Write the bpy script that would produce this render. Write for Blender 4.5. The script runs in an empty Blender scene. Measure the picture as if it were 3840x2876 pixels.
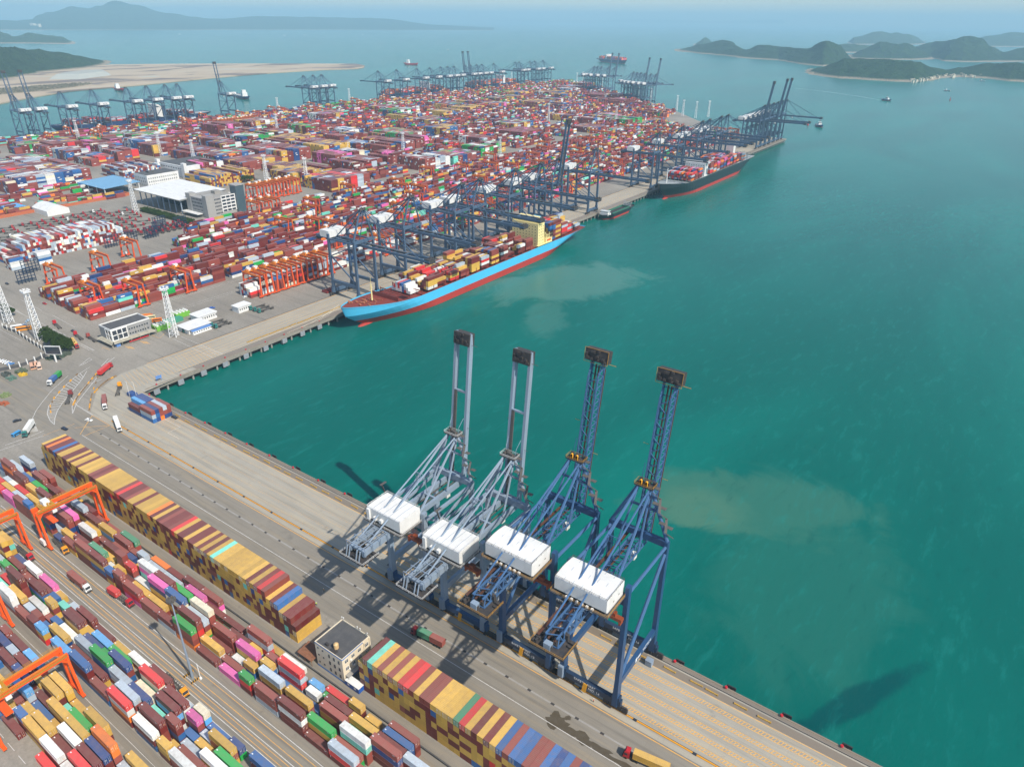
import bpy, bmesh, math, random
from mathutils import Vector, Matrix
R = math.radians
S = bpy.context.scene
C = S.collection

# ------------------------------------------------------------------ camera
PIT, ROLL, YAW = R(27.24), R(0.64), R(-35.11)
FPX, CX, CY = 2648.4, 1920.0, 1438.0            # focal length in pixels of the 3840 px photograph
CAMP = Vector((435.2, -195.9, 220.0))
_c, _s = math.cos(PIT), math.sin(PIT)
_cr, _sr = math.cos(ROLL), math.sin(ROLL)
EX = Vector((math.cos(YAW), math.sin(YAW), 0)); EY = Vector((-math.sin(YAW), math.cos(YAW), 0)); EZ = Vector((0, 0, 1))
def _w(v): return Vector((EX.dot(v), EY.dot(v), EZ.dot(v)))
_rt, _dn, _fw = Vector((1, 0, 0)), Vector((0, -_s, -_c)), Vector((0, _c, -_s))
_right = _w(_rt * _cr - _dn * _sr); _down = _w(_rt * _sr + _dn * _cr); _fwd = _w(_fw)
cd = bpy.data.cameras.new("camera"); cam = bpy.data.objects.new("camera", cd); C.objects.link(cam)
cd.sensor_width = 36; cd.lens = FPX / 3840 * 36; cd.clip_start = 1; cd.clip_end = 200000
m = Matrix((_right, -_down, -_fwd)).transposed().to_4x4(); m.translation = CAMP; cam.matrix_world = m
S.camera = cam
def proj(p):
    """world point -> pixel of the 2212 px wide view of the photograph"""
    d = Vector(p) - CAMP; z = d.dot(_fwd)
    return ((CX + FPX * d.dot(_right) / z) * .57604, (CY + FPX * d.dot(_down) / z) * .57604, z)
def at(px, py, z=0.0):
    """2212-px-wide pixel -> world point on the horizontal plane z"""
    X, Y = px / .57604 - CX, py / .57604 - CY
    d = _right * X + _down * Y + _fwd * FPX
    t = (z - CAMP.z) / d.z
    return CAMP + d * t

# ------------------------------------------------------------------ sky, sun, exposure
SUN_EL, SUN_AZ = R(47), math.atan2(-5.3, 35.2)      # direction towards the sun
w = bpy.data.worlds.new("World"); S.world = w; w.use_nodes = True
nt = w.node_tree; bg = nt.nodes["Background"]; sky = nt.nodes.new("ShaderNodeTexSky")
sky.sky_type = 'NISHITA'; sky.sun_disc = False; sky.sun_elevation = SUN_EL
sky.sun_rotation = math.pi / 2 - SUN_AZ; sky.air_density = 1.0; sky.dust_density = .8; sky.ozone_density = 1.2
nt.links.new(sky.outputs[0], bg.inputs[0]); bg.inputs[1].default_value = 0.14
sl = bpy.data.lights.new("sun", 'SUN'); sl.energy = 4.4; sl.angle = R(0.6); sl.color = (1, .93, .82)
so = bpy.data.objects.new("sun", sl); C.objects.link(so)
sd = Vector((math.cos(SUN_AZ) * math.cos(SUN_EL), math.sin(SUN_AZ) * math.cos(SUN_EL), math.sin(SUN_EL)))
so.rotation_euler = sd.to_track_quat('Z', 'Y').to_euler(); so.location = (0, 0, 400)
vs = S.view_settings; S.display_settings.display_device = 'sRGB'
vs.view_transform = 'Standard'; vs.look = 'None'; vs.gamma = 1; vs.exposure = 0.33; vs.use_curve_mapping = False
try:
    S.cycles.use_denoising = True; S.cycles.max_bounces = 6; S.cycles.diffuse_bounces = 2; S.cycles.glossy_bounces = 2
    S.cycles.transmission_bounces = 2; S.cycles.transparent_max_bounces = 6; S.cycles.volume_bounces = 1
    S.cycles.use_adaptive_sampling = True; S.cycles.adaptive_threshold = 0.02
except Exception: pass

# ------------------------------------------------------------------ helpers
def lin(h):
    h = h.lstrip('#'); o = []
    for i in (0, 2, 4):
        c = int(h[i:i + 2], 16) / 255
        o.append(c / 12.92 if c <= .04045 else ((c + .055) / 1.055) ** 2.4)
    return tuple(o)
class MB:
    """collects faces and links them as ONE mesh object"""
    def __init__(s): s.v = []; s.f = []; s.c = []; s.m = []
    def face(s, pts, col=None, mi=0):
        n = len(s.v); s.v.extend([tuple(p) for p in pts]); s.f.append(tuple(range(n, n + len(pts)))); s.c.append(col); s.m.append(mi)
    def hexa(s, p, col=None, mi=0, skip=()):
        n = len(s.v); s.v.extend([tuple(q) for q in p])
        for k, q in enumerate(((0, 3, 2, 1), (4, 5, 6, 7), (0, 1, 5, 4), (1, 2, 6, 5), (2, 3, 7, 6), (3, 0, 4, 7))):
            if k in skip: continue
            s.f.append(tuple(n + i for i in q)); s.c.append(col); s.m.append(mi)
    def box(s, x0, x1, y0, y1, z0, z1, col=None, mi=0, skip=()):
        s.hexa([(x0, y0, z0), (x1, y0, z0), (x1, y1, z0), (x0, y1, z0), (x0, y0, z1), (x1, y0, z1), (x1, y1, z1), (x0, y1, z1)], col, mi, skip); return s
    def obox(s, c, d, rz=0, col=None, mi=0):
        ca, sa = math.cos(rz), math.sin(rz); P = []
        for z in (0, d[2]):
            for a, b in ((-1, -1), (1, -1), (1, 1), (-1, 1)):
                x, y = a * d[0] / 2, b * d[1] / 2
                P.append((c[0] + x * ca - y * sa, c[1] + x * sa + y * ca, c[2] + z))
        s.hexa(P, col, mi); return s
    def beam(s, p, q, w, h=None, w2=None, h2=None, col=None, mi=0):
        p, q = Vector(p), Vector(q); h = h or w; d = (q - p).normalized()
        u = Vector((0, 0, 1)) if abs(d.z) < .97 else Vector((0, 1, 0))
        a = d.cross(u).normalized(); b = a.cross(d).normalized(); w2 = w2 or w; h2 = h2 or h; P = []
        for o, ww, hh in ((p, w, h), (q, w2, h2)):
            for i, j in ((-1, -1), (1, -1), (1, 1), (-1, 1)): P.append(o + a * (i * ww / 2) + b * (j * hh / 2))
        s.hexa(P, col, mi); return s
    def tube(s, p, q, r, n=6, r2=None, col=None, mi=0, cap=True):
        p, q = Vector(p), Vector(q); d = (q - p).normalized(); r2 = r if r2 is None else r2
        u = Vector((0, 0, 1)) if abs(d.z) < .97 else Vector((1, 0, 0))
        a = d.cross(u).normalized(); b = a.cross(d).normalized(); k = len(s.v)
        for o, rr in ((p, r), (q, r2)):
            for i in range(n):
                t = 2 * math.pi * i / n; s.v.append(tuple(o + a * (rr * math.cos(t)) + b * (rr * math.sin(t))))
        for i in range(n):
            j = (i + 1) % n; s.f.append((k + i, k + j, k + n + j, k + n + i)); s.c.append(col); s.m.append(mi)
        if cap:
            s.f.append(tuple(k + n + i for i in range(n))); s.c.append(col); s.m.append(mi)
            s.f.append(tuple(k + n - 1 - i for i in range(n))); s.c.append(col); s.m.append(mi)
        return s
    def prism(s, poly, z0, z1, col=None, mi=0):
        n = len(poly); k = len(s.v)
        s.v.extend([(x, y, z0) for x, y in poly] + [(x, y, z1) for x, y in poly])
        for i in range(n):
            j = (i + 1) % n; s.f.append((k + i, k + j, k + n + j, k + n + i)); s.c.append(col); s.m.append(mi)
        s.f.append(tuple(k + n + i for i in range(n))); s.c.append(col); s.m.append(mi)
        s.f.append(tuple(k + n - 1 - i for i in range(n))); s.c.append(col); s.m.append(mi); return s
    def strip(s, pts, wd, z, col=None, mi=0):
        """flat ribbon along ground points"""
        pts = [Vector((p[0], p[1], 0)) for p in pts]; L = []
        for i, p in enumerate(pts):
            d = (pts[min(i + 1, len(pts) - 1)] - pts[max(i - 1, 0)]).normalized(); nrm = Vector((-d.y, d.x, 0)) * (wd / 2)
            L.append((p + nrm, p - nrm))
        for (a, b), (c2, d2) in zip(L, L[1:]):
            s.face([(b.x, b.y, z), (d2.x, d2.y, z), (c2.x, c2.y, z), (a.x, a.y, z)], col, mi)
        return s
    def build(s, name, mat, parent=None, smooth=False):
        me = bpy.data.meshes.new(name); me.from_pydata(s.v, [], s.f)
        mats = mat if isinstance(mat, (list, tuple)) else [mat]
        for q in mats: me.materials.append(q)
        if len(mats) > 1: me.polygons.foreach_set('material_index', s.m)
        if any(c is not None for c in s.c):
            at_ = me.attributes.new('Col', 'FLOAT_COLOR', 'FACE'); fl = []
            for c in s.c: fl += list(c) + [1.0] if c else [.5, .5, .5, 1.0]
            at_.data.foreach_set('color', fl)
        if smooth: me.polygons.foreach_set('use_smooth', [True] * len(me.polygons))
        me.update()
        o = bpy.data.objects.new(name, me); C.objects.link(o)
        if parent is not None: o.parent = parent
        return o
def tag(o, label, cat, group=None, kind=None):
    o['label'] = label; o['category'] = cat
    if group: o['group'] = group
    if kind: o['kind'] = kind
    return o
def struct(o, label=None):
    o['kind'] = 'structure'
    if label: o['label'] = label
    return o
def empty(name, label, cat, loc=(0, 0, 0), rz=0, group=None):
    o = bpy.data.objects.new(name, None); C.objects.link(o); o.location = loc; o.rotation_euler = (0, 0, rz)
    return tag(o, label, cat, group)
def dup(root, loc, rz, label, group=None, sc=None):
    r = root.copy(); C.objects.link(r); r.location = loc; r.rotation_euler = (0, 0, rz); r['label'] = label
    if group: r['group'] = group
    if sc: r.scale = sc
    for ch in root.children:
        c = ch.copy(); C.objects.link(c); c.parent = r
        for g in ch.children:
            d = g.copy(); C.objects.link(d); d.parent = c
    return r
ORD = ['', 'first', 'second', 'third', 'fourth', 'fifth', 'sixth', 'seventh', 'eighth', 'ninth', 'tenth', 'eleventh', 'twelfth', 'thirteenth', 'fourteenth', 'fifteenth', 'sixteenth', 'seventeenth', 'eighteenth', 'nineteenth']
TENS = {2: 'twent', 3: 'thirt', 4: 'fort', 5: 'fift', 6: 'sixt', 7: 'sevent', 8: 'eight', 9: 'ninet'}
def ordn(n):
    if n < 20: return ORD[n]
    t, u = divmod(n, 10); return TENS[t] + 'ieth' if u == 0 else TENS[t] + 'y-' + ORD[u]

# ------------------------------------------------------------------ materials
def mat(name, col, rough=.55, dirt=.25, dcol=(.12, .10, .08), scale=.35, metal=0.0, spec=.4, bump=0.0, attr=False, streak=False):
    m = bpy.data.materials.new(name); m.use_nodes = True; t = m.node_tree; b = t.nodes['Principled BSDF']
    b.inputs['Roughness'].default_value = rough; b.inputs['Metallic'].default_value = metal
    b.inputs['Specular IOR Level'].default_value = spec
    N = t.nodes.new; L = t.links.new
    g = N('ShaderNodeNewGeometry'); nz = N('ShaderNodeTexNoise'); nz.inputs['Scale'].default_value = scale
    nz.inputs['Detail'].default_value = 6; nz.inputs['Roughness'].default_value = .65
    mp = N('ShaderNodeMapping'); mp.inputs['Scale'].default_value = (1, 1, .25 if streak else 1)
    L(g.outputs['Position'], mp.inputs[0]); L(mp.outputs[0], nz.inputs['Vector'])
    rp = N('ShaderNodeValToRGB'); rp.color_ramp.elements[0].position = .42; rp.color_ramp.elements[1].position = .75
    L(nz.outputs[0], rp.inputs[0])
    mu = N('ShaderNodeMath'); mu.operation = 'MULTIPLY'; mu.inputs[1].default_value = dirt; L(rp.outputs[0], mu.inputs[0])
    mx = N('ShaderNodeMix'); mx.data_type = 'RGBA'; mx.inputs['B'].default_value = (*dcol, 1); L(mu.outputs[0], mx.inputs['Factor'])
    if attr:
        a = N('ShaderNodeAttribute'); a.attribute_name = 'Col'; L(a.outputs['Color'], mx.inputs['A'])
    else: mx.inputs['A'].default_value = (*col, 1)
    L(mx.outputs['Result'], b.inputs['Base Color'])
    if bump:
        n2 = N('ShaderNodeTexNoise'); n2.inputs['Scale'].default_value = scale * 6; n2.inputs['Detail'].default_value = 4; L(g.outputs['Position'], n2.inputs['Vector'])
        bp = N('ShaderNodeBump'); bp.inputs['Strength'].default_value = .6; bp.inputs['Distance'].default_value = bump; L(n2.outputs[0], bp.inputs['Height']); L(bp.outputs[0], b.inputs['Normal'])
    return m
M = {}
M['white'] = mat('white_paint', (.70, .70, .675), .5, .34, (.36, .32, .27), .16, streak=True)
M['tubeblue'] = mat('light_blue_steel', lin('41638a'), .42, .3, (.06, .06, .07), .15, streak=True)
M['rustd'] = mat('dark_rust', lin('54301f'), .7, .5)
M['barp'] = mat('worn_yellow_bar', lin('b98f2e'), .7, .85, (.2, .16, .1), 1.2)
M['navy'] = mat('navy_steel', lin('294a6f'), .42, .3, (.03, .04, .06), .15, streak=True)
M['navyd'] = mat('dark_navy_steel', lin('22364f'), .45, .3, (.05, .045, .04), .2)
M['greyb'] = mat('grey_blue_steel', lin('8494a4'), .45, .45, (.17, .15, .14), .18, streak=True)
M['farb'] = mat('blue_grey_steel', lin('4a5f76'), .5, .3, (.07, .08, .09), .1)
M['dark'] = mat('dark_machinery', (.035, .035, .038), .7, .5, (.12, .08, .05), .8)
M['grating'] = mat('steel_grating', (.085, .08, .075), .7, .5, (.17, .13, .10), .8)
M['yellow'] = mat('yellow_paint', lin('e0a020'), .5, .3)
M['rust'] = mat('rusty_orange_steel', lin('8a4020'), .6, .4)
M['orange'] = mat('orange_crane_paint', lin('ee5a1c'), .45, .25, (.2, .08, .04), .3)
M['orangey'] = mat('amber_crane_paint', lin('cf7d24'), .5, .4, (.2, .1, .05), .4)
M['rail'] = mat('ochre_railing', lin('b58428'), .6, .4)
M['glass'] = mat('dark_glass', (.03, .04, .055), .12, .1, spec=.7)
M['tyre'] = mat('black_rubber', (.02, .02, .02), .8, .3)
M['red'] = mat('red_paint', lin('b5202a'), .4, .15)
M['text'] = mat('white_lettering', (.7, .72, .74), .6, .05)
M['concrete'] = mat('concrete', (.29, .275, .25), .85, .4, (.16, .145, .125), .08, bump=.02)
M['roofgrey'] = mat('grey_roof_felt', (.075, .075, .078), .85, .4, (.16, .15, .14), .25)
M['cream'] = mat('cream_render', lin('d8cbb2'), .8, .25, (.35, .30, .24), .2, streak=True)
M['blueband'] = mat('blue_band', lin('5d86c0'), .7, .2)
M['cont'] = mat('container_paint', (1, 1, 1), .5, .22, (.17, .12, .09), .22, attr=True, streak=True, spec=.35)
M['attr'] = mat('mixed_paint', (1, 1, 1), .5, .12, (.2, .18, .15), .3, attr=True)
M['mast'] = mat('white_lattice', (.78, .78, .76), .5, .1)
# ------------------------------------------------------------------ ground, roads, water
WZ = -6.5; HAZE = 8.5e-5
def ground_mat():
    m = bpy.data.materials.new('terminal_paving'); m.use_nodes = True; t = m.node_tree; b = t.nodes['Principled BSDF']
    N = t.nodes.new; L = t.links.new; g = N('ShaderNodeNewGeometry'); b.inputs['Roughness'].default_value = .88
    def noise(sc, det, stretch=None, rough=.6):
        n = N('ShaderNodeTexNoise'); n.inputs['Scale'].default_value = sc; n.inputs['Detail'].default_value = det; n.inputs['Roughness'].default_value = rough
        if stretch:
            mp = N('ShaderNodeMapping'); mp.inputs['Scale'].default_value = stretch; L(g.outputs['Position'], mp.inputs[0]); L(mp.outputs[0], n.inputs['Vector'])
        else: L(g.outputs['Position'], n.inputs['Vector'])
        return n
    def ramp(src, p0, p1, c0, c1):
        r = N('ShaderNodeValToRGB'); r.color_ramp.elements[0].position = p0; r.color_ramp.elements[1].position = p1
        r.color_ramp.elements[0].color = (*c0, 1); r.color_ramp.elements[1].color = (*c1, 1); L(src, r.inputs[0]); return r
    big = ramp(noise(.012, 6).outputs[0], .35, .68, (.225, .203, .170), (.315, .288, .245))
    fine = ramp(noise(.6, 8, rough=.75).outputs[0], .3, .75, (.72, .71, .69), (1.12, 1.12, 1.12))
    sk = ramp(noise(.25, 5, (.06, 1, 1)).outputs[0], .52, .75, (1, 1, 1), (.66, .66, .67))
    m1 = N('ShaderNodeMix'); m1.data_type = 'RGBA'; m1.blend_type = 'MULTIPLY'; m1.inputs['Factor'].default_value = 1
    L(big.outputs[0], m1.inputs['A']); L(fine.outputs[0], m1.inputs['B'])
    m2 = N('ShaderNodeMix'); m2.data_type = 'RGBA'; m2.blend_type = 'MULTIPLY'; m2.inputs['Factor'].default_value = .8
    L(m1.outputs['Result'], m2.inputs['A']); L(sk.outputs[0], m2.inputs['B'])
    spots = ramp(noise(.09, 7, rough=.7).outputs[0], .66, .74, (0, 0, 0), (1, 1, 1))
    m3 = N('ShaderNodeMix'); m3.data_type = 'RGBA'; m3.inputs['B'].default_value = (.09, .085, .08, 1)
    mm = N('ShaderNodeMath'); mm.operation = 'MULTIPLY'; mm.inputs[1].default_value = .45; L(spots.outputs[0], mm.inputs[0])
    L(mm.outputs[0], m3.inputs['Factor']); L(m2.outputs['Result'], m3.inputs['A']); L(m3.outputs['Result'], b.inputs['Base Color'])
    return m
PAVE = ground_mat()
gp = [(-1235, -700), (1400, -700), (1400, 0), (0, 0), (0, 1431), (-46, 1431), (-46, 1400), (-235, 1560), (-300, 1640), (-400, 1765), (-560, 1935), (-770, 2110), (-1100, 2370), (-1235, 2470)]
b = MB(); b.prism(gp, -2.6, 0)
struct(b.build('ground', PAVE))
# seawall under the deck, set back so the quay deck reads as a slab on piles
def inset_wall():
    b = MB(); W = 4.2
    b.prism([(-1231, -700), (1400, -700), (1400, -W), (-W, -W), (-W, 1427), (-44, 1427), (-44, 1398), (-233, 1556), (-398, 1760), (-558, 1930), (-768, 2105), (-1098, 2364), (-1231, 2464)], -9, -2.61)
    return b
struct(inset_wall().build('seawall', mat('wet_concrete', (.06, .06, .055), .8, .5, (.02, .02, .02), .2)))
def streaky(name, c0, c1, along):
    m = mat(name, c0, .88, .45, c1, .05, bump=.01); t = m.node_tree; N = t.nodes.new; L = t.links.new; bs = t.nodes['Principled BSDF']
    src = bs.inputs['Base Color'].links[0].from_socket; g = N('ShaderNodeNewGeometry')
    def layer(src, sc, stretch, p0, p1, tint, amt):
        mp = N('ShaderNodeMapping'); mp.inputs['Scale'].default_value = (stretch, 1, 1) if along[0] else (1, stretch, 1); L(g.outputs['Position'], mp.inputs[0])
        n = N('ShaderNodeTexNoise'); n.inputs['Scale'].default_value = sc; n.inputs['Detail'].default_value = 5; n.inputs['Roughness'].default_value = .7; L(mp.outputs[0], n.inputs['Vector'])
        r = N('ShaderNodeMapRange'); r.inputs[1].default_value = p0; r.inputs[2].default_value = p1; r.inputs[4].default_value = amt; L(n.outputs[0], r.inputs[0])
        x = N('ShaderNodeMix'); x.data_type = 'RGBA'; x.inputs['B'].default_value = (*tint, 1); L(r.outputs[0], x.inputs['Factor']); L(src, x.inputs['A']); return x.outputs['Result']
    src = layer(src, .45, .03, .48, .68, tuple(a * .62 for a in c0), .75)         # tyre tracks
    src = layer(src, .30, .04, .50, .66, (c0[0] * 1.22, c0[1] * 1.12, c0[2] * .95), .7)   # worn ochre lanes
    src = layer(src, .11, 1, .60, .70, tuple(a * .6 for a in c0), .55)             # oil and patch stains
    src = layer(src, .9, 1, .60, .75, tuple(a * .7 for a in c0), .35)
    bk = N('ShaderNodeTexBrick'); bk.inputs['Scale'].default_value = 1; bk.inputs['Brick Width'].default_value = 9; bk.inputs['Row Height'].default_value = 5.2; bk.inputs['Mortar Size'].default_value = .05; bk.inputs['Color1'].default_value = (0, 0, 0, 1); bk.inputs['Color2'].default_value = (.22, .22, .22, 1); bk.inputs['Mortar'].default_value = (1, 1, 1, 1)
    L(g.outputs['Position'], bk.inputs['Vector']); x = N('ShaderNodeMix'); x.data_type = 'RGBA'; x.inputs['B'].default_value = (*[a * .72 for a in c0], 1)
    mu = N('ShaderNodeMath'); mu.operation = 'MULTIPLY'; mu.inputs[1].default_value = .5; L(bk.outputs['Color'], mu.inputs[0]); L(mu.outputs[0], x.inputs['Factor']); L(src, x.inputs['A'])
    L(x.outputs['Result'], bs.inputs['Base Color']); return m
APR = streaky('apron_concrete', (.345, .318, .262), (.25, .23, .192), (1, 0))
APRY = streaky('far_apron_concrete', (.345, .318, .262), (.25, .23, .192), (0, 1))
b = MB()
b.face([(2, -35.3, .004), (520, -35.3, .004), (520, -.35, .004), (2, -.35, .004)])
b2 = MB(); b2.face([(-36.5, 40, .004), (-.35, 40, .004), (-.35, 1430, .004), (-36.5, 1430, .004)])
struct(b2.build('quay_apron', APRY))
b.face([(-24, -18, .0035), (2, -35.3, .0035), (2, -.35, .0035), (-.35, 40, .0035), (-36.5, 40, .0035), (-36.5, 5, .0035)])
struct(b.build('quay_apron', APR))
ROADM = streaky('asphalt_road', (.235, .212, .175), (.165, .15, .125), (1, 0))
b = MB()
b.face([(-420, -63, .004), (540, -63, .004), (540, -36.2, .004), (-40, -36.2, .004), (-130, -45, .004), (-420, -46, .004)])
b.face([(60, -120.9, .004), (420, -120.9, .004), (420, -105.9, .004), (60, -105.9, .004)])
b.face([(60, -143.5, .004), (420, -143.5, .004), (420, -138.2, .004), (60, -138.2, .004)])
b.face([(30, -92.3, .004), (420, -92.3, .004), (420, -80.3, .004), (30, -80.3, .004)][::1])
struct(b.build('road', ROADM))
def lineset(name, colour, items, rough=.7):
    b = MB()
    for pts, wd, z in items: b.strip(pts, wd, z)
    m = mat(name + '_paint', colour, rough, .55, (.22, .2, .175), .6)
    return struct(b.build(name, m))
YL, WL = [], []
Zm = .009
def dashes(x0, x1, y, wd, ln, gap, out, z=Zm):
    x = x0
    while x < x1: out.append(([(x, y), (min(x + ln, x1), y)], wd, z)); x += ln + gap
def dashy(y0, y1, x, wd, ln, gap, out, z=Zm):
    y = y0
    while y < y1: out.append(([(x, y), (x, min(y + ln, y1))], wd, z)); y += ln + gap
# near apron: lane hatching, crane rails
for yc, wd, x0 in ((-11.2, 1.7, 372), (-16.2, 1.5, 300), (-20.6, 1.5, 300), (-25.0, 1.4, 310), (-29.4, 1.5, 320)):
    for e in (-1, 1): dashes(x0 - 60, 520, yc + e * wd / 2, .22, 40, .8, YL)
    x = x0 - 60
    while x < 520: YL.append(([(x, yc - wd / 2), (x + .9, yc + wd / 2)], .24, Zm)); x += 1.15
for yc in (-11, -15.5, -20, -24.5, -29):                                   # older worn rows further along
    x = 18
    while x < 240:
        YL.append(([(x, yc - .8), (x + .5, yc + .8)], .10, Zm)); x += 1.6
YL.append(([(30, -7.2), (520, -7.2)], .26, Zm)); YL.append(([(28, -36.0), (520, -36.0)], .3, Zm))
for k in range(22): YL.append(([(18 + k * 2.1, -19 + (k % 3)), (14 + k * 2.1, -6)], .13, Zm))
BAND = [([(30, -44), (520, -44)], .75, .0085)]; WL.append(([(24, -51.2), (520, -51.2)], .22, Zm))
WL += [([(20, -12), (62, -12)], .16, Zm), ([(62, -12), (62, -20)], .16, Zm), ([(62, -20), (74, -20)], .16, Zm)]
# truck lanes of the near yard
for y in (-108.9, -114.5, -117.9, -119.9): WL.append(([(60, y), (420, y)], .22, Zm))
for y in (-110.2, -112.8, -115.4, -116.9): YL.append(([(60, y), (420, y)], .18, Zm))
WL.append(([(100, -141.2), (420, -141.2)], .14, Zm)); dashes(150, 420, -165.5, .16, 5, 3, WL)
# far quay
for x, wd in ((-37.0, .5), (-8.6, .2)): YL.append(([(x, 24), (x, 1425)], wd, Zm))
for xc in (-13, -17.5, -22, -26.5, -31):
    for e in (-.55, .55): YL.append(([(xc + e, 45), (xc + e, 1420)], .12, Zm))
for k in range(26): YL.append(([(-34 + (k % 2), 4 + k * 2.6), (-8, -2 + k * 2.6)], .14, Zm))
for k in range(9): WL.append(([(-36 + k * 3.2, 62), (-34.5 + k * 3.2, 66)], .3, Zm))
WL += [([(-62, 60), (-9, 58)], .2, Zm), ([(-62, 66), (-9, 66)], .2, Zm)]
for x in (-118, -114, -140, -143): WL.append(([(x, 40), (x, 1350)], .2, Zm))
# corner: curved islands traced on the ground
def curve(*px): return [at(a, b) for a, b in px]
def trace_a(*px): return curve(*[((a / 4.6083) * .57604, (1350 + b / 4.6083) * .57604) for a, b in px])
isl = [trace_a((1550, 120), (1350, 250), (1150, 420), (960, 640), (840, 800), (815, 930), (860, 1040), (940, 1115)), trace_a((1500, 190), (1420, 330), (1250, 540), (1080, 740), (990, 880), (950, 1000), (940, 1115))]
WL += [(isl[0], .3, Zm), (isl[1], .3, Zm)]
for k in range(30):
    t = .12 + k * .029
    def lerp(L, t):
        f = t * (len(L) - 1); i = min(int(f), len(L) - 2); return L[i].lerp(L[i + 1], f - i)
    WL.append(([lerp(isl[0], t), lerp(isl[1], min(1, t + .01))], .28, Zm))
is2 = [trace_a((1690, 210), (1560, 340), (1400, 530), (1280, 690), (1245, 800), (1253, 920)), trace_a((1720, 250), (1600, 400), (1440, 600), (1330, 740), (1290, 830), (1256, 920))]
WL += [(is2[0], .3, Zm), (is2[1], .3, Zm)]
WL += [(trace_a((1540, 410), (1755, 335)), .3, Zm), (trace_a((1185, 610), (1330, 780), (1600, 950)), .3, Zm), (trace_a((560, 1010), (620, 880), (720, 740), (900, 520), (1180, 270)), .25, Zm)]
for k in range(12): WL.append((trace_a((520 + k * 9, 1240 - k * 14), (660 - k * 4, 1225 - k * 8)), .28, Zm))
WL.append((trace_a((90, 1470), (500, 1330), (760, 1220)), .3, Zm)); WL.append((trace_a((0, 1560), (740, 1310)), .25, Zm))
YL += [(trace_a((1600, 965), (1900, 1130), (1460, 1310)), .3, Zm), (trace_a((1590, 960), (1380, 1290)), .3, Zm), (trace_a((1900, 1130), (1290, 1170)), .25, Zm), (trace_a((740, 1310), (1290, 1100)), .2, Zm)]
def trace_b(*px): return curve(*[((a / 3.16) * .57604, (1000 + b / 3.16) * .57604) for a, b in px])
for k in range(26): WL.append((trace_b((690 + k * 16, 780 + k * 8.4), (720 + k * 15.6, 778 + k * 8.6)), .3, Zm))
WL += [(trace_b((620, 740), (1120, 990)), .25, Zm), (trace_b((690, 790), (1060, 990)), .25, Zm), (trace_b((250, 395), (500, 520)), .2, Zm), (trace_b((620, 575), (890, 720)), .22, Zm), (trace_b((940, 1175), (1060, 1080), (1090, 1100), (960, 1170)), .3, Zm), (trace_b((1200, 1180), (1280, 1095), (1360, 1075), (1230, 1170)), .35, Zm)]
for k in range(22): WL.append((trace_b((90 + k * 9.5, 435 + k * 6.6), (60 + k * 11, 470 + k * 5.2)), .28, Zm))
for q in ((1480, 940), (1660, 880), (2150, 700)):
    for k in range(4): YL.append((trace_b((q[0] + k * 22, q[1] + k * 2), (q[0] + 50 + k * 22, q[1] + 30 + k * 2)), .35, Zm))
YL += [(trace_b((1210, 975), (1220, 955), (1300, 985)), .3, Zm), (trace_b((1800, 810), (1890, 850), (1960, 780)), .3, Zm)]
for y in (20, 33, 45): WL.append(([(-340, y - 30), (-150, y - 30)], .18, Zm))
lineset('yellow_road_marking', lin('e2a640'), YL)
lineset('white_road_marking', (.62, .61, .58), WL)
lineset('worn_lane_band', (.30, .285, .26), BAND)
b = MB()
for k in range(48): b.box(31 + k * 10.2, 32.5 + k * 10.2, -44.45, -43.55, 0, .014)
struct(b.build('drain_cover', M['dark']))
# kerbs and crane rails
b = MB()
b.box(22, 520, -32.75, -32.25, 0, .28, lin('d8941c'))
b.box(26, 520, -2.75, -2.35, 0, .06, (.03, .028, .027)); b.box(26, 520, -32.15, -31.9, 0, .07, (.05, .045, .04))
b.box(-38.7, -38.3, 30, 1425, 0, .06, (.05, .045, .04)); b.box(-7.2, -6.8, 30, 1425, 0, .06, (.05, .045, .04))
for k in range(20): b.box(40 + k * 22.3, 41.4 + k * 22.3, -32.95, -32.05, 0, .31, (.025, .028, .035))
b.box(2, 520, -.9, -.34, 0, .22, (.22, .17, .12)); b.box(-.9, -.34, 2, 1428, 0, .22, (.22, .18, .13))
struct(b.build('kerb', M['attr']))
b = MB()
b.box(24, 520, -6.9, -3.4, 0, .008, (.2, .165, .125)); b.box(24, 520, -2.2, -1.0, 0, .008, (.19, .16, .125))
b.box(-6.4, -1, 40, 1428, 0, .008, (.22, .18, .14))
struct(b.build('quay_edge_strip', M['attr']))
b = MB(); rr = random.Random(3); zk = .0062
def blot(x, y, rx, ry, ang, n=26):
    global zk
    zk += 1e-4; ph = [rr.uniform(0, 6.3) for _ in range(4)]; P = []
    for k in range(n):
        t = 2 * math.pi * k / n; r = 1 + .22 * math.sin(3 * t + ph[0]) + .16 * math.sin(5 * t + ph[1]) + .12 * math.sin(9 * t + ph[2]) + rr.uniform(-.1, .1)
        u, v = rx * r * math.cos(t), ry * r * math.sin(t); P.append((x + u * math.cos(ang) - v * math.sin(ang), y + u * math.sin(ang) + v * math.cos(ang), zk))
    b.face(P)
p0, p1 = at(1205, 1560), at(1420, 1700); dd_ = p1 - p0; an = math.atan2(dd_.y, dd_.x)
blot(p0.x, p0.y, 4.6, 3.0, an); blot(p0.x - 2.6, p0.y + 2.2, 1.6, 1.1, 1); blot(p0.x + 1.5, p0.y + 3.2, 2.2, .8, .8)
for f, rx, ry in ((.22, 6, 1.9), (.42, 7, 1.4), (.65, 8, 1.0), (.9, 9, .8)): q = p0.lerp(p1, f); blot(q.x, q.y, rx, ry, an)
struct(b.build('mud_stain', mat('wet_mud', (.075, .058, .035), .7, .5, (.115, .1, .075), .5)))
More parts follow.
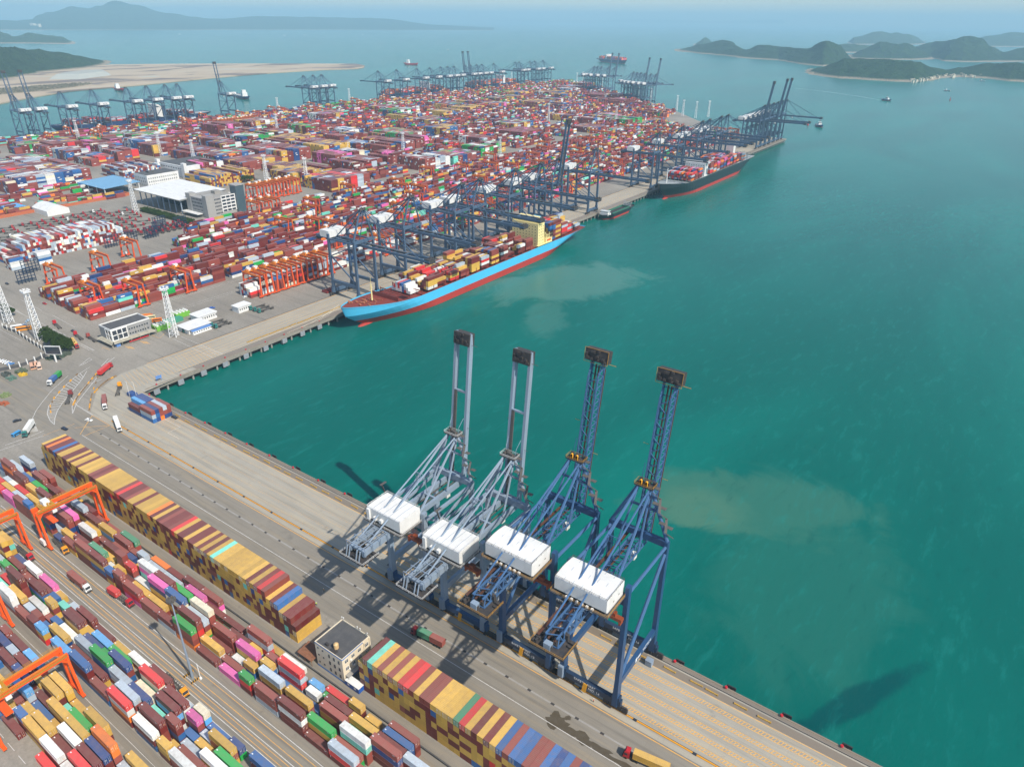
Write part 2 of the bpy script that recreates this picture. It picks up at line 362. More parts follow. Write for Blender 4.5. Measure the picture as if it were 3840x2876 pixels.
# piles and beams under the decks
b = MB()
for k in range(56): b.tube((5 + k * 9, -1.6, -9), (5 + k * 9, -1.6, -2.55), .7, 8)
for k in range(150): b.tube((-1.6, 8 + k * 9.5, -9), (-1.6, 8 + k * 9.5, -2.55), .7, 8)
struct(b.build('quay_piles', M['concrete']))

# ------------------------------------------------------------------ water
def water_mat():
    m = bpy.data.materials.new('sea_water'); m.use_nodes = True; t = m.node_tree; b = t.nodes['Principled BSDF']
    N = t.nodes.new; L = t.links.new; g = N('ShaderNodeNewGeometry')
    b.inputs['Roughness'].default_value = .22; b.inputs['IOR'].default_value = 1.33; b.inputs['Specular IOR Level'].default_value = .14
    def mapped(sc, rz=0, loc=(0, 0, 0)):
        mp = N('ShaderNodeMapping'); mp.inputs['Scale'].default_value = sc; mp.inputs['Rotation'].default_value = (0, 0, rz); mp.inputs['Location'].default_value = loc
        L(g.outputs['Position'], mp.inputs[0]); return mp.outputs[0]
    def noise(sc, det, vec=None, dist=0, rough=.55):
        n = N('ShaderNodeTexNoise'); n.inputs['Scale'].default_value = sc; n.inputs['Detail'].default_value = det; n.inputs['Distortion'].default_value = dist; n.inputs['Roughness'].default_value = rough
        L(vec if vec is not None else g.outputs['Position'], n.inputs['Vector']); return n.outputs[0]
    def math_(op, a, b2=None):
        n = N('ShaderNodeMath'); n.operation = op; n.use_clamp = False
        for i, v in enumerate((a, b2)):
            if v is None: continue
            if hasattr(v, 'links'): L(v, n.inputs[i])
            else: n.inputs[i].default_value = v
        return n.outputs[0]
    def mrange(v, a, b2, c, d, sm=True):
        n = N('ShaderNodeMapRange'); n.interpolation_type = 'SMOOTHSTEP' if sm else 'LINEAR'
        for i, q in zip((1, 2, 3, 4), (a, b2, c, d)): n.inputs[i].default_value = q
        L(v, n.inputs[0]); return n.outputs[0]
    def mix(f, a, c):
        n = N('ShaderNodeMix'); n.data_type = 'RGBA'
        for k, v in (('Factor', f), ('A', a), ('B', c)):
            if hasattr(v, 'links'): L(v, n.inputs[k])
            elif k == 'Factor': n.inputs[k].default_value = v
            else: n.inputs[k].default_value = (*v, 1)
        return n.outputs['Result']
    cur = noise(.0045, 5, mapped((1, .35, 1), R(25)), .8)
    base = mix(mrange(cur, .35, .68, 0, 1), WATER_A, WATER_B)
    # drifting silt plumes: soft-edged clouds at fixed places
    sx = N('ShaderNodeSeparateXYZ'); L(g.outputs['Position'], sx.inputs[0])
    warp = noise(.016, 6, None, 1.5, .65)
    def plume(cx, cy, rx, ry, rz, soft=.55):
        ca, sa = math.cos(rz), math.sin(rz)
        dx = math_('SUBTRACT', sx.outputs[0], cx); dy = math_('SUBTRACT', sx.outputs[1], cy)
        u = math_('DIVIDE', math_('ADD', math_('MULTIPLY', dx, ca), math_('MULTIPLY', dy, sa)), rx)
        v = math_('DIVIDE', math_('SUBTRACT', math_('MULTIPLY', dy, ca), math_('MULTIPLY', dx, sa)), ry)
        r = math_('SQRT', math_('ADD', math_('MULTIPLY', u, u), math_('MULTIPLY', v, v)))
        r = math_('ADD', r, math_('MULTIPLY', math_('SUBTRACT', warp, .5), 2.0))
        return mrange(r, 1.25, 1.25 - soft, 0, 1)
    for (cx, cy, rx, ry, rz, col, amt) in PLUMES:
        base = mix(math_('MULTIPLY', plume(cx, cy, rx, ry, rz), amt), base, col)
    rip = noise(.20, 7, mapped((1, .3, 1), R(-38)), .3, .68)
    base = mix(mrange(rip, .52, .72, 0, .34), base, (.012, .19, .165)); base = mix(mrange(rip, .44, .26, 0, .3), base, (.0, .06, .055)); sw = noise(.03, 3, mapped((1, .22, 1), R(-30)))  # bright and dark wave facets painted into the colour in place of reflections
    L(base, b.inputs['Base Color'])
    h = math_('ADD', math_('MULTIPLY', rip, .55), math_('MULTIPLY', sw, 1.1))
    bp = N('ShaderNodeBump'); bp.inputs['Strength'].default_value = .5; bp.inputs['Distance'].default_value = 1.0
    L(h, bp.inputs['Height']); L(bp.outputs[0], b.inputs['Normal'])
    return m
WATER_A, WATER_B = (.0001, .098, .080), (.0005, .140, .112)
def pl(px, py): v = at(px, py, WZ); return v.x, v.y
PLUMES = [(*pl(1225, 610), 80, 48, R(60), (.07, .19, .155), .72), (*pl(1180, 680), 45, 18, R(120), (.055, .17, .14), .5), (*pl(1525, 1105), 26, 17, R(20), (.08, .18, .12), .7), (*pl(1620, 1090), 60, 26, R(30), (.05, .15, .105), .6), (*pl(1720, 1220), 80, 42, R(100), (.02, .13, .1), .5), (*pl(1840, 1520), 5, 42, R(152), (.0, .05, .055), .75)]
b = MB(); Wd = 60000
for i in range(-1, 1):
    for j in range(-1, 1): b.face([(i * Wd, j * Wd, WZ), ((i + 1) * Wd, j * Wd, WZ), ((i + 1) * Wd, (j + 1) * Wd, WZ), (i * Wd, (j + 1) * Wd, WZ)])
struct(b.build('sea_water', water_mat()))
# ------------------------------------------------------------------ hills, islands, sand spit
from mathutils import noise as mnoise
def hill_mat(name, c0, c1, c2, sc=.02):
    m = bpy.data.materials.new(name); m.use_nodes = True; t = m.node_tree; b = t.nodes['Principled BSDF']; N = t.nodes.new; L = t.links.new
    b.inputs['Roughness'].default_value = .95; b.inputs['Specular IOR Level'].default_value = .1
    g = N('ShaderNodeNewGeometry'); n = N('ShaderNodeTexNoise'); n.inputs['Scale'].default_value = sc; n.inputs['Detail'].default_value = 10; n.inputs['Roughness'].default_value = .75
    L(g.outputs['Position'], n.inputs['Vector']); r = N('ShaderNodeValToRGB'); L(n.outputs[0], r.inputs[0])
    e = r.color_ramp.elements; e[0].position = .36; e[0].color = (*c0, 1); e[1].position = .66; e[1].color = (*c1, 1); k = e.new(.74); k.color = (*c2, 1)
    sx = N('ShaderNodeSeparateXYZ'); L(g.outputs['Position'], sx.inputs[0]); mr = N('ShaderNodeMapRange'); mr.inputs[1].default_value = -3; mr.inputs[2].default_value = 2.5; L(sx.outputs[2], mr.inputs[0])
    mx = N('ShaderNodeMix'); mx.data_type = 'RGBA'; mx.inputs['A'].default_value = (.30, .25, .18, 1); L(mr.outputs[0], mx.inputs['Factor']); L(r.outputs[0], mx.inputs['B']); L(mx.outputs['Result'], b.inputs['Base Color'])
    n2 = N('ShaderNodeTexNoise'); n2.inputs['Scale'].default_value = sc * 5; n2.inputs['Detail'].default_value = 6; L(g.outputs['Position'], n2.inputs['Vector'])
    bp = N('ShaderNodeBump'); bp.inputs['Distance'].default_value = 16; bp.inputs['Strength'].default_value = .9; L(n2.outputs[0], bp.inputs['Height']); L(bp.outputs[0], b.inputs['Normal'])
    return m
HILL = hill_mat('forest_hill', (.010, .028, .012), (.032, .068, .024), (.13, .11, .07))
HILL2 = hill_mat('far_forest_hill', (.02, .045, .022), (.04, .075, .03), (.09, .085, .05), .008)
def hill(name, label, ctrl, depth, mt, nu=90, nv=36, rough=.16, sx=3.0, x0=0.0):
    """ctrl: (x, shore y, ridge y) in the zoomed photograph; the ridge stands `depth` metres behind the shore"""
    P = []
    for x, yw, yr in ctrl:
        px, pyw, pyr = x0 + x / sx, yw / sx, yr / sx
        sh = at(px, pyw, WZ); d = Vector((sh.x - CAMP.x, sh.y - CAMP.y, 0)); D0 = d.length; d.normalize()
        q = sh + d * depth; a = at(px, 900.0, 0)      # ray through the ridge pixel
        X, Y = px / .57604 - CX, pyr / .57604 - CY; r = _right * X + _down * Y + _fwd * FPX
        hgt = CAMP.z + r.z / math.hypot(r.x, r.y) * (D0 + depth)
        P.append((sh, q, max(hgt, 1.5), d))
    b = MB(); rows = []
    for i in range(nu + 1):
        f = i / nu * (len(P) - 1); k = min(int(f), len(P) - 2); u = f - k; us = u * u * (3 - 2 * u)
        sh = P[k][0].lerp(P[k + 1][0], u); q = P[k][1].lerp(P[k + 1][1], u); h = P[k][2] * (1 - us) + P[k + 1][2] * us
        ends = min(1, 6 * min(i, nu - i) / nu + .02)
        row = []
        for j in range(nv + 1):
            t = j / nv * 2; g = sh + (q - sh) * t
            pf = max(0, 1 - abs(1 - t)) ** 1.05
            n = .9 - 2.2 * abs(mnoise.fractal(Vector((g.x, g.y, 0)) * (1.7 / depth), .8, 2.1, 5)) + .5 * mnoise.fractal(Vector((g.x, g.y, 3)) * (7 / depth), .9, 2.1, 4)
            z = WZ - 1.5 + (h - WZ) * pf * (1 + 1.7 * rough * n * (1.25 - pf)) * (.25 + .75 * ends) if 0 < j < nv else WZ - 2
            g = g + Vector((mnoise.noise(g * (4 / depth)), mnoise.noise(g * (4 / depth) + Vector((9, 9, 9))), 0)) * depth * .06
            row.append((g.x, g.y, z))
        rows.append(row)
    for a, c in zip(rows, rows[1:]):
        for j in range(nv): b.face([a[j], c[j], c[j + 1], a[j + 1]])
    o = struct(b.build(name, mt, smooth=True), label); return o
XR = 1474.6
hill('island', None, [(-60, 338, 334), (30, 340, 298), (110, 350, 288), (265, 362, 262), (400, 380, 322), (500, 386, 293), (620, 394, 304), (780, 420, 318), (905, 432, 266), (980, 430, 296), (1090, 425, 372), (1200, 420, 412)], 420, HILL, x0=XR)
hill('island', None, [(790, 484, 480), (870, 494, 420), (1020, 510, 376), (1190, 520, 380), (1350, 530, 392), (1500, 534, 400), (1600, 526, 438), (1700, 508, 452), (1790, 502, 436), (1980, 512, 410), (2120, 530, 408), (2300, 540, 396), (2500, 550, 380)], 330, HILL, x0=XR)
hill('island', None, [(1060, 384, 380), (1150, 386, 325), (1270, 388, 270), (1340, 390, 284), (1420, 390, 284), (1520, 390, 322), (1660, 388, 384)], 500, HILL, x0=XR)
hill('island', None, [(1380, 372, 330), (1480, 374, 288), (1600, 378, 274), (1720, 400, 262), (1800, 404, 242), (1880, 404, 248), (1980, 404, 300), (2060, 404, 336), (2160, 404, 310), (2300, 404, 280), (2500, 404, 270)], 650, HILL, x0=XR)
hill('island', None, [(930, 345, 300), (1060, 345, 286), (1200, 345, 296), (1330, 345, 318)], 500, HILL2, x0=XR)
hill('island', None, [(1080, 292, 280), (1110, 292, 240), (1255, 292, 204), (1330, 292, 219), (1385, 292, 214), (1460, 292, 224), (1560, 292, 262)], 1200, HILL2, x0=XR)
hill('island', None, [(1860, 306, 262), (1990, 306, 226), (2130, 306, 213), (2260, 306, 222), (2480, 306, 215)], 1500, HILL2, x0=XR)
hill('island', None, [(70, 302, 290), (140, 302, 244), (205, 302, 284)], 600, HILL2, x0=XR)
hill('hills', None, [(-300, 560, 300), (-120, 545, 300), (0, 530, 304), (150, 500, 308), (250, 480, 320), (400, 462, 340), (520, 452, 358), (620, 440, 376), (725, 424, 418)], 330, HILL)
hill('hills', None, [(-200, 284, 170), (0, 284, 192), (60, 284, 220), (110, 284, 236), (210, 284, 214), (330, 286, 232), (420, 288, 240), (495, 288, 282)], 420, HILL2)
hill('mountain_range', None, [(-400, 198, 60), (0, 198, 92), (130, 198, 122), (240, 198, 128), (330, 198, 80), (480, 198, 42), (600, 198, 60), (700, 198, 40), (800, 198, 8), (890, 198, 36), (1100, 198, 90), (1250, 198, 112), (1400, 196, 124), (1700, 196, 108), (2000, 196, 112), (2250, 196, 118), (2500, 198, 104), (2800, 198, 132), (3200, 200, 150)], 2500, HILL2, nu=160, rough=.1)
hill('mountain_range', None, [(3000, 150, 132), (3300, 150, 126), (3700, 150, 138), (4100, 150, 128), (4600, 152, 140), (5000, 154, 132), (5600, 156, 140)], 3000, HILL2, nu=100, rough=.1)
def sand_mat():
    m = bpy.data.materials.new('reclaimed_sand'); m.use_nodes = True; t = m.node_tree; b = t.nodes['Principled BSDF']; N = t.nodes.new; L = t.links.new; b.inputs['Roughness'].default_value = .95
    g = N('ShaderNodeNewGeometry'); mp = N('ShaderNodeMapping'); mp.inputs['Scale'].default_value = (1, .45, 1); mp.inputs['Rotation'].default_value = (0, 0, R(20)); L(g.outputs['Position'], mp.inputs[0])
    n = N('ShaderNodeTexNoise'); n.inputs['Scale'].default_value = .006; n.inputs['Detail'].default_value = 8; n.inputs['Distortion'].default_value = .6; L(mp.outputs[0], n.inputs['Vector'])
    r = N('ShaderNodeValToRGB'); e = r.color_ramp.elements; e[0].position = .36; e[0].color = (.17, .125, .1, 1); e[1].position = .62; e[1].color = (.44, .35, .24, 1)
    k = e.new(.43); k.color = (.2, .155, .12, 1); k = e.new(.47); k.color = (.4, .31, .21, 1); k = e.new(.72); k.color = (.38, .4, .34, 1)
    L(n.outputs[0], r.inputs[0]); L(r.outputs[0], b.inputs['Base Color']); return m
SAND = sand_mat()
b = MB(); sp = [at(a, c, -4) for a, c in ((-60, 236), (0, 224), (60, 212), (150, 197), (230, 190), (300, 184), (400, 174), (500, 165), (600, 157), (700, 151), (770, 149), (786, 146), (788, 142), (770, 138.5), (640, 138), (500, 138), (380, 138.5), (240, 140), (170, 146), (60, 150), (-60, 158), (-140, 190))]
b.prism([(p.x, p.y) for p in sp], WZ - 2, -3.5); struct(b.build('sand_spit', SAND))
b = MB(); L_ = [at(a, c, -3) for a, c in ((130, 166), (190, 159), (235, 158), (240, 163), (170, 172), (105, 172))]
n = len(L_); ctr = sum(L_, Vector()) / n
for i in range(n):
    p, q = L_[i], L_[(i + 1) % n]; a, c = ctr.lerp(p, .75), ctr.lerp(q, .75)
    b.face([(p.x, p.y, -3.4), (q.x, q.y, -3.4), (c.x, c.y, 13), (a.x, a.y, 13)])
b.face([(ctr.lerp(p, .75).x, ctr.lerp(p, .75).y, 13) for p in L_])
struct(b.build('spoil_heap', mat('pale_spoil', (.36, .37, .33), .95, .3, (.24, .25, .22), .02)))
b = MB(); g_ = [at(a, c, -3.2) for a, c in ((-20, 212), (0, 205), (70, 199), (150, 190), (190, 184), (200, 181), (160, 181), (90, 186), (0, 193), (-30, 200))]
rr = random.Random(8); b.prism([(p.x, p.y) for p in g_], -3.45, -3.2)
xs = [p.x for p in g_]; ys = [p.y for p in g_]
import itertools
def inpoly(x, y, P):
    c = False; j = len(P) - 1
    for i in range(len(P)):
        if (P[i].y > y) != (P[j].y > y) and x < (P[j].x - P[i].x) * (y - P[i].y) / (P[j].y - P[i].y) + P[i].x: c = not c
        j = i
    return c
for i in range(5000):
    x, y = rr.uniform(min(xs), max(xs)), rr.uniform(min(ys), max(ys))
    if not inpoly(x, y, g_): continue
    r0, h = rr.uniform(2, 5), rr.uniform(1.5, 5); a0 = rr.random() * 6
    for k in range(5):
        a = a0 + k * 1.257; b.face([(x + r0 * math.cos(a), y + r0 * math.sin(a), -3.2), (x + r0 * math.cos(a + 1.2), y + r0 * math.sin(a + 1.2), -3.2), (x + rr.uniform(-1, 1), y + rr.uniform(-1, 1), -3.2 + h)])
o = b.build('ground_cover', HILL); tag(o, 'green scrub covering the foot of the sandy spit across the basin', 'scrub', kind='stuff')
# ------------------------------------------------------------------ containers
PAL = {'m': '6b2420', 'b': '8a4238', 'y': 'c9a045', 'w': 'dadbd6', 's': 'a9b6c0', 'u': '2b6098', 'n': '1f3f74', 'l': '5aa2d6', 'g': '1f9a45', 'd': '3d8562', 't': '6fcdb8', 'p': 'd860a2', 'o': 'e87a28', 'r': 'cf2f30', 'c': 'e3d9bd'}
PALN = {'m': 'maroon', 'b': 'brown red', 'y': 'mustard yellow', 'w': 'white', 's': 'silver grey', 'u': 'blue', 'n': 'navy blue', 'l': 'light blue', 'g': 'green', 'd': 'dull green', 't': 'turquoise', 'p': 'pink', 'o': 'orange', 'r': 'red', 'c': 'cream'}
PALC = {k: lin(v) for k, v in PAL.items()}
def roof_sheen_fade(m, src):
    """sky sheen painted into the colour, with bleaching and dust: upward faces are paler"""
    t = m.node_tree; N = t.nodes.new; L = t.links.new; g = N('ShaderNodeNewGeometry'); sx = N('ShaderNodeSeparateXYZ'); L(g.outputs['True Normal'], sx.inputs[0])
    mr = N('ShaderNodeMapRange'); mr.inputs[1].default_value = .6; mr.inputs[2].default_value = .9; mr.inputs[3].default_value = 0; mr.inputs[4].default_value = .09; L(sx.outputs[2], mr.inputs[0])  # upward faces only: sky sheen mixed into the base colour
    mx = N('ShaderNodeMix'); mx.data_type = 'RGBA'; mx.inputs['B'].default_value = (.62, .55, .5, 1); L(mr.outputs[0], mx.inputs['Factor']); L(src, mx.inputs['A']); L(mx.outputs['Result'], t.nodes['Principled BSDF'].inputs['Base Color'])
_b = M['cont'].node_tree.nodes['Principled BSDF'].inputs['Base Color'].links[0].from_socket
def cmat(k):
    m = mat('container_paint_' + PALN[k].replace(' ', '_'), PALC[k], .5, .36, (.19, .12, .085), .55, streak=True, spec=.35)
    # roof and wall corrugation
    t = m.node_tree; N = t.nodes.new; L = t.links.new; tc = N('ShaderNodeTexCoord'); sx = N('ShaderNodeSeparateXYZ'); L(tc.outputs['Object'], sx.inputs[0])
    mu = N('ShaderNodeMath'); mu.operation = 'MULTIPLY'; mu.inputs[1].default_value = 11.0; L(sx.outputs[0], mu.inputs[0])
    sn = N('ShaderNodeMath'); sn.operation = 'SINE'; L(mu.outputs[0], sn.inputs[0])
    bp = N('ShaderNodeBump'); bp.inputs['Strength'].default_value = .35; bp.inputs['Distance'].default_value = .05; L(sn.outputs[0], bp.inputs['Height']); L(bp.outputs[0], t.nodes['Principled BSDF'].inputs['Normal'])
    oi = N('ShaderNodeObjectInfo'); hs = N('ShaderNodeHueSaturation'); mr = N('ShaderNodeMapRange'); mr.inputs[3].default_value = .8; mr.inputs[4].default_value = 1.22; L(oi.outputs['Random'], mr.inputs[0]); L(mr.outputs[0], hs.inputs['Value'])
    bs = t.nodes['Principled BSDF']; lk = bs.inputs['Base Color'].links[0].from_socket; L(lk, hs.inputs['Color']); roof_sheen_fade(m, hs.outputs[0])
    return m
roof_sheen_fade(M['cont'], _b)
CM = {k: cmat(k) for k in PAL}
CW = 2.44; CHT = 2.75
M['rod'] = mat('galvanised_rod', (.5, .5, .48), .4, .2); M['sticker'] = mat('amber_sticker', lin('e8a030'), .5, .05)
_cmesh = {}
def cont_mesh(k, ln):
    if (k, ln) in _cmesh: return _cmesh[k, ln]
    hx, hy, h = ln / 2, CW / 2, CHT - .05; b = MB(); f = .11
    b.box(-hx + .04, hx - .04, -hy + .045, hy - .045, .06, h - .03)
    for sx in (-1, 1):
        for sy in (-1, 1):
            b.box(min(sx * hx, sx * (hx - f)), max(sx * hx, sx * (hx - f)), min(sy * hy, sy * (hy - f)), max(sy * hy, sy * (hy - f)), 0, h)
    for sy in (-1, 1):
        for z0, z1 in ((0, f), (h - f, h - .004)): b.box(-hx + f, hx - f, min(sy * hy, sy * (hy - f)), max(sy * hy, sy * (hy - f)), z0, z1)
    for sx in (-1, 1):
        for z0, z1 in ((0, f), (h - f, h - .004)): b.box(min(sx * hx, sx * (hx - f)), max(sx * hx, sx * (hx - f)), -hy + f, hy - f, z0, z1)
    o = b.build('shipping_container', CM[k]); me = o.data; bpy.data.objects.remove(o)
    d = MB()                                    # the door leaves with their locking bars at the +x end
    for s in (-1, 1):
        d.box(hx - .035, hx - .005, min(s * .02, s * 1.09), max(s * .02, s * 1.09), .14, h - .14, mi=0)
        for q in (.32, .78):
            d.tube((hx + .02, s * q, .16), (hx + .02, s * q, h - .16), .035, 5, mi=1)
    d.box(hx + .005, hx + .012, .35, .62, .55, .8, mi=2); d.box(hx + .005, hx + .012, -.9, -.3, 1.7, 1.85, mi=3)
    o = d.build('door', [CM[k], M['rod'], M['sticker'], M['text']]); dm = o.data; bpy.data.objects.remove(o)
    s_ = MB(); s_.box(-hx + .5, -hx + .75, -hy - .012, -hy - .002, h - .9, h - .3); s_.box(hx - 1.9, hx - 1.0, -hy - .012, -hy - .002, h - .5, h - .32); s_.box(-hx + .3, -hx + .9, -.35, .0, h - .004, h + .004)
    o = s_.build('marking', M['text']); sm = o.data; bpy.data.objects.remove(o)
    _cmesh[k, ln] = (me, dm, sm); return _cmesh[k, ln]
CAND = []          # (apparent size, colour, length, position, rotation, label)
BULK = MB()        # everything past the three hundred largest
rnd = random.Random(17)
def jit(c, a=.16):
    f = 1 + rnd.uniform(-a, a); return tuple(min(.9, max(.004, x * f)) for x in c)
def bulk_box(x, y, z, lx, ly, lz, col, sk=()):
    BULK.box(x - lx / 2, x + lx / 2, y - ly / 2, y + ly / 2, z, z + lz, col, 0, (0,) + tuple(sk))
def poly_area(P):
    a = 0
    for (x0, y0), (x1, y1) in zip(P, P[1:] + P[:1]): a += x0 * y1 - x1 * y0
    return abs(a) / 2
def app_size(x, y, z, lx, ly, faces):
    tot = 0; q = proj((x, y, z + 1.3))
    if q[2] < 5 or not (-8 < q[0] < 2220 and -8 < q[1] < 1665): return 0
    X0, X1, Y0, Y1, Z0, Z1 = x - lx / 2, x + lx / 2, y - ly / 2, y + ly / 2, z, z + CHT
    F = {'t': [(X0, Y0, Z1), (X1, Y0, Z1), (X1, Y1, Z1), (X0, Y1, Z1)], 'e': [(X1, Y0, Z0), (X1, Y1, Z0), (X1, Y1, Z1), (X1, Y0, Z1)], 's': [(X0, Y0, Z0), (X1, Y0, Z0), (X1, Y0, Z1), (X0, Y0, Z1)], 'n': [(X0, Y1, Z0), (X1, Y1, Z0), (X1, Y1, Z1), (X0, Y1, Z1)]}
    for f in faces:
        if f == 's' and CAMP.y > Y0: continue
        if f == 'n' and CAMP.y < Y1: continue
        if f == 'e' and CAMP.x < X1: continue
        tot += poly_area([proj(p)[:2] for p in F[f]])
    return tot
# tops of the loose stacks as read off the photograph: block, view, x, y in that view, length code, colours from the top down
VIEWS = {'1': (0, 1680, 5.0205), '2': (0, 1960, 5.0205), '3': (380, 1960, 2.884), '4': (0, 2546, 2.884), '5': (380, 2546, 2.884), '6': (380, 2260, 2.884), '7': (780, 2350, 2.884), '8': (1000, 2546, 2.2696), '0': (0, 2200, 3.6867), 'z': (0, 1700, 1.409)}
NEAR = """1 1 465 215 4 snrb;1 1 385 340 4 ssyb;1 1 150 270 4 bomb;1 1 100 390 2 uss;1 1 345 500 4 mmyy;1 1 470 500 4 ub;1 1 690 630 4 gbb;1 1 790 545 4 bbm;1 1 895 490 4 bmb;1 1 1000 710 4 mmb;1 1 560 700 4 ymm;1 1 780 800 4 msb;1 1 170 860 4 ppb;1 1 365 960 4 bbbb;1 1 540 990 2 ubbb;1 1 165 570 2 sm;1 1 200 660 2 wp;1 1 1460 950 2 yb;1 1 1500 1080 4 smyb;1 1 1640 1090 4 mb;1 1 1760 1260 4 mcb;1 1 1280 1170 4 pbnn;1 1 1190 1270 4 bbnb;1 1 890 1290 2 bnb;1 1 1690 1490 4 wbm;1 1 2010 1480 4 yly;1 1 2130 1450 4 bb
1 2 1310 330 4 by;1 2 1570 390 4 bymm;1 2 1840 630 4 myum;1 2 1640 330 4 mbm;1 2 1940 490 4 dysm;1 2 2100 460 4 mbb;1 2 2080 830 2 umy
1 3 220 150 4 bby;1 3 290 130 4 dbo;1 3 220 340 2 bbbm;1 3 320 360 2 nbm;1 3 315 420 2 rbsb;1 3 345 310 2 bm;1 3 445 330 2 sm;1 3 195 490 2 ybm;1 3 180 550 2 bmbm;1 3 300 590 2 mb;1 3 500 455 4 wptm;1 3 650 420 4 om;1 3 810 550 4 ms;1 3 680 590 4 mbmb;1 3 615 625 4 pnymy;1 3 870 720 4 gmbm;1 3 805 770 4 ucmyb;1 3 970 740 4 pmb;1 3 1010 640 4 mpb;1 3 1180 770 4 bpw;1 3 1070 870 4 cbbm;1 3 330 680 4 brp;1 3 460 670 4 wg;1 3 515 880 4 bb
1 6 685 165 4 ms;1 6 875 215 4 gbbo;1 6 930 110 4 mbrbu;1 6 1040 130 4 sbyg;1 6 1130 550 4 m;1 7 120 190 4 m;1 7 180 30 4 bbbm;1 7 430 180 4 pyg;1 7 560 90 4 bsrm;1 7 320 350 2 w;1 7 465 385 2 yub;1 7 630 385 2 yum;1 7 690 325 2 bsm;1 7 235 500 4 p;1 7 415 510 2 grm;1 7 680 510 4 sym;1 7 625 670 4 bbs;1 7 905 420 4 rsrs;1 7 960 750 4 ybb;1 7 1140 690 2 wy;1 7 1170 610 2 l
1 8 210 240 4 mwmm;1 8 490 370 4 gym;1 8 540 250 4 byb;1 8 595 200 4 mb;1 8 440 555 4 m;1 8 670 650 4 srm;1 8 765 430 4 wtbb;1 8 820 370 4 ybm;1 8 910 340 2 yb;1 8 1115 480 4 unb;1 8 1170 450 4 bm;1 8 1010 570 4 bnbm;1 8 1060 545 4 mb;1 8 1230 680 4 smb
2 2 110 240 2 yytb;2 2 160 320 2 ytyb;2 2 20 310 2 ymyb;2 2 70 490 2 yb;2 2 330 640 4 n;2 2 570 800 4 wm;2 2 300 900 4 mmbbm;2 2 210 730 4 mb;2 2 720 1130 4 mugb;2 2 870 1050 4 pwb;2 2 1120 1360 2 yn;2 2 985 1430 2 yby;2 2 1225 1520 2 t;2 2 150 1280 4 wwsb;2 2 340 1300 4 ymm;2 2 545 1580 2 sb;2 2 720 1540 4 wb;2 2 90 1100 4 t;2 2 150 1040 4 r
2 0 300 350 4 bm;2 0 450 400 2 mbm;2 0 560 370 2 bb;2 0 720 400 2 b;2 0 985 400 4 myyb;2 0 1210 350 4 mm;2 0 1040 260 2 s;2 0 560 530 2 lyr;2 0 820 610 4 ynb;2 0 960 610 4 wb;2 0 650 480 2 u;2 0 880 770 4 lwu;2 0 1130 1020 4 ummu;2 0 1310 830 4 ssb;2 0 1425 740 4 lmb;2 0 1100 860 4 mb;2 0 1450 1090 4 ssm;2 0 1570 1040 4 guub;2 0 1710 1030 4 nbub;2 0 1680 870 4 y;2 0 1890 930 4 wm
2 6 520 760 4 rctm;2 6 595 700 4 mmb;2 5 270 110 4 sbwm;2 5 15 110 4 bu;2 5 190 190 4 rwom;2 5 410 160 4 nbm;2 5 470 140 4 cb;2 5 690 180 4 mlmw;2 5 800 160 4 mwcm;2 5 545 380 4 mmbb;2 5 490 510 4 wmu;2 5 680 400 4 tm;2 5 840 500 2 bmum;2 5 1075 320 2 clbb;2 5 1015 440 2 pbn;2 5 985 600 2 u;2 5 690 670 2 yym;2 5 815 710 2 y;2 5 870 880 4 wbm;2 5 1040 790 4 s;2 5 1130 720 4 y;2 5 1180 650 2 s;2 5 1240 570 4 yb;2 z 1210 1580 4 gsb;2 z 1080 1575 4 wym;2 z 1140 1635 4 y;2 z 1405 1620 4 um
3 4 560 90 4 ymm;3 4 690 80 4 yym;3 4 410 300 4 u;3 4 460 230 4 m;3 4 270 150 2 lsm;3 4 180 40 2 lm;3 4 190 190 2 b;3 4 210 350 2 ubm;3 4 285 310 2 ym;3 4 350 510 4 ymy;3 4 465 450 4 ymm;3 4 570 460 2 y;3 4 650 710 4 mm;3 4 610 330 4 yym;3 4 800 400 4 ysm;3 4 760 280 2 t;3 4 900 380 4 y;3 4 1010 370 4 yym;3 4 740 610 4 wbm;3 4 1150 620 4 oobm;3 4 1080 690 4 nmb;3 4 985 760 4 mbm;3 4 880 860 4 rmb;3 4 560 760 4 wmb;3 4 740 910 2 wm;3 5 410 890 4 ym;3 0 100 560 2 bb;3 0 60 740 4 nm;3 0 330 780 4 mb;3 0 140 870 2 sm;3 0 250 990 4 mb;3 0 350 930 4 lm;3 0 70 990 4 mb"""
ROWY = {1: [-87.9 - 2.75 * i for i in range(7)], 2: [-122.2 - 2.9 * i for i in range(6)], 3: [-144.9 - 2.8 * i for i in range(7)]}
rn = random.Random(5); NRES = {}
for e in NEAR.replace('\n', ';').split(';'):
    bk, vw, x, y, s_, ti = e.split(); bk = int(bk); x0, y0, sc = VIEWS[vw]; n = len(ti); best = None
    for m_ in (n, n - 1, n + 1):
        if m_ < 1: continue
        v = at((x0 + float(x) / sc) * .57604, (y0 + float(y) / sc) * .57604, CHT * m_)
        r_ = min(range(len(ROWY[bk])), key=lambda i: abs(ROWY[bk][i] - v.y)); cost = abs(ROWY[bk][r_] - v.y) + (0 if m_ == n else .9)
        if best is None or cost < best[0]: best = (cost, m_, r_, v.x)
    m_ = best[1]; ti = ti[:m_] if m_ <= n else ti + rn.choice('mby')
    NRES.setdefault((bk, best[2]), []).append([best[3], int(s_), ti])
stacks = []        # x, y, lx, ly, colours from the ground up, block
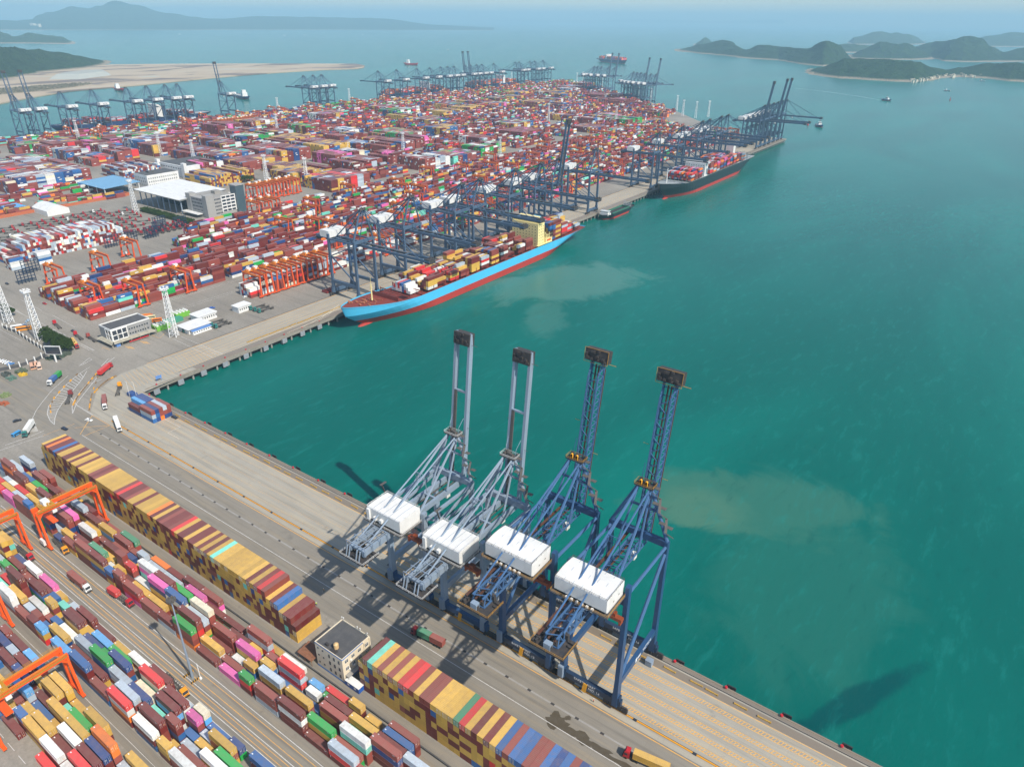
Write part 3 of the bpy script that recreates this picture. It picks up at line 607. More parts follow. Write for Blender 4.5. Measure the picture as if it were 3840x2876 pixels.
for bk in (1, 2, 3):
    xs = sorted(e[0] for (b_, r_), L in NRES.items() if b_ == bk for e in L if e[1] == 4); cl = []
    for x in xs:
        if cl and x - cl[-1][-1] < 3.2 and x - cl[-1][0] < 7: cl[-1].append(x)
        else: cl.append([x])
    cen = [sum(c) / len(c) for c in cl]; lo = {1: 36, 2: 100, 3: 158}[bk]; hi = {1: 325, 2: 291, 3: 256}[bk]
    for r_ in range(len(ROWY[bk])):
        L = NRES.get((bk, r_), [])
        for e in L:
            if e[1] == 4:
                c = min(cen, key=lambda q: abs(q - e[0]))
                if abs(c - e[0]) < 4: e[0] = c
        L.sort(); half_ = lambda e: 6.2 if e[1] == 4 else 3.1
        for it in range(300):
            mv = False
            for p, q in zip(L, L[1:]):
                g = q[0] - p[0] - (half_(p) + half_(q) + .15)
                if g < -.01: p[0] += g / 2 - .005; q[0] -= g / 2 - .005; mv = True
            if not mv: break
        F = []; cur = lo
        for e in L + [[hi + 6.2, 4, None]]:
            a = e[0] - half_(e)
            while a - cur > 6.4:
                s_, wd = (4, 12.6) if a - cur > 12.7 else (2, 6.4)
                if rn.random() < .75: F.append([cur + wd / 2, s_, [rn.choice('mmbbyyuswgnr') for _ in range(rn.choice([1, 1, 2, 2]))]])
                cur += wd
            cur = e[0] + half_(e)
        for x, s_, ti in sorted(L + F, key=lambda e: e[0]): stacks.append([x, ROWY[bk][r_], 12.19 if s_ == 4 else 6.06, CW, list(ti)[::-1], ('n', bk)])
def near_exposed(st):
    out = []
    for i, ch in enumerate(st[4]):
        z = i * CHT; f = ''
        if i == len(st[4]) - 1: f += 't'
        cov = {'s': 0.0, 'n': 0.0, 'e': 0.0}
        for o in stacks:
            if o is st or o[5] != st[5] or len(o[4]) <= i: continue
            ox = max(0, min(o[0] + o[2] / 2, st[0] + st[2] / 2) - max(o[0] - o[2] / 2, st[0] - st[2] / 2))
            if ox > .5:
                dy = o[1] - st[1]
                if -3.6 < dy < -.5: cov['s'] += ox / st[2]
                if .5 < dy < 3.6: cov['n'] += ox / st[2]
            if abs(o[1] - st[1]) < .6 and 0 < (o[0] - o[2] / 2) - (st[0] + st[2] / 2) < 1.5: cov['e'] = 1
        for k in 'sne':
            if cov[k] < .75: f += k
        out.append(f)
    return out
TIERW = ['bottom', 'second', 'third', 'fourth', 'fifth', 'sixth', 'seventh']
def tierword(i, n):
    if n == 1: return 'standing alone on the ground'
    if i == n - 1: return 'on top of its stack'
    if i == 0: return 'at the bottom of its stack'
    return TIERW[i] + ' from the ground in its stack'
for st in stacks:
    ex = near_exposed(st); n = len(st[4])
    for i, ch in enumerate(st[4]):
        sz = app_size(st[0], st[1], i * CHT, st[2], st[3], ex[i])
        CAND.append([sz, ch, st[2], (st[0], st[1], i * CHT), 0.0, ('n', st[5][1], i, n, st)])
# the two long walls of containers turned across the quay, and the small stack at the corner
TOPA = "yymommumyymmymyymyyyybmbyyyyyyybrmmbyymyyyyomymbmmbrymmymmymymytyyyyyyyyymymrbymuymmm"
PITCH = (251.3 - 45.3) / (len(TOPA))
TOPB = "ymtybybyrrbybbyyyydrymymyubuubbunubnubbuyumyymub"
rw = random.Random(4)
def wall_cell():
    r = rw.random()
    return 'y' if r < .53 else 'm' if r < .9 else rw.choice('uturbnm')
def wall(tops, x0, pitch, y, tiersf, tagk):
    cols = []
    for i, ch in enumerate(tops):
        n = tiersf(i); cs = [wall_cell() for _ in range(n - 1)] + [ch]
        cols.append((x0 + pitch * (i + .5), cs))
    for i, (x, cs) in enumerate(cols):
        nl = len(cols[i - 1][1]) if i else 0; nr = len(cols[i + 1][1]) if i + 1 < len(cols) else 0
        for j, ch in enumerate(cs):
            f = 's' + ('t' if j == len(cs) - 1 else '') + ('e' if j >= nr else '')
            sz = app_size(x, y, j * 2.88, CW, 12.19, f)
            CAND.append([sz, ch, 12.19, (x, y, j * 2.88), math.pi / 2 if rw.random() < .5 else -math.pi / 2, (tagk, i, j, len(cs), len(cols))])
nA = len(TOPA)
wall(TOPA, 45.3, PITCH, -73.4, lambda i: 5 if i == 0 else (6 if i < nA - 7 else (5 if i < nA - 5 else (5 if i < nA - 4 else (4 if i < nA - 1 else 3)))), 'A')
wall(TOPB, 286.9, 2.47, -73.6, lambda i: 5 if i == 0 else 6, 'B')
ctop = {0: ['nb', 'bun', 'nbn', 'usl', 'nm'], 1: ['nbb', 'nbs', 'obb', 'nun', 'usb']}
for cx_ in (0, 1):
    for r_, cs in enumerate(ctop[cx_]):
        x, y = 25.0 + 13.85 * cx_, -17.85 + (4 - r_) * 2.5
        for j, ch in enumerate(cs):
            f = ('t' if j == len(cs) - 1 else '') + ('e' if cx_ == 1 else '') + ('s' if r_ == 4 else '')
            CAND.append([app_size(x, y, j * CHT, 13.2, CW, f), ch, 13.2, (x, y, j * CHT), 0.0, ('C', cx_, r_, j, len(cs))])
CAND.sort(key=lambda c: -c[0])
CHOSEN = [c for c in CAND[:296] if c[0] > 0]
for c in CAND[len(CHOSEN):]:
    z = c[3]
    if c[5][0] in 'AB': bulk_box(z[0], z[1], z[2], CW, 12.19, 2.84, jit(PALC[c[1]]))
    else: bulk_box(z[0], z[1], z[2], c[2], CW, 2.70, jit(PALC[c[1]]))
_used = set()
def clabel(c):
    k = c[5]; col = PALN[c[1]]
    if k[0] in 'AB':
        w_, end, i = ('long wall', 'office', k[4] - k[1]) if k[0] == 'A' else ('second wall', 'blue cabin', k[1] + 1)
        t = 'topmost' if k[2] == k[3] - 1 else TIERW[k[2]] + ' level'
        return f"{col} container, {t}, {ordn(i)} column of the {w_} from the {end}"
    if k[0] == 'C':
        t = 'topmost' if k[3] == k[4] - 1 else TIERW[k[3]] + ' level'
        return f"{col} container, {t}, {ordn(5 - k[2])} row from the road, {'near' if k[1] else 'far'} end, quay corner stack"
    _, bk, i, n, st = k
    rows = sorted({s[1] for s in stacks if s[5] == st[5]}); r = rows[::-1].index(st[1]) + 1
    same = sorted([s for s in stacks if s[5] == st[5] and s[1] == st[1]], key=lambda s: -s[0]); q = same.index(st) + 1
    size = 'short ' if st[2] < 8 else ''
    t = 'alone' if n == 1 else ('topmost' if i == n - 1 else TIERW[i] + ' level')
    yard = {1: 'wall-side block', 2: 'middle block', 3: 'corner block'}[bk]
    return f"{size}{col} container, {t}, {ordn(q)} from right, {ordn(r)} row of {yard}"
GRP = {'n': 'containers stacked in the near yard', 'A': 'containers of the long wall', 'B': 'containers of the wall behind the blue hut', 'C': 'containers stacked on the quay corner'}
for sz, ch, L, pos, rz, k in CHOSEN:
    me, dm, sm = cont_mesh(ch, L)
    o = bpy.data.objects.new('shipping_container', me); C.objects.link(o); o.location = pos; o.rotation_euler = (0, 0, rz)
    if k[0] in 'AB': o.scale = (1, 1, 2.86 / CHT)
    tag(o, clabel((sz, ch, L, pos, rz, k)), 'container', GRP[k[0]])
    d = bpy.data.objects.new('door', dm); C.objects.link(d); d.parent = o
    if k[0] in 'nC': s_ = bpy.data.objects.new('marking', sm); C.objects.link(s_); s_.parent = o
def loose_container(ch, L, pos, rz, label, group='containers carried by trucks'):
    me, dm, sm = cont_mesh(ch, L)
    o = bpy.data.objects.new('shipping_container', me); C.objects.link(o); o.location = pos; o.rotation_euler = (0, 0, rz); tag(o, label, 'container', group)
    d = bpy.data.objects.new('door', dm); C.objects.link(d); d.parent = o; return o

# ---- the far yards, all in one mesh
PM = {'mix': 'mmmmmmmmmmmbbbbbbbbbbyyywwwssuunnnggtpor', 'red': 'mmmmmmmmbbbbbbbbyswunr', 'pale': 'wwwssscbbbbmmmuun', 'msc': 'yyyyyymmmbu', 'ever': 'gggmmmmbbbwsyn', 'one': 'mmmmmmbbbbp', 'white': 'wwwwwssbmu', 'gw': 'wwwssssscbbbbmmmmru'}
yr = random.Random(99)
def grid_block(x0, y0, nx, ny, along, hf, pal, lx=12.5, wy=2.58, mono=0.0, marks=.12, uni=None):
    """nx stacks side by side (x) and ny along y; along='y': boxes lie along y, along='x': across"""
    H = {}; G = {}
    for j in range(ny):
        run = None
        for i in range(nx):
            h = hf(i, j); H[i, j] = h
            if h > 0 and yr.random() < mono: run = yr.choice(PM[pal])
            G[i, j] = [run if (run and yr.random() < .75) else yr.choice(PM[pal]) for _ in range(h)]
    for (i, j), h in H.items():
        if along == 'y': cx_, cy_, a, c2 = x0 + (i + .5) * wy, y0 + (j + .5) * lx, CW, lx - .3
        else: cx_, cy_, a, c2 = x0 + (i + .5) * lx, y0 + (j + .5) * wy, lx - .3, CW
        split = along == 'y' and uni is None and yr.random() < .18
        for k in range(h):
            ch = G[i, j][k]; z = k * 2.76; sk = []
            if k < h - 1: sk.append(1)
            # faces: 2=-y 3=+x 4=+y 5=-x
            for face, (di, dj) in ((2, (0, -1)), (3, (1, 0)), (4, (0, 1)), (5, (-1, 0))):
                if H.get((i + di, j + dj), 0) > k: sk.append(face)
            if len(sk) == 5: continue
            if split:
                for s_ in (-1, 1): bulk_box(cx_, cy_ + s_ * c2 / 4, z, a, c2 / 2 - .1, 2.74, jit(PALC[ch if s_ < 0 else yr.choice(PM[pal])]), [q for q in sk if q not in (2, 4)])
            else:
                bulk_box(cx_, cy_, z, a, c2, 2.74, jit(PALC[ch]), sk)
                if along == 'y' and 3 not in sk and ch not in 'wsc' and yr.random() < marks:
                    X = cx_ + a / 2 + .05; u = yr.uniform(-2, 1); BULK.face([(X, cy_ + u - 1.7, z + .9), (X, cy_ + u + 1.7, z + .9), (X, cy_ + u + 1.7, z + 1.9), (X, cy_ + u - 1.7, z + 1.9)], (.7, .7, .68))
def rtg_h(i, j, seed=[0]):
    r = yr.random()
    return 0 if r < .05 else (1 if r < .14 else 2 if r < .30 else 3 if r < .56 else 4 if r < .85 else 5)
BANDS = [(-104.5, 150, 1392), (-130, 330, 1385), (-164, 41, 1360), (-188, 41, 1370), (-214, 42, 1400), (-239, 43, 1430), (-266, 200, 1440), (-291, 200, 1460), (-318, 230, 1500)]
HOLES = []
for n_, (bx, ya, yb) in enumerate(BANDS):
    y = ya
    while y < yb:
        ny = yr.randint(9, 16); 
        if y + ny * 12.6 > yb: ny = int((yb - y) / 12.6)
        if ny < 2: break
        pal = yr.choice(['mix', 'mix', 'red', 'mix'])
        if n_ == 0 and y < 200: grid_block(bx, y, 6, ny, 'y', lambda i, j: yr.choice([3, 4, 4, 5]), 'gw')
        else: grid_block(bx, y, 6, ny, 'y', rtg_h, pal)
        y += ny * 12.6 + yr.choice([6, 12, 16])
# empties and slabs further in
def slab(x0, y0, x1, y1, pal, h, along='y', mono=.2, hv=1):
    nx = int((x1 - x0) / (2.58 if along == 'y' else 12.6)); ny = int((y1 - y0) / (12.6 if along == 'y' else 2.58))
    if nx < 1 or ny < 1: return
    prof = [h + (yr.randint(-hv, 0) if yr.random() < .3 else 0) for _ in range(max(nx, ny))]
    if along == 'y': grid_block(x0, y0, nx, ny, along, lambda i, j: max(1, min(prof[min(j, len(prof) - 1)], h) - (1 if yr.random() < .06 else 0)), pal, mono=mono, uni=True, marks=.25)
    else: grid_block(x0, y0, nx, ny, along, lambda i, j: max(1, min(prof[min(j // 3, len(prof) - 1)], h)), pal, mono=.02, uni=True)
grid_block(-392, 66, 3, 45, 'x', lambda i, j: min(7, 3 + j // 2) if j < 10 else (7 if j < 42 else 5), 'gw', uni=True)     # tall grey and red end-on stack by the truck park
grid_block(-345.0, 60, 4, 5, 'y', lambda i, j: 4 if j in (0, 2) else 0, 'white', uni=True)
slab(-575, 395, -501, 470, 'msc', 6, 'x'); slab(-640, 440, -600, 470, 'one', 7, 'x', hv=2)
slab(-725, 350, -660, 410, 'pale', 6, 'x')
for (x0, y0, x1, y1, pal, h) in ((-730, 205, -690, 320, 'pale', 7), (-775, 215, -740, 330, 'mix', 6), (-830, 220, -785, 345, 'red', 6), (-880, 240, -840, 350, 'pale', 6), (-930, 250, -890, 360, 'mix', 5)):
    slab(x0, y0, x1, y1, pal, h)
for k in range(70):
    x, y = yr.uniform(-690, -560), yr.uniform(110, 290)
    if any(abs(x - a) < 34 and abs(y - c2) < 26 for a, c2 in ((-548, 194), (-585, 298))): continue
    grid_block(x, y, yr.randint(1, 3), yr.randint(1, 2), 'y', lambda i, j: yr.randint(1, 3), 'mix')
cols_ = [(-1010, -950), (-938, -880), (-866, -800), (-786, -720), (-706, -650), (-636, -580), (-566, -506), (-492, -430), (-418, -356)]
for x0, x1 in cols_:
    y = 375 if x1 < -780 else (500 if x1 < -560 else 482)
    while y < 2350:
        lim = 1400 + (-x0 - 60) * 1.02
        if y > lim - 60: break
        d = yr.choice([38, 50, 63, 76, 88])
        if y + d > lim - 20: d = lim - 20 - y
        if yr.random() < .1: y += 40; continue
        p = yr.choice(['mix', 'red', 'red', 'pale', 'msc', 'one', 'mix', 'red', 'ever'])
        if y < 900 and yr.random() < .7: slab(x0, y, x1 - yr.choice([0, 0, 6, 14]), y + d, p, yr.choice([5, 6, 6, 7]))
        elif yr.random() < .35: slab(x0, y, x1, y + d, p, yr.choice([4, 5, 6]))
        else:
            grid_block(x0, y, 6, int(d / 12.6), 'y', rtg_h, 'mix'); grid_block(x0 + 28, y, 6, int(d / 12.6), 'y', rtg_h, 'red')
        y += d + yr.choice([8, 10, 18, 26])
for bx in (-1050, -1078, -1106, -1134, -1162):
    y = 350 + yr.uniform(0, 40)
    while y < 2300:
        if y > 1400 + (-bx - 60) * 1.02 - 60: break
        ny = yr.randint(5, 11); p = 'mix'
        if yr.random() < .3: p = 'ever'
        if bx > -1100 and y < 480: slab(bx, y, bx + 26, y + 110, 'ever', 5); y += 120; continue
        grid_block(bx, y, 6, ny, 'y', rtg_h, p); y += ny * 12.6 + yr.choice([8, 14, 20])
slab(-1190, 330, -1060, 352, 'gw', 5)
# ------------------------------------------------------------------ ship-to-shore cranes
def text_mesh(txt, size, mt, name='lettering'):
    cu = bpy.data.curves.new('tmp_text', 'FONT'); cu.body = txt; cu.size = size; cu.extrude = .02; cu.align_x = 'CENTER'; cu.align_y = 'CENTER'
    o = bpy.data.objects.new('tmp_text', cu); C.objects.link(o); dg = bpy.context.evaluated_depsgraph_get()
    me = bpy.data.meshes.new_from_object(o.evaluated_get(dg)); bpy.data.objects.remove(o); bpy.data.curves.remove(cu)
    me.name = name; me.materials.clear(); me.materials.append(mt); return me
def put_mesh(name, me, parent, loc, rot):
    o = bpy.data.objects.new(name, me); C.objects.link(o); o.parent = parent; o.location = loc; o.rotation_euler = rot; return o
def rails(b, pts, h=1.1, r=.05, mi=0, posts=2.5):
    for p, q in zip(pts, pts[1:]):
        p, q = Vector(p), Vector(q); n = max(1, int((q - p).length / posts))
        for z in (h, h * .5): b.beam(p + Vector((0, 0, z)), q + Vector((0, 0, z)), r * 1.6, mi=mi)
        for k in range(n + 1): a = p.lerp(q, k / n); b.beam(a, a + Vector((0, 0, h)), r * 1.6, mi=mi)
def sts(label, loc, rz, G, st, dst, up=True, truss=False, near=False, hw=11, zp=57, zg=52, za=75, Lb=64, back=29, tilt=81, group=None):
    """local axes: x along the quay, y towards the water, origin on the landside rail"""
    st2 = M['tubeblue'] if truss else st
    t = empty('quay_crane', label, 'quay crane', loc, rz, group)
    RA = M['rail'] if truss else M['white']
    for y in (0, G):
        b = MB(); b.beam((-hw - 2.2, y, 4.2), (hw + 2.2, y, 4.2), 1.7, 2.6)
        for s in (-1, 1): b.beam((s * hw, y - .0, 4.0), (s * hw, y, 7.0), 3.2, 2.2)
        b.build('sill_beam', dst, t)
        for s in (-1, 1):
            b = MB()
            for k in range(4):
                x = s * hw + (k - 1.5) * 2.5; b.box(x - 1.05, x + 1.05, y - .5, y + .5, .75, 2.4)
                for q in (-.55, .55): b.tube((x + q, y - .32, .42), (x + q, y + .32, .42), .42, 10)
            b.box(s * hw - 4.6, s * hw + 4.6, y - .35, y + .35, 1.9, 3.0)
            b.build('wheel_bogie', M['dark'], t)
    for s in (-1, 1):
        for y, zt in ((0, zp + 1), (G, zp - 1)):
            b = MB(); b.beam((s * hw, y, 2.6), (s * hw, y, 15), 2.1, 2.9 if y == 0 else 2.2, 1.6, 2.5); b.beam((s * hw, y, 15), (s * hw, y, zt), 1.6, 2.5, 1.5, 2.1)
            b.build('leg', st, t)
        b = MB(); b.beam((s * hw, 1.2, 13.2), (s * hw, G - 1, 13.2), 1.5, 2.7)
        b.build('portal_beam', st, t)
        b = MB(); b.beam((s * hw, .8, zp - 3), (s * hw, G - .8, zp - 3), 1.15) if not truss else b.tube((s * hw, .8, zp - 2.5), (s * hw, G - .8, zp - 3), .62, 8)
        if truss: b.tube((s * hw, G - .8, zp - 6), (s * hw, 1.5, 15.5), .72, 8)
        else:
            b.beam((s * hw, 1.2, 36), (s * hw, G - 1, 15.5), .95); b.beam((s * hw, 1.2, 36), (s * hw, G - 1, zp - 5), .95)
            b.beam((s * hw, 1.2, 35.5), (s * hw, G - 1, 35.5), .8)
        b.build('side_brace', st2, t)
    b = MB(); b.beam((-hw, G, zp - 2), (hw, G, zp - 2), 1.8, 2.6); b.build('front_cross_beam', st, t)
    b = MB(); b.beam((-hw, 0, zg - 1), (hw, 0, zg - 1), 1.7, 2.4); b.build('rear_cross_beam', st, t)
    # trolley girder
    b = MB(); gy0, gy1 = -back, G + 2.5
    if truss:
        w_, z0, z1 = 2.5, zg - 1.6, zg + 1.9
        for sx in (-1, 1):
            for z in (z0, z1): b.beam((sx * w_ * (1 if z == z0 else .8), gy0, z), (sx * w_ * (1 if z == z0 else .8), gy1, z), .5)
            n = 18
            for k in range(n):
                ya, yb = gy0 + (gy1 - gy0) * k / n, gy0 + (gy1 - gy0) * (k + 1) / n
                b.beam((sx * w_, ya, z0), (sx * w_ * .8, (ya + yb) / 2, z1), .3); b.beam((sx * w_ * .8, (ya + yb) / 2, z1), (sx * w_, yb, z0), .3)
        for k in range(19):
            y = gy0 + (gy1 - gy0) * k / 18; b.beam((-w_ * .8, y, z1), (w_ * .8, y + 1.9, z1), .28); b.beam((-w_, y, z0), (w_, y, z0), .28)
    else:
        for sx in (-1, 1): b.beam((sx * 3.4, gy0, zg + .3), (sx * 3.4, gy1, zg + .3), 1.25, 2.3)
        for y in (gy0 + 1, -12, 0, G * .5, G): b.beam((-3.4, y, zg + .8), (3.4, y, zg + .8), .9)
    b.build('trolley_girder', st2, t)
    b = MB()
    for sx in (-1, 1): b.box(sx * 1.1 - .25, sx * 1.1 + .25, gy0, gy1, zg + .2, zg + .55)
    b.box(-5.4, -4.2, gy0, gy1, zg - .2, zg - .1)
    b.build('walkway', M['rustd'] if truss else M['grating'], t)
    # machinery house with a low arched roof, railings and hangings
    b = MB(); hx, y0, y1, z0, z1 = (hw - 1.4, -12.2, -.6, zg + 2.4, zg + 8.6)
    n = 8; prof = [(y0 + (y1 - y0) * k / n, z1 - .5 + (.75 if truss else .25) * math.sin(math.pi * k / n)) for k in range(n + 1)]
    for (ya, za_), (yb, zb_) in zip(prof, prof[1:]): b.face([(-hx, ya, za_), (hx, ya, za_), (hx, yb, zb_), (-hx, yb, zb_)])
    for sx in (-1, 1):
        P = [(sx * hx, y0, z0 + .9), (sx * hx, y0 + 1.2, z0), (sx * hx, y1, z0)] + [(sx * hx, y, z) for y, z in prof[::-1]]; b.face(P if sx > 0 else P[::-1])
    b.face([(-hx, y0, z0 + .9), (hx, y0, z0 + .9), (hx, y0, prof[0][1]), (-hx, y0, prof[0][1])]); b.face([(hx, y1, z0), (-hx, y1, z0), (-hx, y1, prof[-1][1]), (hx, y1, prof[-1][1])])
    b.face([(-hx, y0 + 1.2, z0), (-hx, y1, z0), (hx, y1, z0), (hx, y0 + 1.2, z0)])
    mh = b.build('machinery_house', M['white'], t)
    if near:
        b = MB(); rails(b, [(-hx, y0, z1 - .5), (hx, y0, z1 - .5), (hx, y1, z1 - .5), (-hx, y1, z1 - .5), (-hx, y0, z1 - .5)], .9, .05)
        b.build('roof_railing', M['white'] if not truss else M['grating'], mh)
        b = MB()
        for k in range(1, 6): x = -hx + 2 * hx * k / 6; b.beam((x, y0, z1 - .44), (x, (y0 + y1) / 2, z1 + (.27 if truss else -.2)), .1, .12); b.beam((x, (y0 + y1) / 2, z1 + (.27 if truss else -.2)), (x, y1, z1 - .44), .1, .12)
        b.build('roof_seam', M['greyb'], mh)
        b = MB()
        if truss:
            for k in range(6): b.box(-5 + k * 1.9, -4.2 + k * 1.9, y0 - .9, y0 - .1, z0 - .9, z0 + .5)
        else:
            for x in (-4.5, -1.2): b.box(x, x + 1.3, y0 - 1.2, y0 - .02, z0 + 1.8, z0 + 3.3)
            b.box(-8.2, -6.8, y0 - .9, y0 - .02, z0 + .6, z1 - .6)
        b.build('ventilation_box', M['white'], mh)
        if truss:
            b = MB(); b.face([(hx + .03, -8, z0 + 2.2), (hx + .03, -7.2, z0 + 2.6), (hx + .03, -7.2, z0 + 1.9)]); b.face([(hx + .03, -4.5, z0 + 2.6), (hx + .03, -3.7, z0 + 3.0), (hx + .03, -3.7, z0 + 2.3)])
            b.build('house_marking', M['dark'], mh)
        b = MB(); b.box(-hx - 1.1, hx + 1.1, y0 - 1.1, y1 + 1.1, z0 - .35, z0 - .15); b.build('house_deck', M['grating'], t)
        b = MB(); rails(b, [(-hx - 1, y0 - 1, z0 - .15), (hx + 1, y0 - 1, z0 - .15), (hx + 1, y1 + 1, z0 - .15), (-hx - 1, y1 + 1, z0 - .15), (-hx - 1, y0 - 1, z0 - .15)]); b.build('deck_railing', RA, t)
    # back platform with winches
    b = MB(); rb = random.Random(4); b.box(-6.2, 6.2, gy0 - 3, gy0 + 5.5, zg - 2.2, zg - 1.9)
    for k in range(26 if near else 8):
        x, y = rb.uniform(-5.6, 5.2), rb.uniform(gy0 - 2.6, gy0 + 5); b.box(x, x + rb.uniform(.3, 1.6), y, y + rb.uniform(.3, 1.5), zg - 1.9, zg - 1.9 + rb.uniform(.3, 2.4))
    b.build('rear_platform', M['dark'], t)
    if near:
        b = MB(); rails(b, [(-6.2, gy0 - 3, zg - 1.9), (6.2, gy0 - 3, zg - 1.9), (6.2, gy0 + 5.5, zg - 1.9)]); rails(b, [(-6.2, gy0 - 3, zg - 1.9), (-6.2, gy0 + 5.5, zg - 1.9)])
        b.build('platform_railing', RA, t)
        b = MB()
        if truss: b.box(-1.4, 1.0, gy0 - 2.2, gy0 - .4, zg - 1.88, zg + .4); b.build('winch_cabin', M['greyb'], t)
        else:
            for x in (-3.6, -2.2, 1.6, 3.2):
                b.tube((x, gy0 - 2, zg - 1.9), (x + .4, gy0 - 1.2, zg + 2.6), .28, 6)
            for k in range(5): b.beam((-4 + k * 2, gy0, zg + 3.4), (-4 + k * 2, gy0 + 12, zg + 3.4), .22)
            for k in range(4): b.beam((-5, gy0 + k * 4, zg + 3.4), (5, gy0 + k * 4, zg + 3.4), .26); b.beam((-5, gy0 + k * 4, zg), (-5, gy0 + k * 4, zg + 3.4), .26); b.beam((5, gy0 + k * 4, zg), (5, gy0 + k * 4, zg + 3.4), .26)
            b.build('service_frame', st, t)
    # A-frame, apex head, stays
    ay = G + 1.2; b = MB()
    for s in (-1, 1):
        b.tube((s * hw, G, zp - 1), (s * 2.3, ay, za), .72, 8); b.tube((s * 2.3, ay, za), (s * 4.2, G - 9, zg + 1.8), .42, 6)
    b.beam((-6.2, ay - .6, (zp + za) / 2 + .5), (6.2, ay - .6, (zp + za) / 2 + .5), .7)
    b.build('apex_frame', st2, t)
    b = MB(); b.box(-3.6, 3.6, ay - 1.9, ay + 1.9, za, za + .3); rb = random.Random(2)
    for k in range(10): x, y = rb.uniform(-3.2, 2.6), rb.uniform(ay - 1.6, ay + 1); b.box(x, x + .9, y, y + .9, za + .3, za + rb.uniform(.7, 2.3))
    ah = b.build('apex_head', M['dark'] if truss else M['grating'], t)
    if near:
        b = MB(); rails(b, [(-3.6, ay - 1.9, za + .3), (3.6, ay - 1.9, za + .3), (3.6, ay + 1.9, za + .3), (-3.6, ay + 1.9, za + .3), (-3.6, ay - 1.9, za + .3)]); b.build('apex_railing', RA, ah)
        if truss:
            b = MB()
            for x in (-1.5, .7):
                for k in range(6): b.tube((x, ay - 1.3, za + .5 + k * .3), (x, ay - .6, za + .5 + k * .3), .45, 8)
            b.build('sheave', M['yellow'], ah)
    b = MB()
    for s in (-1, 1):
        b.tube((s * 2.1, ay - 1, za - .2), (s * 2.6, -back + 3, zg + 2.2), .34, 6); b.tube((s * 2.3, ay - .6, za - .6), (s * 5.6, 1.2, zg + 1.2), .52, 6)
    if near:
        yk = -back + 3 + (ay - 1 + back - 3) * .62; zk = zg + 2.2 + (za - zg - 2.4) * .62
        for s in (-1, 1): b.beam((s * 2.4, yk, zk), (s * 2.4, yk + 1, zg + 6), .2)
        b.beam((-2.4, yk, zk), (2.4, yk, zk), .2); b.beam((-2.4, yk + .5, zk - 3), (2.4, yk + .5, zk - 3), .2); b.beam((-2.4, yk, zk), (2.4, yk + .5, zk - 3), .18)
    b.build('back_stay', st2, t)
    # zig-zag stairs up one leg of the A-frame
    b = MB()
    for k in range(5 if near else 0):
        f0, f1 = k / 5, (k + 1) / 5; z0_, z1_ = zp + (za - zp) * f0, zp + (za - zp) * f1; xa = hw + 1.2 - (hw - 3) * f0; xb = hw + 1.2 - (hw - 3) * f1
        b.beam((xa, G + (-1.6 if k % 2 else 1.8), z0_), (xb, G + (1.8 if k % 2 else -1.6), z1_), .9, .25); b.box(xb - 1.1, xb + 1.1, G + (1 if k % 2 == 0 else -2.6), G + (2.6 if k % 2 == 0 else -1), z1_, z1_ + .15)
    if near:
        b.build('stairway', M['grating'], t); b = MB()
        for k in range(8):
            z0_ = 4 + k * 6; b.beam((-hw - 1.2, -.9 + (1.8 if k % 2 else 0), z0_), (-hw - 1.2, .9 - (1.8 if k % 2 else 0), z0_ + 6), .8, .2); b.box(-hw - 1.9, -hw - .8, -1.6, 1.6, z0_ + 5.9, z0_ + 6.05)
        b.build('stairway', M['grating'], t)
    # boom
    hy, hz = G + 3, zg + .2; ang = R(tilt if up else 0)
    def bp_(x, l, d): return (x, hy + l * math.cos(ang) - d * math.sin(ang), hz + l * math.sin(ang) + d * math.cos(ang))
    b = MB()
    if truss:
        n = 20; L0 = Lb - 4
        for sx in (-1, 1):
            b.beam(bp_(sx * 2.4, 0, -1.6), bp_(sx * 2.4, L0, -1.6), .5); b.beam(bp_(sx * 1.9, 0, 1.6), bp_(sx * 1.9, L0 - 6, 1.6), .55); b.beam(bp_(sx * 1.9, L0 - 6, 1.6), bp_(sx * 2.4, L0, -1), .45)
            for k in range(n):
                a, c = L0 * k / n, L0 * (k + 1) / n
                b.beam(bp_(sx * 2.4, a, -1.6), bp_(sx * 1.9, (a + c) / 2, 1.6), .3); b.beam(bp_(sx * 1.9, (a + c) / 2, 1.6), bp_(sx * 2.4, c, -1.6), .3)
        for k in range(n + 1):
            a = L0 * k / n; b.beam(bp_(-2.4, a, -1.6), bp_(2.4, a, -1.6), .28)
            if k < n - 2: b.beam(bp_(-1.9 if k % 2 else 1.9, a, 1.6), bp_(1.9 if k % 2 else -1.9, a + L0 / n, 1.6), .26)
    else:
        for sx in (-1, 1): b.beam(bp_(sx * 3.5, 0, 0), bp_(sx * 3.5, Lb - 6, 0), 1.15, 2.2); b.beam(bp_(sx * 3.5, Lb - 6, 0), bp_(sx * 3.5, Lb, .2), 1.15, 2.2, 1.0, 1.1)
        for f in (.04, .3, .62): b.beam(bp_(-3.5, Lb * f, .6), bp_(3.5, Lb * f, .6), .8, .8)
        for f in (.16, .46, .78): b.beam(bp_(-3.5, Lb * f, .6), bp_(3.5, Lb * f, .6), .35, .35) if not near else None
    bo = b.build('boom', st2, t)
    b = MB()
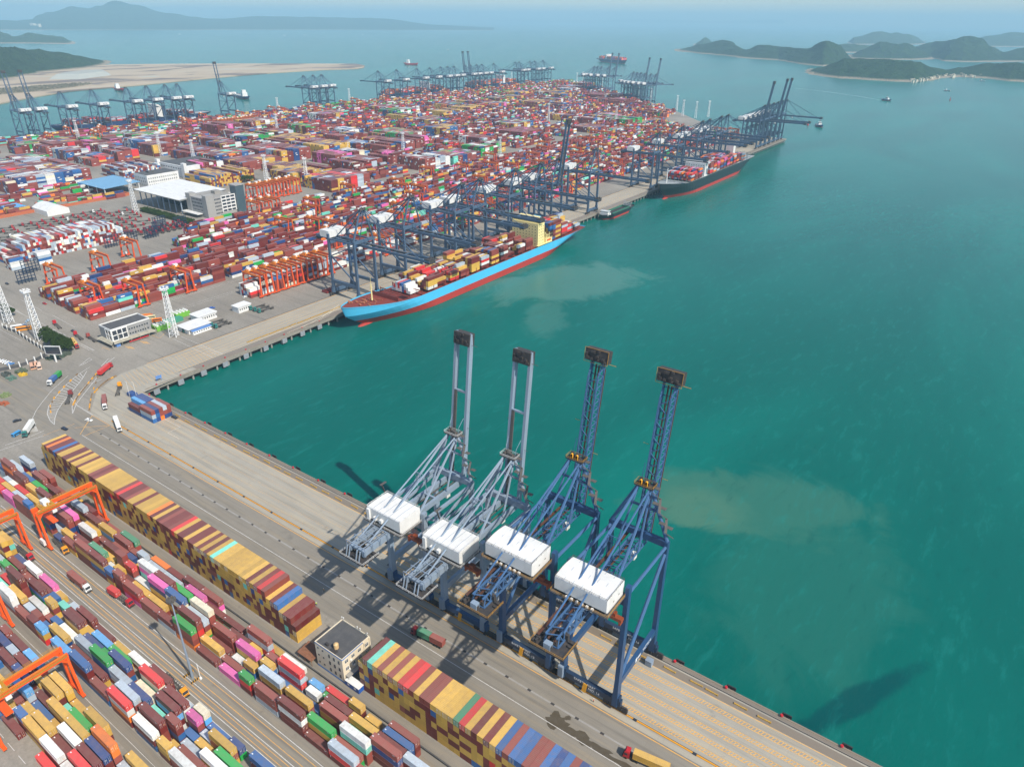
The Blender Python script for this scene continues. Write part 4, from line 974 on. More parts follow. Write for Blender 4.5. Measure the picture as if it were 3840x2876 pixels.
    if truss:
        for sx in (-.6, .6): b.beam(bp_(sx, 0, -.9), bp_(sx, Lb - 6, -.9), .45)
        b.build('boom_walkway', M['rustd'], bo)
        b = MB(); b.beam(bp_(2.75, 0, -2.0), bp_(2.75, Lb - 7, -2.0), .3, .3); b.build('trolley_rail', mat('rust_red_rail', (.10, .03, .02), .7, .3) if 'rust_red_rail' not in bpy.data.materials else bpy.data.materials['rust_red_rail'], bo)
    else:
        b.beam(bp_(-2.2, 0, .9), bp_(-2.2, Lb * .62, .9), 1.3, .5)
        if near:
            for k in range(40): b.beam(bp_(-2.9, k * 1.0, 1.2), bp_(-1.5, k * 1.0 + .5, 1.2), .15)
        b.build('boom_walkway', M['grating'], bo)
    b = MB(); ww = 4.6 if truss else 3.9; rb = random.Random(7)
    P = [bp_(sx * ww, l, d) for d in (-1.9, 1.3 if truss else 1.6) for sx, l in ((-1, Lb - 4.5 if truss else Lb - 5), (1, Lb - 4.5 if truss else Lb - 5), (1, Lb), (-1, Lb))]
    b.hexa(P)
    for k in range(14 if near else 4):
        x, l = rb.uniform(-ww, ww - 1), rb.uniform(Lb - 4.5, Lb - .5); q = [bp_(x + a, l + c, d) for d in (1.3, 2.2) for a, c in ((0, 0), (.9, 0), (.9, .8), (0, .8))]; b.hexa(q)
    bt = b.build('boom_tip_platform', M['dark'], bo)
    if near:
        b = MB(); c4 = [bp_(sx * (ww + .15), l, 1.5) for sx, l in ((-1, Lb - 5), (1, Lb - 5), (1, Lb + .2), (-1, Lb + .2), (-1, Lb - 5))]
        for p, q in zip(c4, c4[1:]): b.beam(p, q, .12)
        b.beam(bp_(ww, Lb - 4.5, 0), bp_(ww + 3, Lb - 4.5, 0), .16); b.beam(bp_(-3.6, Lb * .55, 0), bp_(-5.6, Lb * .55, 0), .12); b.beam(bp_(3.6, Lb * .38, 0), bp_(5.8, Lb * .38, 0), .12)
        b.build('tip_railing', RA if truss else M['grating'], bt)
    b = MB()
    if not up:
        for s in (-1, 1):
            b.beam((s * 1.9, ay + .6, za), bp_(s * 3.2, Lb * .42, 1.2), .38); b.beam((s * 1.9, ay + .6, za + .3), bp_(s * 3.2, Lb * .84, 1.2), .38)
    else:
        for s in (-1, 1):
            p = Vector((s * 1.9, ay + .8, za)); q = Vector(bp_(s * 3.0, Lb * .45, 1.6)); mid = p.lerp(q, .5) + Vector((0, -1.2 if not truss else -.6, 0)); b.tube(p, mid, .12, 5); b.tube(mid, q, .12, 5)
    b.build('fore_stay', st, t)
    b = MB(); cy_ = G - 7 if up else G + 16; b.box(.6 if near else -1.5, 2.3 if near else .9, cy_, cy_ + 2.2, zg - 4.2, zg - 1.7); b.build('operator_cab', M['white'], t)
    if near:
        b = MB(); b.box(hw - 6.4, hw + .2, -3.5, -1.6, zg - 7.4, zg - 6.2); b.box(hw - 6.2, hw - 5.6, -3.6, -1.5, zg - 8.6, zg - 7.3); b.box(hw - .7, hw, -3.6, -1.5, zg - 8.6, zg - 7.3); b.box(hw - 4.2, hw - 2.2, -3.3, -1.8, zg - 6.2, zg - 4.8)
        for x in (hw - 4, hw - 2.4):
            b.beam((x, -2.9, zg - 4.8), (x, -2.9, zg - 1), .07); b.beam((x, -2.1, zg - 4.8), (x, -2.1, zg - 1), .07)
        b.build('spreader', M['rust'], t)
        b = MB(); b.box(-hw - 1.2, -hw + .9, -2.3, -1.3, 3, 8.5)
        for k in range(4): b.box(-hw - 1.0 + k * .5, -hw - .7 + k * .5, -2.45, -2.3, 3.2, 8.3)
        b.build('electrical_cabinet', M['greyb'], t)
        b = MB(); b.beam((-1.5, -1.4, 1.2), (-1.0, -1.1, 5.2), 1.6, .25); b.build('access_ladder', M['yellow'], t)
    return t
near_names = [(268.3, False, 'pale grey-blue quay crane with twin-girder boom up, farthest left of the four'), (297.6, False, 'pale grey-blue quay crane with twin-girder boom up, between another and a navy crane'), (328.0, True, 'navy lattice-boom quay crane with raised boom, numbered 13, left of crane 14'), (356.2, True, 'navy lattice-boom quay crane with raised boom and SAFETY FIRST NO. 14 lettering')]
GN = 30.0
for x, tr, lb in near_names:
    kw = {} if tr else dict(hw=10.2, zp=46, zg=41, za=64.5, Lb=67, back=27, tilt=84)
    c = sts(lb, (x, -32.4, 0), 0, GN, M['navy'] if tr else M['greyb'], M['navyd'] if tr else M['navy'], True, tr, True, group='quay cranes along the near berth', **kw)
    if tr:
        no = '14' if x > 340 else '13'
        put_mesh('lettering', text_mesh('SAFETY FIRST', 1.5, M['text']), c, (-1.5, -.88, 4.85), (R(90), 0, 0)); put_mesh('lettering', text_mesh('NO. ' + no, 1.5, M['text']), c, (2.4, -.88, 3.35), (R(90), 0, 0))
        put_mesh('lettering', text_mesh('SAFETY FIRST', 1.5, M['text']), c, (-1.5, GN - .88, 4.85), (R(90), 0, 0)); put_mesh('lettering', text_mesh('NO. ' + no, 1.5, M['text']), c, (3.4, GN - .88, 3.35), (R(90), 0, 0))
        put_mesh('lettering', text_mesh('YICT0' + no, 1.9, M['text']), c, (11.77, 21.5, 13.2), (R(90), 0, R(90)))
        b = MB(); b.box(11.76, 11.79, 12.2, 13.4, 12.4, 14.2); b.box(11.76, 11.79, 13.8, 16.4, 12.9, 13.7); b.build('emblem', M['text'], c)
fd = None; fu = None
def far_crane(x, y, rz, up, label, group):
    global fd, fu
    src = fu if up else fd
    if src is None:
        o = sts(label, (x, y, 0), rz, 31.5, M['farb'], M['farb'], up, False, False, zp=54, zg=48.5, za=78.5, Lb=74, back=24, tilt=83, group=group)
        if up: fu = o
        else: fd = o
        return o
    return dup(src, (x, y, 0), rz, label, group)
RZE = R(-90)      # faces +x
g1 = 'quay cranes over the light blue ship'
for y, lb in zip((211.5, 271.5, 343.5, 372, 434, 484), ('nearest the bow of the', 'second from the bow of the', 'third from the bow of the', 'fourth from the bow of the', 'fifth from the bow of the', 'sixth from the bow of the')):
    far_crane(-38.5, y, RZE, False, f'blue-grey quay crane with lowered boom, {lb} light blue ship', g1)
far_crane(-38.5, 520, RZE, True, 'blue-grey quay crane with raised boom behind the light blue ship', g1)
far_crane(-38.5, 608, RZE, False, 'blue-grey quay crane with lowered boom beside the small dark barge', g1)
g2 = 'quay cranes by the black-hulled ship'
for y, lb in zip((791, 876, 952, 982, 1034, 1066), ('nearest to the bow of', 'second from the bow of', 'third from the bow of', 'fourth from the bow of', 'fifth from the bow of', 'sixth from the bow of')):
    far_crane(-38.5, y, RZE, False, f'blue-grey quay crane with lowered boom, {lb} the black-hulled container ship', g2)
g3 = 'quay cranes at the end of the pier'
for y, up, lb in ((1262, True, 'raised boom, leftmost of the trio at the pier end'), (1290, False, 'lowered boom, behind the leftmost raised boom at the pier end'), (1346, True, 'raised boom, middle of the trio at the pier end'), (1318, False, 'lowered boom, between left and middle raised booms at the pier end'), (1376, True, 'raised boom, rightmost of the trio at the pier end'), (1406, False, 'lowered boom, last one at the pier end')):
    far_crane(-38.5, y, RZE, up, 'blue-grey quay crane with ' + lb, g3)
RZW = R(90)
g4 = 'quay cranes along the left basin'
for n_, (y, up) in enumerate(((452, True), (482, True), (541, False), (605, False), (680, False), (727, False), (772, False), (802, False), (916, True))):
    lb = ('blue-grey quay crane with raised boom, leftmost at the left basin', 'blue-grey quay crane with raised boom, second from left at the left basin', None, None, None, None, None, None, 'lone blue-grey quay crane with raised boom at the stern of the navy ship')[n_]
    far_crane(-1196, y, RZW, up, lb or f'blue-grey quay crane with lowered boom, {ordn(n_ - 1)} in the row over the navy ship', g4)
for n_, y in enumerate((1173, 1206, 1236)): far_crane(-1196, y, RZW, False, f'blue-grey quay crane, {("leftmost", "middle", "rightmost")[n_]} of three idle over open water', 'three quay cranes by the channel')
for n_, (y, up) in enumerate(((1454, 0), (1534, 0), (1625, 0), (1688, 0), (1741, 0), (1777, 0), (1809, 0), (1871, 1), (1900, 1), (1935, 0), (1965, 0), (2034, 0), (2169, 0), (2196, 0), (2267, 0), (2299, 0), (2358, 0))):
    far_crane(-1196, y, RZW, bool(up), f'distant quay crane with {"raised" if up else "lowered"} boom, {ordn(n_ + 1)} from the left in the long far row', 'quay cranes of the long far row')
dd = math.atan2(-760, 850)
dv = Vector((.745, -.667, 0)); rz = math.atan2(dv.y, dv.x)
for n_, (px, py, up) in enumerate(((1262, 197, 0), (1269, 197, 0), (1277, 198, 0), (1292, 199, 1), (1306, 200, 1), (1343, 215, 0), (1350, 217, 0), (1358, 218, 0), (1367, 219, 1), (1379, 221, 0), (1390, 222, 1))):
    p = at(px, py, 0); far_crane(p.x, p.y, rz, bool(up), f'distant quay crane with {"raised" if up else "lowered"} boom, {ordn(n_ + 1)} from left on the far right quay', 'quay cranes of the far right quay')
# ------------------------------------------------------------------ rubber-tyred gantry cranes
def make_rtg(label, span, ln, H, m1, m2, near):
    """local x: across the span, y: travel; origin at the centre on the ground"""
    t = empty('gantry_crane', label, 'gantry crane')
    hs, hl = span / 2, ln / 2
    for s in (-1, 1):
        for q in (-1, 1):
            b = MB(); b.beam((s * hs, q * hl * .82, 1.9), (s * hs, q * hl * .55, H - 1.2), .95, 1.5, .85, 1.1)
            if near: b.beam((s * hs, q * hl * .56, H - 3.2), (s * (hs - 2.0), q * hl * .55, H - .9), .7, .8)
            b.build('leg', m1, t)
            b = MB(); y = q * hl * .82
            for k in (-1, 1): b.tube((s * hs - .45, y + k * 1.0, .75), (s * hs + .45, y + k * 1.0, .75), .75, 12)
            b.build('wheel', M['tyre'], t)
        b = MB(); b.beam((s * hs, -hl, 1.9), (s * hs, hl, 1.9), .9, 1.0)
        for q in (-1, 1): b.box(s * hs - .6, s * hs + .6, q * hl * .82 - 1.9, q * hl * .82 + 1.9, .9, 1.7)
        b.build('sill_beam', m1, t)
    for q in (-1, 1):
        b = MB(); b.beam((-hs - .6, q * hl * .55, H - .4), (hs + .6, q * hl * .55, H - .4), 1.05, 1.7)
        g = b.build('girder', m1, t)
        b = MB(); b.box(-hs, hs, q * hl * .55 + (.55 if q > 0 else -1.3), q * hl * .55 + (1.3 if q > 0 else -.55), H + .1, H + .2); b.box(-hs, hs, q * hl * .55 - .12, q * hl * .55 + .12, H + .46, H + .62)
        if near: rails(b, [(-hs, q * (hl * .55 + 1.25), H + .2), (hs, q * (hl * .55 + 1.25), H + .2)], 1.0, .05)
        b.build('girder_walkway', m2, g)
    b = MB(); tx = -hs * .62; b.box(tx - 3, tx + 3, -hl * .6, hl * .6, H + .65, H + 1.1)
    rb = random.Random(5)
    for k in range(14 if near else 5): x, y = tx + rb.uniform(-2.8, 2), rb.uniform(-hl * .55, hl * .4); b.box(x, x + rb.uniform(.4, 1.3), y, y + rb.uniform(.4, 1.3), H + 1.1, H + 1.1 + rb.uniform(.4, 1.6))
    tr = b.build('trolley', m2, t)
    b = MB(); b.box(tx - 1.2, tx + 1.6, -1.6, 2.2, H + 1.12, H + 3.4); b.build('trolley_house', M['white'], tr)
    b = MB(); b.box(tx + 1.2, tx + 3, -hl * .3 - 1, -hl * .3 + 1, H - 3.6, H - 1.4); b.build('operator_cab', M['white'], tr)
    b = MB(); b.box(-hs - 1.5, -hs - .5, -1.8, 1.8, 2.1, 4.7); b.build('power_unit', M['white'], t)
    b = MB(); b.box(tx - 1.2, tx + 1.2, -5.6, 5.6, H - 6.4, H - 5.9)
    for x in (-.9, .9):
        for y in (-1, 1): b.beam((tx + x, y, H - 5.9), (tx + x, y, H + .6), .07)
    b.build('spreader', m1, t); return t
PN = make_rtg('orange gantry crane with white trolley house astride the block beside the wall', 26, 8.4, 20, M['orange'], M['rail'], True)
PN.location = (111.5, -97.0, 0); PN.rotation_euler = (0, 0, R(90)); PN['group'] = 'orange gantry cranes of the near yard'
# local x -> world y after +90; the trolley therefore sits on the -y side
dup(PN, (204.0, -154.3, 0), R(90), 'orange gantry crane astride the corner block, its far legs by the access lane', 'orange gantry cranes of the near yard')
dup(PN, (104, -128.4, 0), R(90), 'orange gantry crane at the left edge, its legs beside an empty trailer with red cab', 'orange gantry cranes of the near yard')
dup(PN, (147.5, -154.3, 0), R(90), 'orange gantry crane cut off by the left edge in the corner block', 'orange gantry cranes of the near yard')
M['orange_far'] = mat('red_orange_crane_paint', lin('d85220'), .5, .3, (.2, .08, .04), .3)
PF = make_rtg('x', 23.5, 9, 19.5, M['orange_far'], M['orangey'], True)
rtg_n = 0
def rtg(x, y, label, group, rz=0):
    global rtg_n
    rtg_n += 1
    if rtg_n == 1:
        PF.location = (x, y, 0); PF.rotation_euler = (0, 0, rz); PF['label'] = label; PF['group'] = group; return PF
    return dup(PF, (x, y, 0), rz, label, group)
for k, y in enumerate((160, 167, 178, 189, 200, 212, 224, 236)):
    rtg(-94.5, y, f'orange gantry crane, {ordn(k + 1)} from the left in the close row by the berth road', 'orange gantry cranes lined up by the berth road')
sp = [(-156, 86, 'orange gantry crane with bright red-orange legs nearest the road junction'), (-156.0, 66, 'orange gantry crane standing over the pink and green front containers'), (-180, 60, 'orange gantry crane second row back over maroon front containers'),
      (-254, 65, 'orange gantry crane behind white reefers near the rack frames'), (-258, 108, 'orange gantry crane between the tall grey stack and the front block'), (-282, 150, 'orange gantry crane in front of the blue rack frames')]
sp[0] = (-156, 128, sp[0][2]); sp[1] = (-156, 84, sp[1][2])
for x, y, lb in sp: rtg(x, y, lb, 'orange gantry cranes of the front yard')
for k in range(9): rtg(-404 + (k % 2) * 4, 388 + k * 8.2, f'orange gantry crane, {ordn(k + 1)} from the left in the parked row beyond the office tower', 'orange gantry cranes parked beyond the office')
for k, (x, y) in enumerate(((-322, 330), (-322, 344), (-322, 356))): rtg(x, y, f'orange gantry crane, {ordn(k + 1)} from the left of three below the office tower', 'orange gantry cranes below the office')
rg = random.Random(21); k = 0
spots = []
for n_, (bx, ya, yb) in enumerate(BANDS):
    y = max(ya + 150, 280) + rg.uniform(0, 90)
    while y < yb - 30: spots.append((bx + 7.7 + 2.5, y)); y += rg.uniform(90, 230)
spots.sort(key=lambda s: s[1])
for k, (x, y) in enumerate(spots): rtg(x, y, f'orange gantry crane behind the berth cranes, {ordn(k + 1)} nearest in the right-hand yard', 'orange gantry cranes of the right-hand yard')
spots = []
for bx in (-1050, -1078, -1106, -1134, -1162):
    y = 420 + rg.uniform(0, 140)
    while y < 2250:
        if y < 1400 + (-bx - 60) * 1.02 - 90: spots.append((bx + 10, y))
        y += rg.uniform(90, 210)
spots.sort(key=lambda s: s[1])
for k, (x, y) in enumerate(spots): rtg(x, y, f'distant orange gantry crane, {ordn(k + 1)} nearest in the yard along the left basin', 'orange gantry cranes along the left basin')
for k in range(10): rtg(-1020 + rg.uniform(-4, 4), 760 + k * 9.5, f'distant orange gantry crane, {ordn(k + 1)} in the tight parked row of the left yard', 'orange gantry cranes parked in the left yard')
# ------------------------------------------------------------------ ships and boats
def hull_mesh(L, B, D, fl, names, mats, parent, bulb=True, wl=6.0, sheer=4.0, stern_fl=.12, draft=3.0):
    """bow towards -y, stern towards +y, centre line x=0, water level z=0; upper strake and lower (boot) strake as two meshes"""
    ns = 48
    def ends(z):
        f = max(-.25, min(1, z / D)); return -L / 2 + L * .062 * (1 - f) ** 1.3, L / 2 - L * .085 * (1 - max(0, f)) ** 1.7
    def half(t, z):                       # t 0 stem..1 stern at this level
        f = max(0, min(1, z / D)); en = .25 - .09 * f
        w = math.sin(min(1, t / en) * math.pi / 2) ** (.95 - .25 * f)
        ex = .24 - .12 * f; tr = max(0, .84 * (f - .45) / .55)
        ws = tr + (1 - tr) * math.sin(min(1, (1 - t) / ex) * math.pi / 2) ** .8
        return B / 2 * min(w, ws)
    def deckz(t): return D + sheer * max(0, 1 - t / .2) ** 1.25 + .8 * max(0, (t - .9) / .1)
    lv_low = [-draft, -1, 1.5, wl]
    def strake(levels, top=False):
        b = MB(); rows = []
        for i in range(ns + 1):
            t = i / ns; t = .5 - .5 * math.cos(math.pi * t) if True else t
            row = []
            for z in levels:
                zz = deckz(t) if z is None else z
                y0, y1 = ends(min(zz, D)); y = y0 + (y1 - y0) * t
                if z is None: y -= max(0, .06 - t) * L * .12 * sheer / 8
                row.append((half(t, min(zz, D)) + .02, y, zz))
            rows.append(row)
        for s in (-1, 1):
            for a, c in zip(rows, rows[1:]):
                for k in range(len(levels) - 1):
                    P = [(s * a[k][0], a[k][1], a[k][2]), (s * c[k][0], c[k][1], c[k][2]), (s * c[k + 1][0], c[k + 1][1], c[k + 1][2]), (s * a[k + 1][0], a[k + 1][1], a[k + 1][2])]
                    b.face(P if s > 0 else P[::-1])
        r = rows[-1]                       # transom
        for k in range(len(levels) - 1):
            if r[k + 1][0] > .05 or r[k][0] > .05: b.face([(-r[k][0], r[k][1], r[k][2]), (r[k][0], r[k][1], r[k][2]), (r[k + 1][0], r[k + 1][1], r[k + 1][2]), (-r[k + 1][0], r[k + 1][1], r[k + 1][2])][::-1])
        return b, rows
    b, _ = strake(lv_low)
    if bulb:
        yb = ends(0)[0] + 1.5
        n = 10; pr = [(-11, .4), (-10.4, 1.5), (-8, 2.5), (-4, 3.1), (2, 3.2), (10, 3.0)]
        for (ya, ra), (yc, rc) in zip(pr, pr[1:]): b.tube((0, yb + ya, -1.6), (0, yb + yc, -1.6), ra, n, rc, cap=False)
    lo = b.build('boot_strake', mats[1], parent, smooth=False)
    b, rows = strake([wl, (wl + D) / 2, D * .9, None]); up = b.build('hull', mats[0], parent)
    b = MB()
    for a, c in zip(rows, rows[1:]):
        z = -1.1
        b.face([(-a[-1][0] + .02, a[-1][1], a[-1][2] + z), (a[-1][0] - .02, a[-1][1], a[-1][2] + z), (c[-1][0] - .02, c[-1][1], c[-1][2] + z), (-c[-1][0] + .02, c[-1][1], c[-1][2] + z)])
    dk = b.build('deck', mats[2], parent); return half, deckz
M['skyblue'] = mat('sky_blue_hull', lin('4ab2da'), .42, .3, (.12, .32, .38), .07, streak=True)
M['boot'] = mat('red_boot_paint', lin('a8352c'), .55, .25, (.16, .05, .04), .15)
M['shipdeck'] = mat('oxide_deck', lin('7d3328'), .7, .4, (.12, .06, .05), .4)
M['blackhull'] = mat('black_green_hull', (.012, .022, .025), .4, .15, (.04, .05, .05), .1)
M['navyhull'] = mat('navy_hull', lin('1c3560'), .45, .15)
M['house'] = mat('cream_superstructure', lin('e6d596'), .5, .15, (.4, .33, .18), .2)
M['greydeck'] = mat('grey_deck', (.30, .33, .33), .7, .3)
sr = random.Random(31)
def bay(ox, oy, zdeck, y, rows, tiers, pal, gap=2.5, Lc=12.19, cx=0, mi=0, sgn=1):
    """one bay of deck containers on a ship lying along y; joins the far container mass"""
    for i in range(rows):
        x = cx + (i - (rows - 1) / 2) * gap; h = tiers(i) if callable(tiers) else tiers
        for k in range(h):
            ch = sr.choice(PM[pal]) if pal in PM else sr.choice(pal); sk = [] if k == h - 1 else [1]
            bulk_box(ox + x, oy + y, zdeck + k * 2.62, CW, Lc, 2.6, jit(PALC[ch], .1), sk)
# --- the light blue ship
SX, SY, SL, SB = 21.0, 336.5, 357.0, 38.0
sh = empty('container_ship', 'light blue container ship with red boot strake berthed under the quay cranes', 'container ship', (SX, SY, WZ))
half, dz = hull_mesh(SL, SB, 14.5, .1, None, (M['skyblue'], M['boot'], M['shipdeck']), sh, wl=6.2, sheer=7.5)
b = MB(); hy = 77.5
b.box(-16.5, 16.5, hy, hy + 12, 13, 38); b.box(-18.5, 18.5, hy + 1, hy + 7, 38, 41); b.box(-12, 12, hy + 2, hy + 10, 41, 43.5)
ho = b.build('superstructure', M['house'], sh)
b = MB()
for z in range(16, 37, 3):
    for k in range(8): b.box(-14 + k * 3.8, -13.2 + k * 3.8, hy - .06, hy - .01, z, z + .9); 
    for k in range(3): b.box(16.51, 16.56, hy + 2 + k * 3.6, hy + 2.8 + k * 3.6, z, z + .9)
b.box(-18, 18, hy + .93, hy + .98, 39.2, 40.3); b.build('window_row', M['glass'], ho)
b = MB(); b.box(-4, 4, hy + 16, hy + 24, 13, 40); b.box(-6, 6, hy + 17, hy + 23, 15, 34); b.build('funnel', M['skyblue'], sh)
b = MB(); b.box(17, 19.6, hy - 4, hy + 22, 15.5, 16.2); b.box(12, 19, hy + 12, hy + 24, 15, 20)
for k in range(7): b.box(13 + (k % 2) * 4, 14 + (k % 2) * 4, hy + 12 + k * 1.6, hy + 13 + k * 1.6, 20, 24 + k % 3)
for z in (20, 23.5): rails(b, [(19.4, hy + 12, z), (19.4, hy + 24, z), (13, hy + 24, z)], 1.2, .08)
b.build('boat_deck', M['house'], sh)
b = MB(); b.tube((18.3, hy + 14, 18.3), (18.3, hy + 21, 18.3), 1.3, 10); b.build('lifeboat', M['orange'], sh)
b = MB(); b.tube((0, -147, 18), (0, -147, 32), .7, 8, .5); b.beam((-1.5, -147, 29), (1.5, -147, 29), .3); b.tube((0, -147, 32), (0, -147, 38), .15, 5); b.build('fore_mast', M['house'], sh)
b = MB()
for k in range(12):
    a, c = sr.uniform(-9, 9), sr.uniform(-166, -146); z = dz((c + SL / 2) / SL) - .3; b.tube((a - .9, c, z), (a + .9, c, z), .8, 8)
for k in range(8): c = sr.uniform(-164, -142); z = dz((c + SL / 2) / SL) - .8; b.beam((sr.uniform(-9, 9), c, z), (sr.uniform(-9, 9), c + 3, z), .5)
b.build('mooring_winch', mat('winch_oxide', lin('a05a3c'), .6, .4, (.4, .3, .2), .8), sh)
b = MB()
b.beam((-15.5, -132, 16.4), (15.5, -132, 16.4), .5, 5); b.build('breakwater', M['shipdeck'], sh)
b = MB()
for k in range(17):
    y = -113 + k * 15.2
    if hy - 4 < y < hy + 26: continue
    for s in (-1, 1): b.beam((s * 17.5, y - 6.9, 13.2), (s * 17.5, y - 6.9, 18.6), .5)
    b.beam((-17.5, y - 6.9, 17.6), (17.5, y - 6.9, 17.6), .5, .7); b.beam((-17.5, y - 6.9, 14.2), (17.5, y - 6.9, 14.2), .5, .7)
b.build('lashing_bridge', M['shipdeck'], sh)
deckz_ = WZ + 13.9
bays = [(-119, 9, lambda i: (1, 2, 3, 3, 3, 2, 3, 2, 1)[i], 'wwwsusr'), (-104, 14, lambda i: (3, 3, 4, 3, 4, 3, 2, 3, 3, 2, 1, 3, 4, 4)[i], 'ymmybwsm'), (-89, 14, lambda i: (4, 4, 4, 3, 3, 4, 3, 3, 2, 3, 1, 3, 2, 0)[i], 'ymmwrb'), (-74, 14, lambda i: (3, 2, 3, 3, 2, 2, 3, 2, 3, 2, 3, 2, 3, 3)[i], 'mbrwyb'), (-59, 14, lambda i: (3, 3, 3, 3, 2, 3, 3, 3, 3, 2, 3, 4, 3, 2)[i], 'mbysm'),
        (-43, 14, lambda i: (5, 5, 3, 3, 3, 4, 2, 3, 3, 5, 5, 5, 5, 5)[i], 'yyymb'), (-28, 14, lambda i: (4, 3, 3, 3, 3, 3, 3, 3, 3, 4, 4, 4, 4, 4)[i], 'mwsyrm'), (-12, 14, lambda i: (3, 3, 3, 4, 4, 4, 4, 4, 4, 5, 5, 5, 5, 5)[i], 'ymmbub'), (3, 14, lambda i: (4, 4, 4, 4, 4, 5, 5, 5, 5, 5, 5, 5, 5, 5)[i], 'mmbw'), (18, 14, lambda i: (5, 5, 5, 5, 5, 4, 4, 3, 2, 2, 1, 1, 1, 0)[i], 'mymwr'), (33, 14, lambda i: (4, 4, 4, 4, 5, 3, 3, 4, 0, 1, 2, 2, 3, 3)[i], 'mmyw'), (47, 14, lambda i: (4, 4, 4, 4, 5, 3, 3, 4, 3, 3, 3, 3, 4, 4)[i], 'bmmb'),
        (91, 14, lambda i: 7 if i > 3 else 6, 'yymmbu'), (104, 13, lambda i: (6, 6, 6, 5, 5, 5, 5, 5, 6, 6, 7, 7, 7)[i], 'yymb'), (118, 13, lambda i: (5, 5, 5, 5, 4, 4, 4, 4, 5, 5, 5, 5, 5)[i], 'yrsmb'), (132, 12, lambda i: (5, 5, 5, 5, 5, 4, 4, 3, 3, 3, 3, 3)[i], 'mbrys'), (147, 12, lambda i: (5, 5, 5, 4, 2, 2, 2, 2, 2, 2, 2, 2)[i], 'mynws')]
for y, rows, tf, pal in bays: bay(SX, SY, deckz_ + (2.0 if y > -110 else 1.0), y + 13.5, rows, tf, pal, cx=0 if rows > 10 else -1)
b = MB()
for (x0, y0, z0, x1, y1) in ((-9, -176, 20, -1.0 - SX, -205), (-6, -177, 20, -1.0 - SX, -218), (-12, -172, 19, -1.0 - SX, -188), (-14, 176, 14, -1.0 - SX, 200), (-12, 177, 14, -1.0 - SX, 212)):
    p, q = Vector((x0, y0, z0)), Vector((x1, y1, -WZ + .6)); mid = p.lerp(q, .5) - Vector((0, 0, 1.6)); b.tube(p, mid, .09, 5); b.tube(mid, q, .09, 5)
b.build('mooring_line', M['cream'], sh)
# --- the black-hulled ship
QX, QY, QL, QB = 22, 925, 355, 40
s2 = empty('container_ship', 'black-hulled container ship with red boot strake at the farther berth', 'container ship', (QX, QY, WZ))
half2, dz2 = hull_mesh(QL, QB, 18.5, .1, None, (M['blackhull'], M['boot'], M['greydeck']), s2, wl=4.5, sheer=6)
b = MB(); b.box(-16, 16, -54, -42, 17, 36); b.box(-20, 20, -53, -46, 36, 39); b.box(-12, 12, -52, -44, 39, 41); ho = b.build('superstructure', M['white'], s2)
b = MB(); b.box(-19, 19, -53.06, -53.01, 37, 38.2)
for z in range(20, 35, 3):
    for k in range(8): b.box(-14 + k * 3.8, -13 + k * 3.8, -54.06, -54.01, z, z + 1)
b.build('window_row', M['glass'], ho)
b = MB(); b.box(-6, 6, 92, 102, 17, 44); b.build('funnel', M['white'], s2)
b = MB(); b.tube((0, -156, 20), (0, -156, 42), .9, 8, .6); b.beam((-3, -156, 38), (3, -156, 38), .5); b.build('fore_mast', M['white'], s2)
b = MB()
for k in range(20):
    y = -128 + k * 14.6
    if -58 < y < -38 or 90 < y < 104: continue
    for i in range(0, 19, 3): b.beam((-18 + i * 2, y, 17.5), (-18 + i * 2, y, 27 if k > 1 else 23), .45)
    for z in (20, 23, 26.5): b.beam((-18, y, z if k > 1 else min(z, 23)), (18, y, z if k > 1 else min(z, 23)), .4)
b.build('lashing_bridge', M['greydeck'], s2)
for k in range(20):
    y = -120 + k * 14.6
    if -62 < y < -34 or 86 < y < 108 or k in (0, 17, 18, 19): continue
    hh = (3, 4, 5, 5, 6, 6, 6, 6, 5, 6, 6, 6, 6, 5, 5, 4, 4, 3, 0, 0)[k]
    bay(QX, QY, WZ + 19.5, y, 15, lambda i: max(0, hh - (sr.random() < .25) * sr.randint(0, 2)), 'mmmbbbbrroosunp')
# --- small barge between them
bx = at(1298, 471, WZ); s3 = empty('barge', 'small dark green open barge with white wheelhouse between the two ships', 'barge', (11.5, 640, WZ))
hull_mesh(80, 15, 6.2, .1, None, (M['blackhull'], M['boot'], mat('dark_hold', (.03, .03, .032), .8, .3)), s3, bulb=False, wl=2.0, sheer=1.2)
b = MB()
for s in (-1, 1): b.box(min(s * 5.4, s * 6.2), max(s * 5.4, s * 6.2), -22, 26, 5.2, 7.4)
b.box(-5.4, 5.4, -22.5, -21.9, 5.2, 7.4); b.box(-5.4, 5.4, 25.9, 26.5, 5.2, 7.4); b.build('hatch_coaming', mat('green_coaming', lin('2f6a56'), .6, .3), s3)
b = MB(); b.box(-6, 6, -34, -26, 5.5, 8.2); b.box(-5, 5, -33, -27.5, 8.2, 10.8); b.box(-6.2, 6.2, -33.5, -27, 10.8, 11.1); b.build('wheelhouse', M['white'], s3)
b = MB()
for k in range(9): b.beam((-5.5 + k * 1.4, 30, 5.4), (-5.5 + k * 1.4, 30, 11.5), .35)
for z in (7, 9, 11.4): b.beam((-5.8, 30, z), (5.8, 30, z), .35)
b.build('white_rack', M['white'], s3)
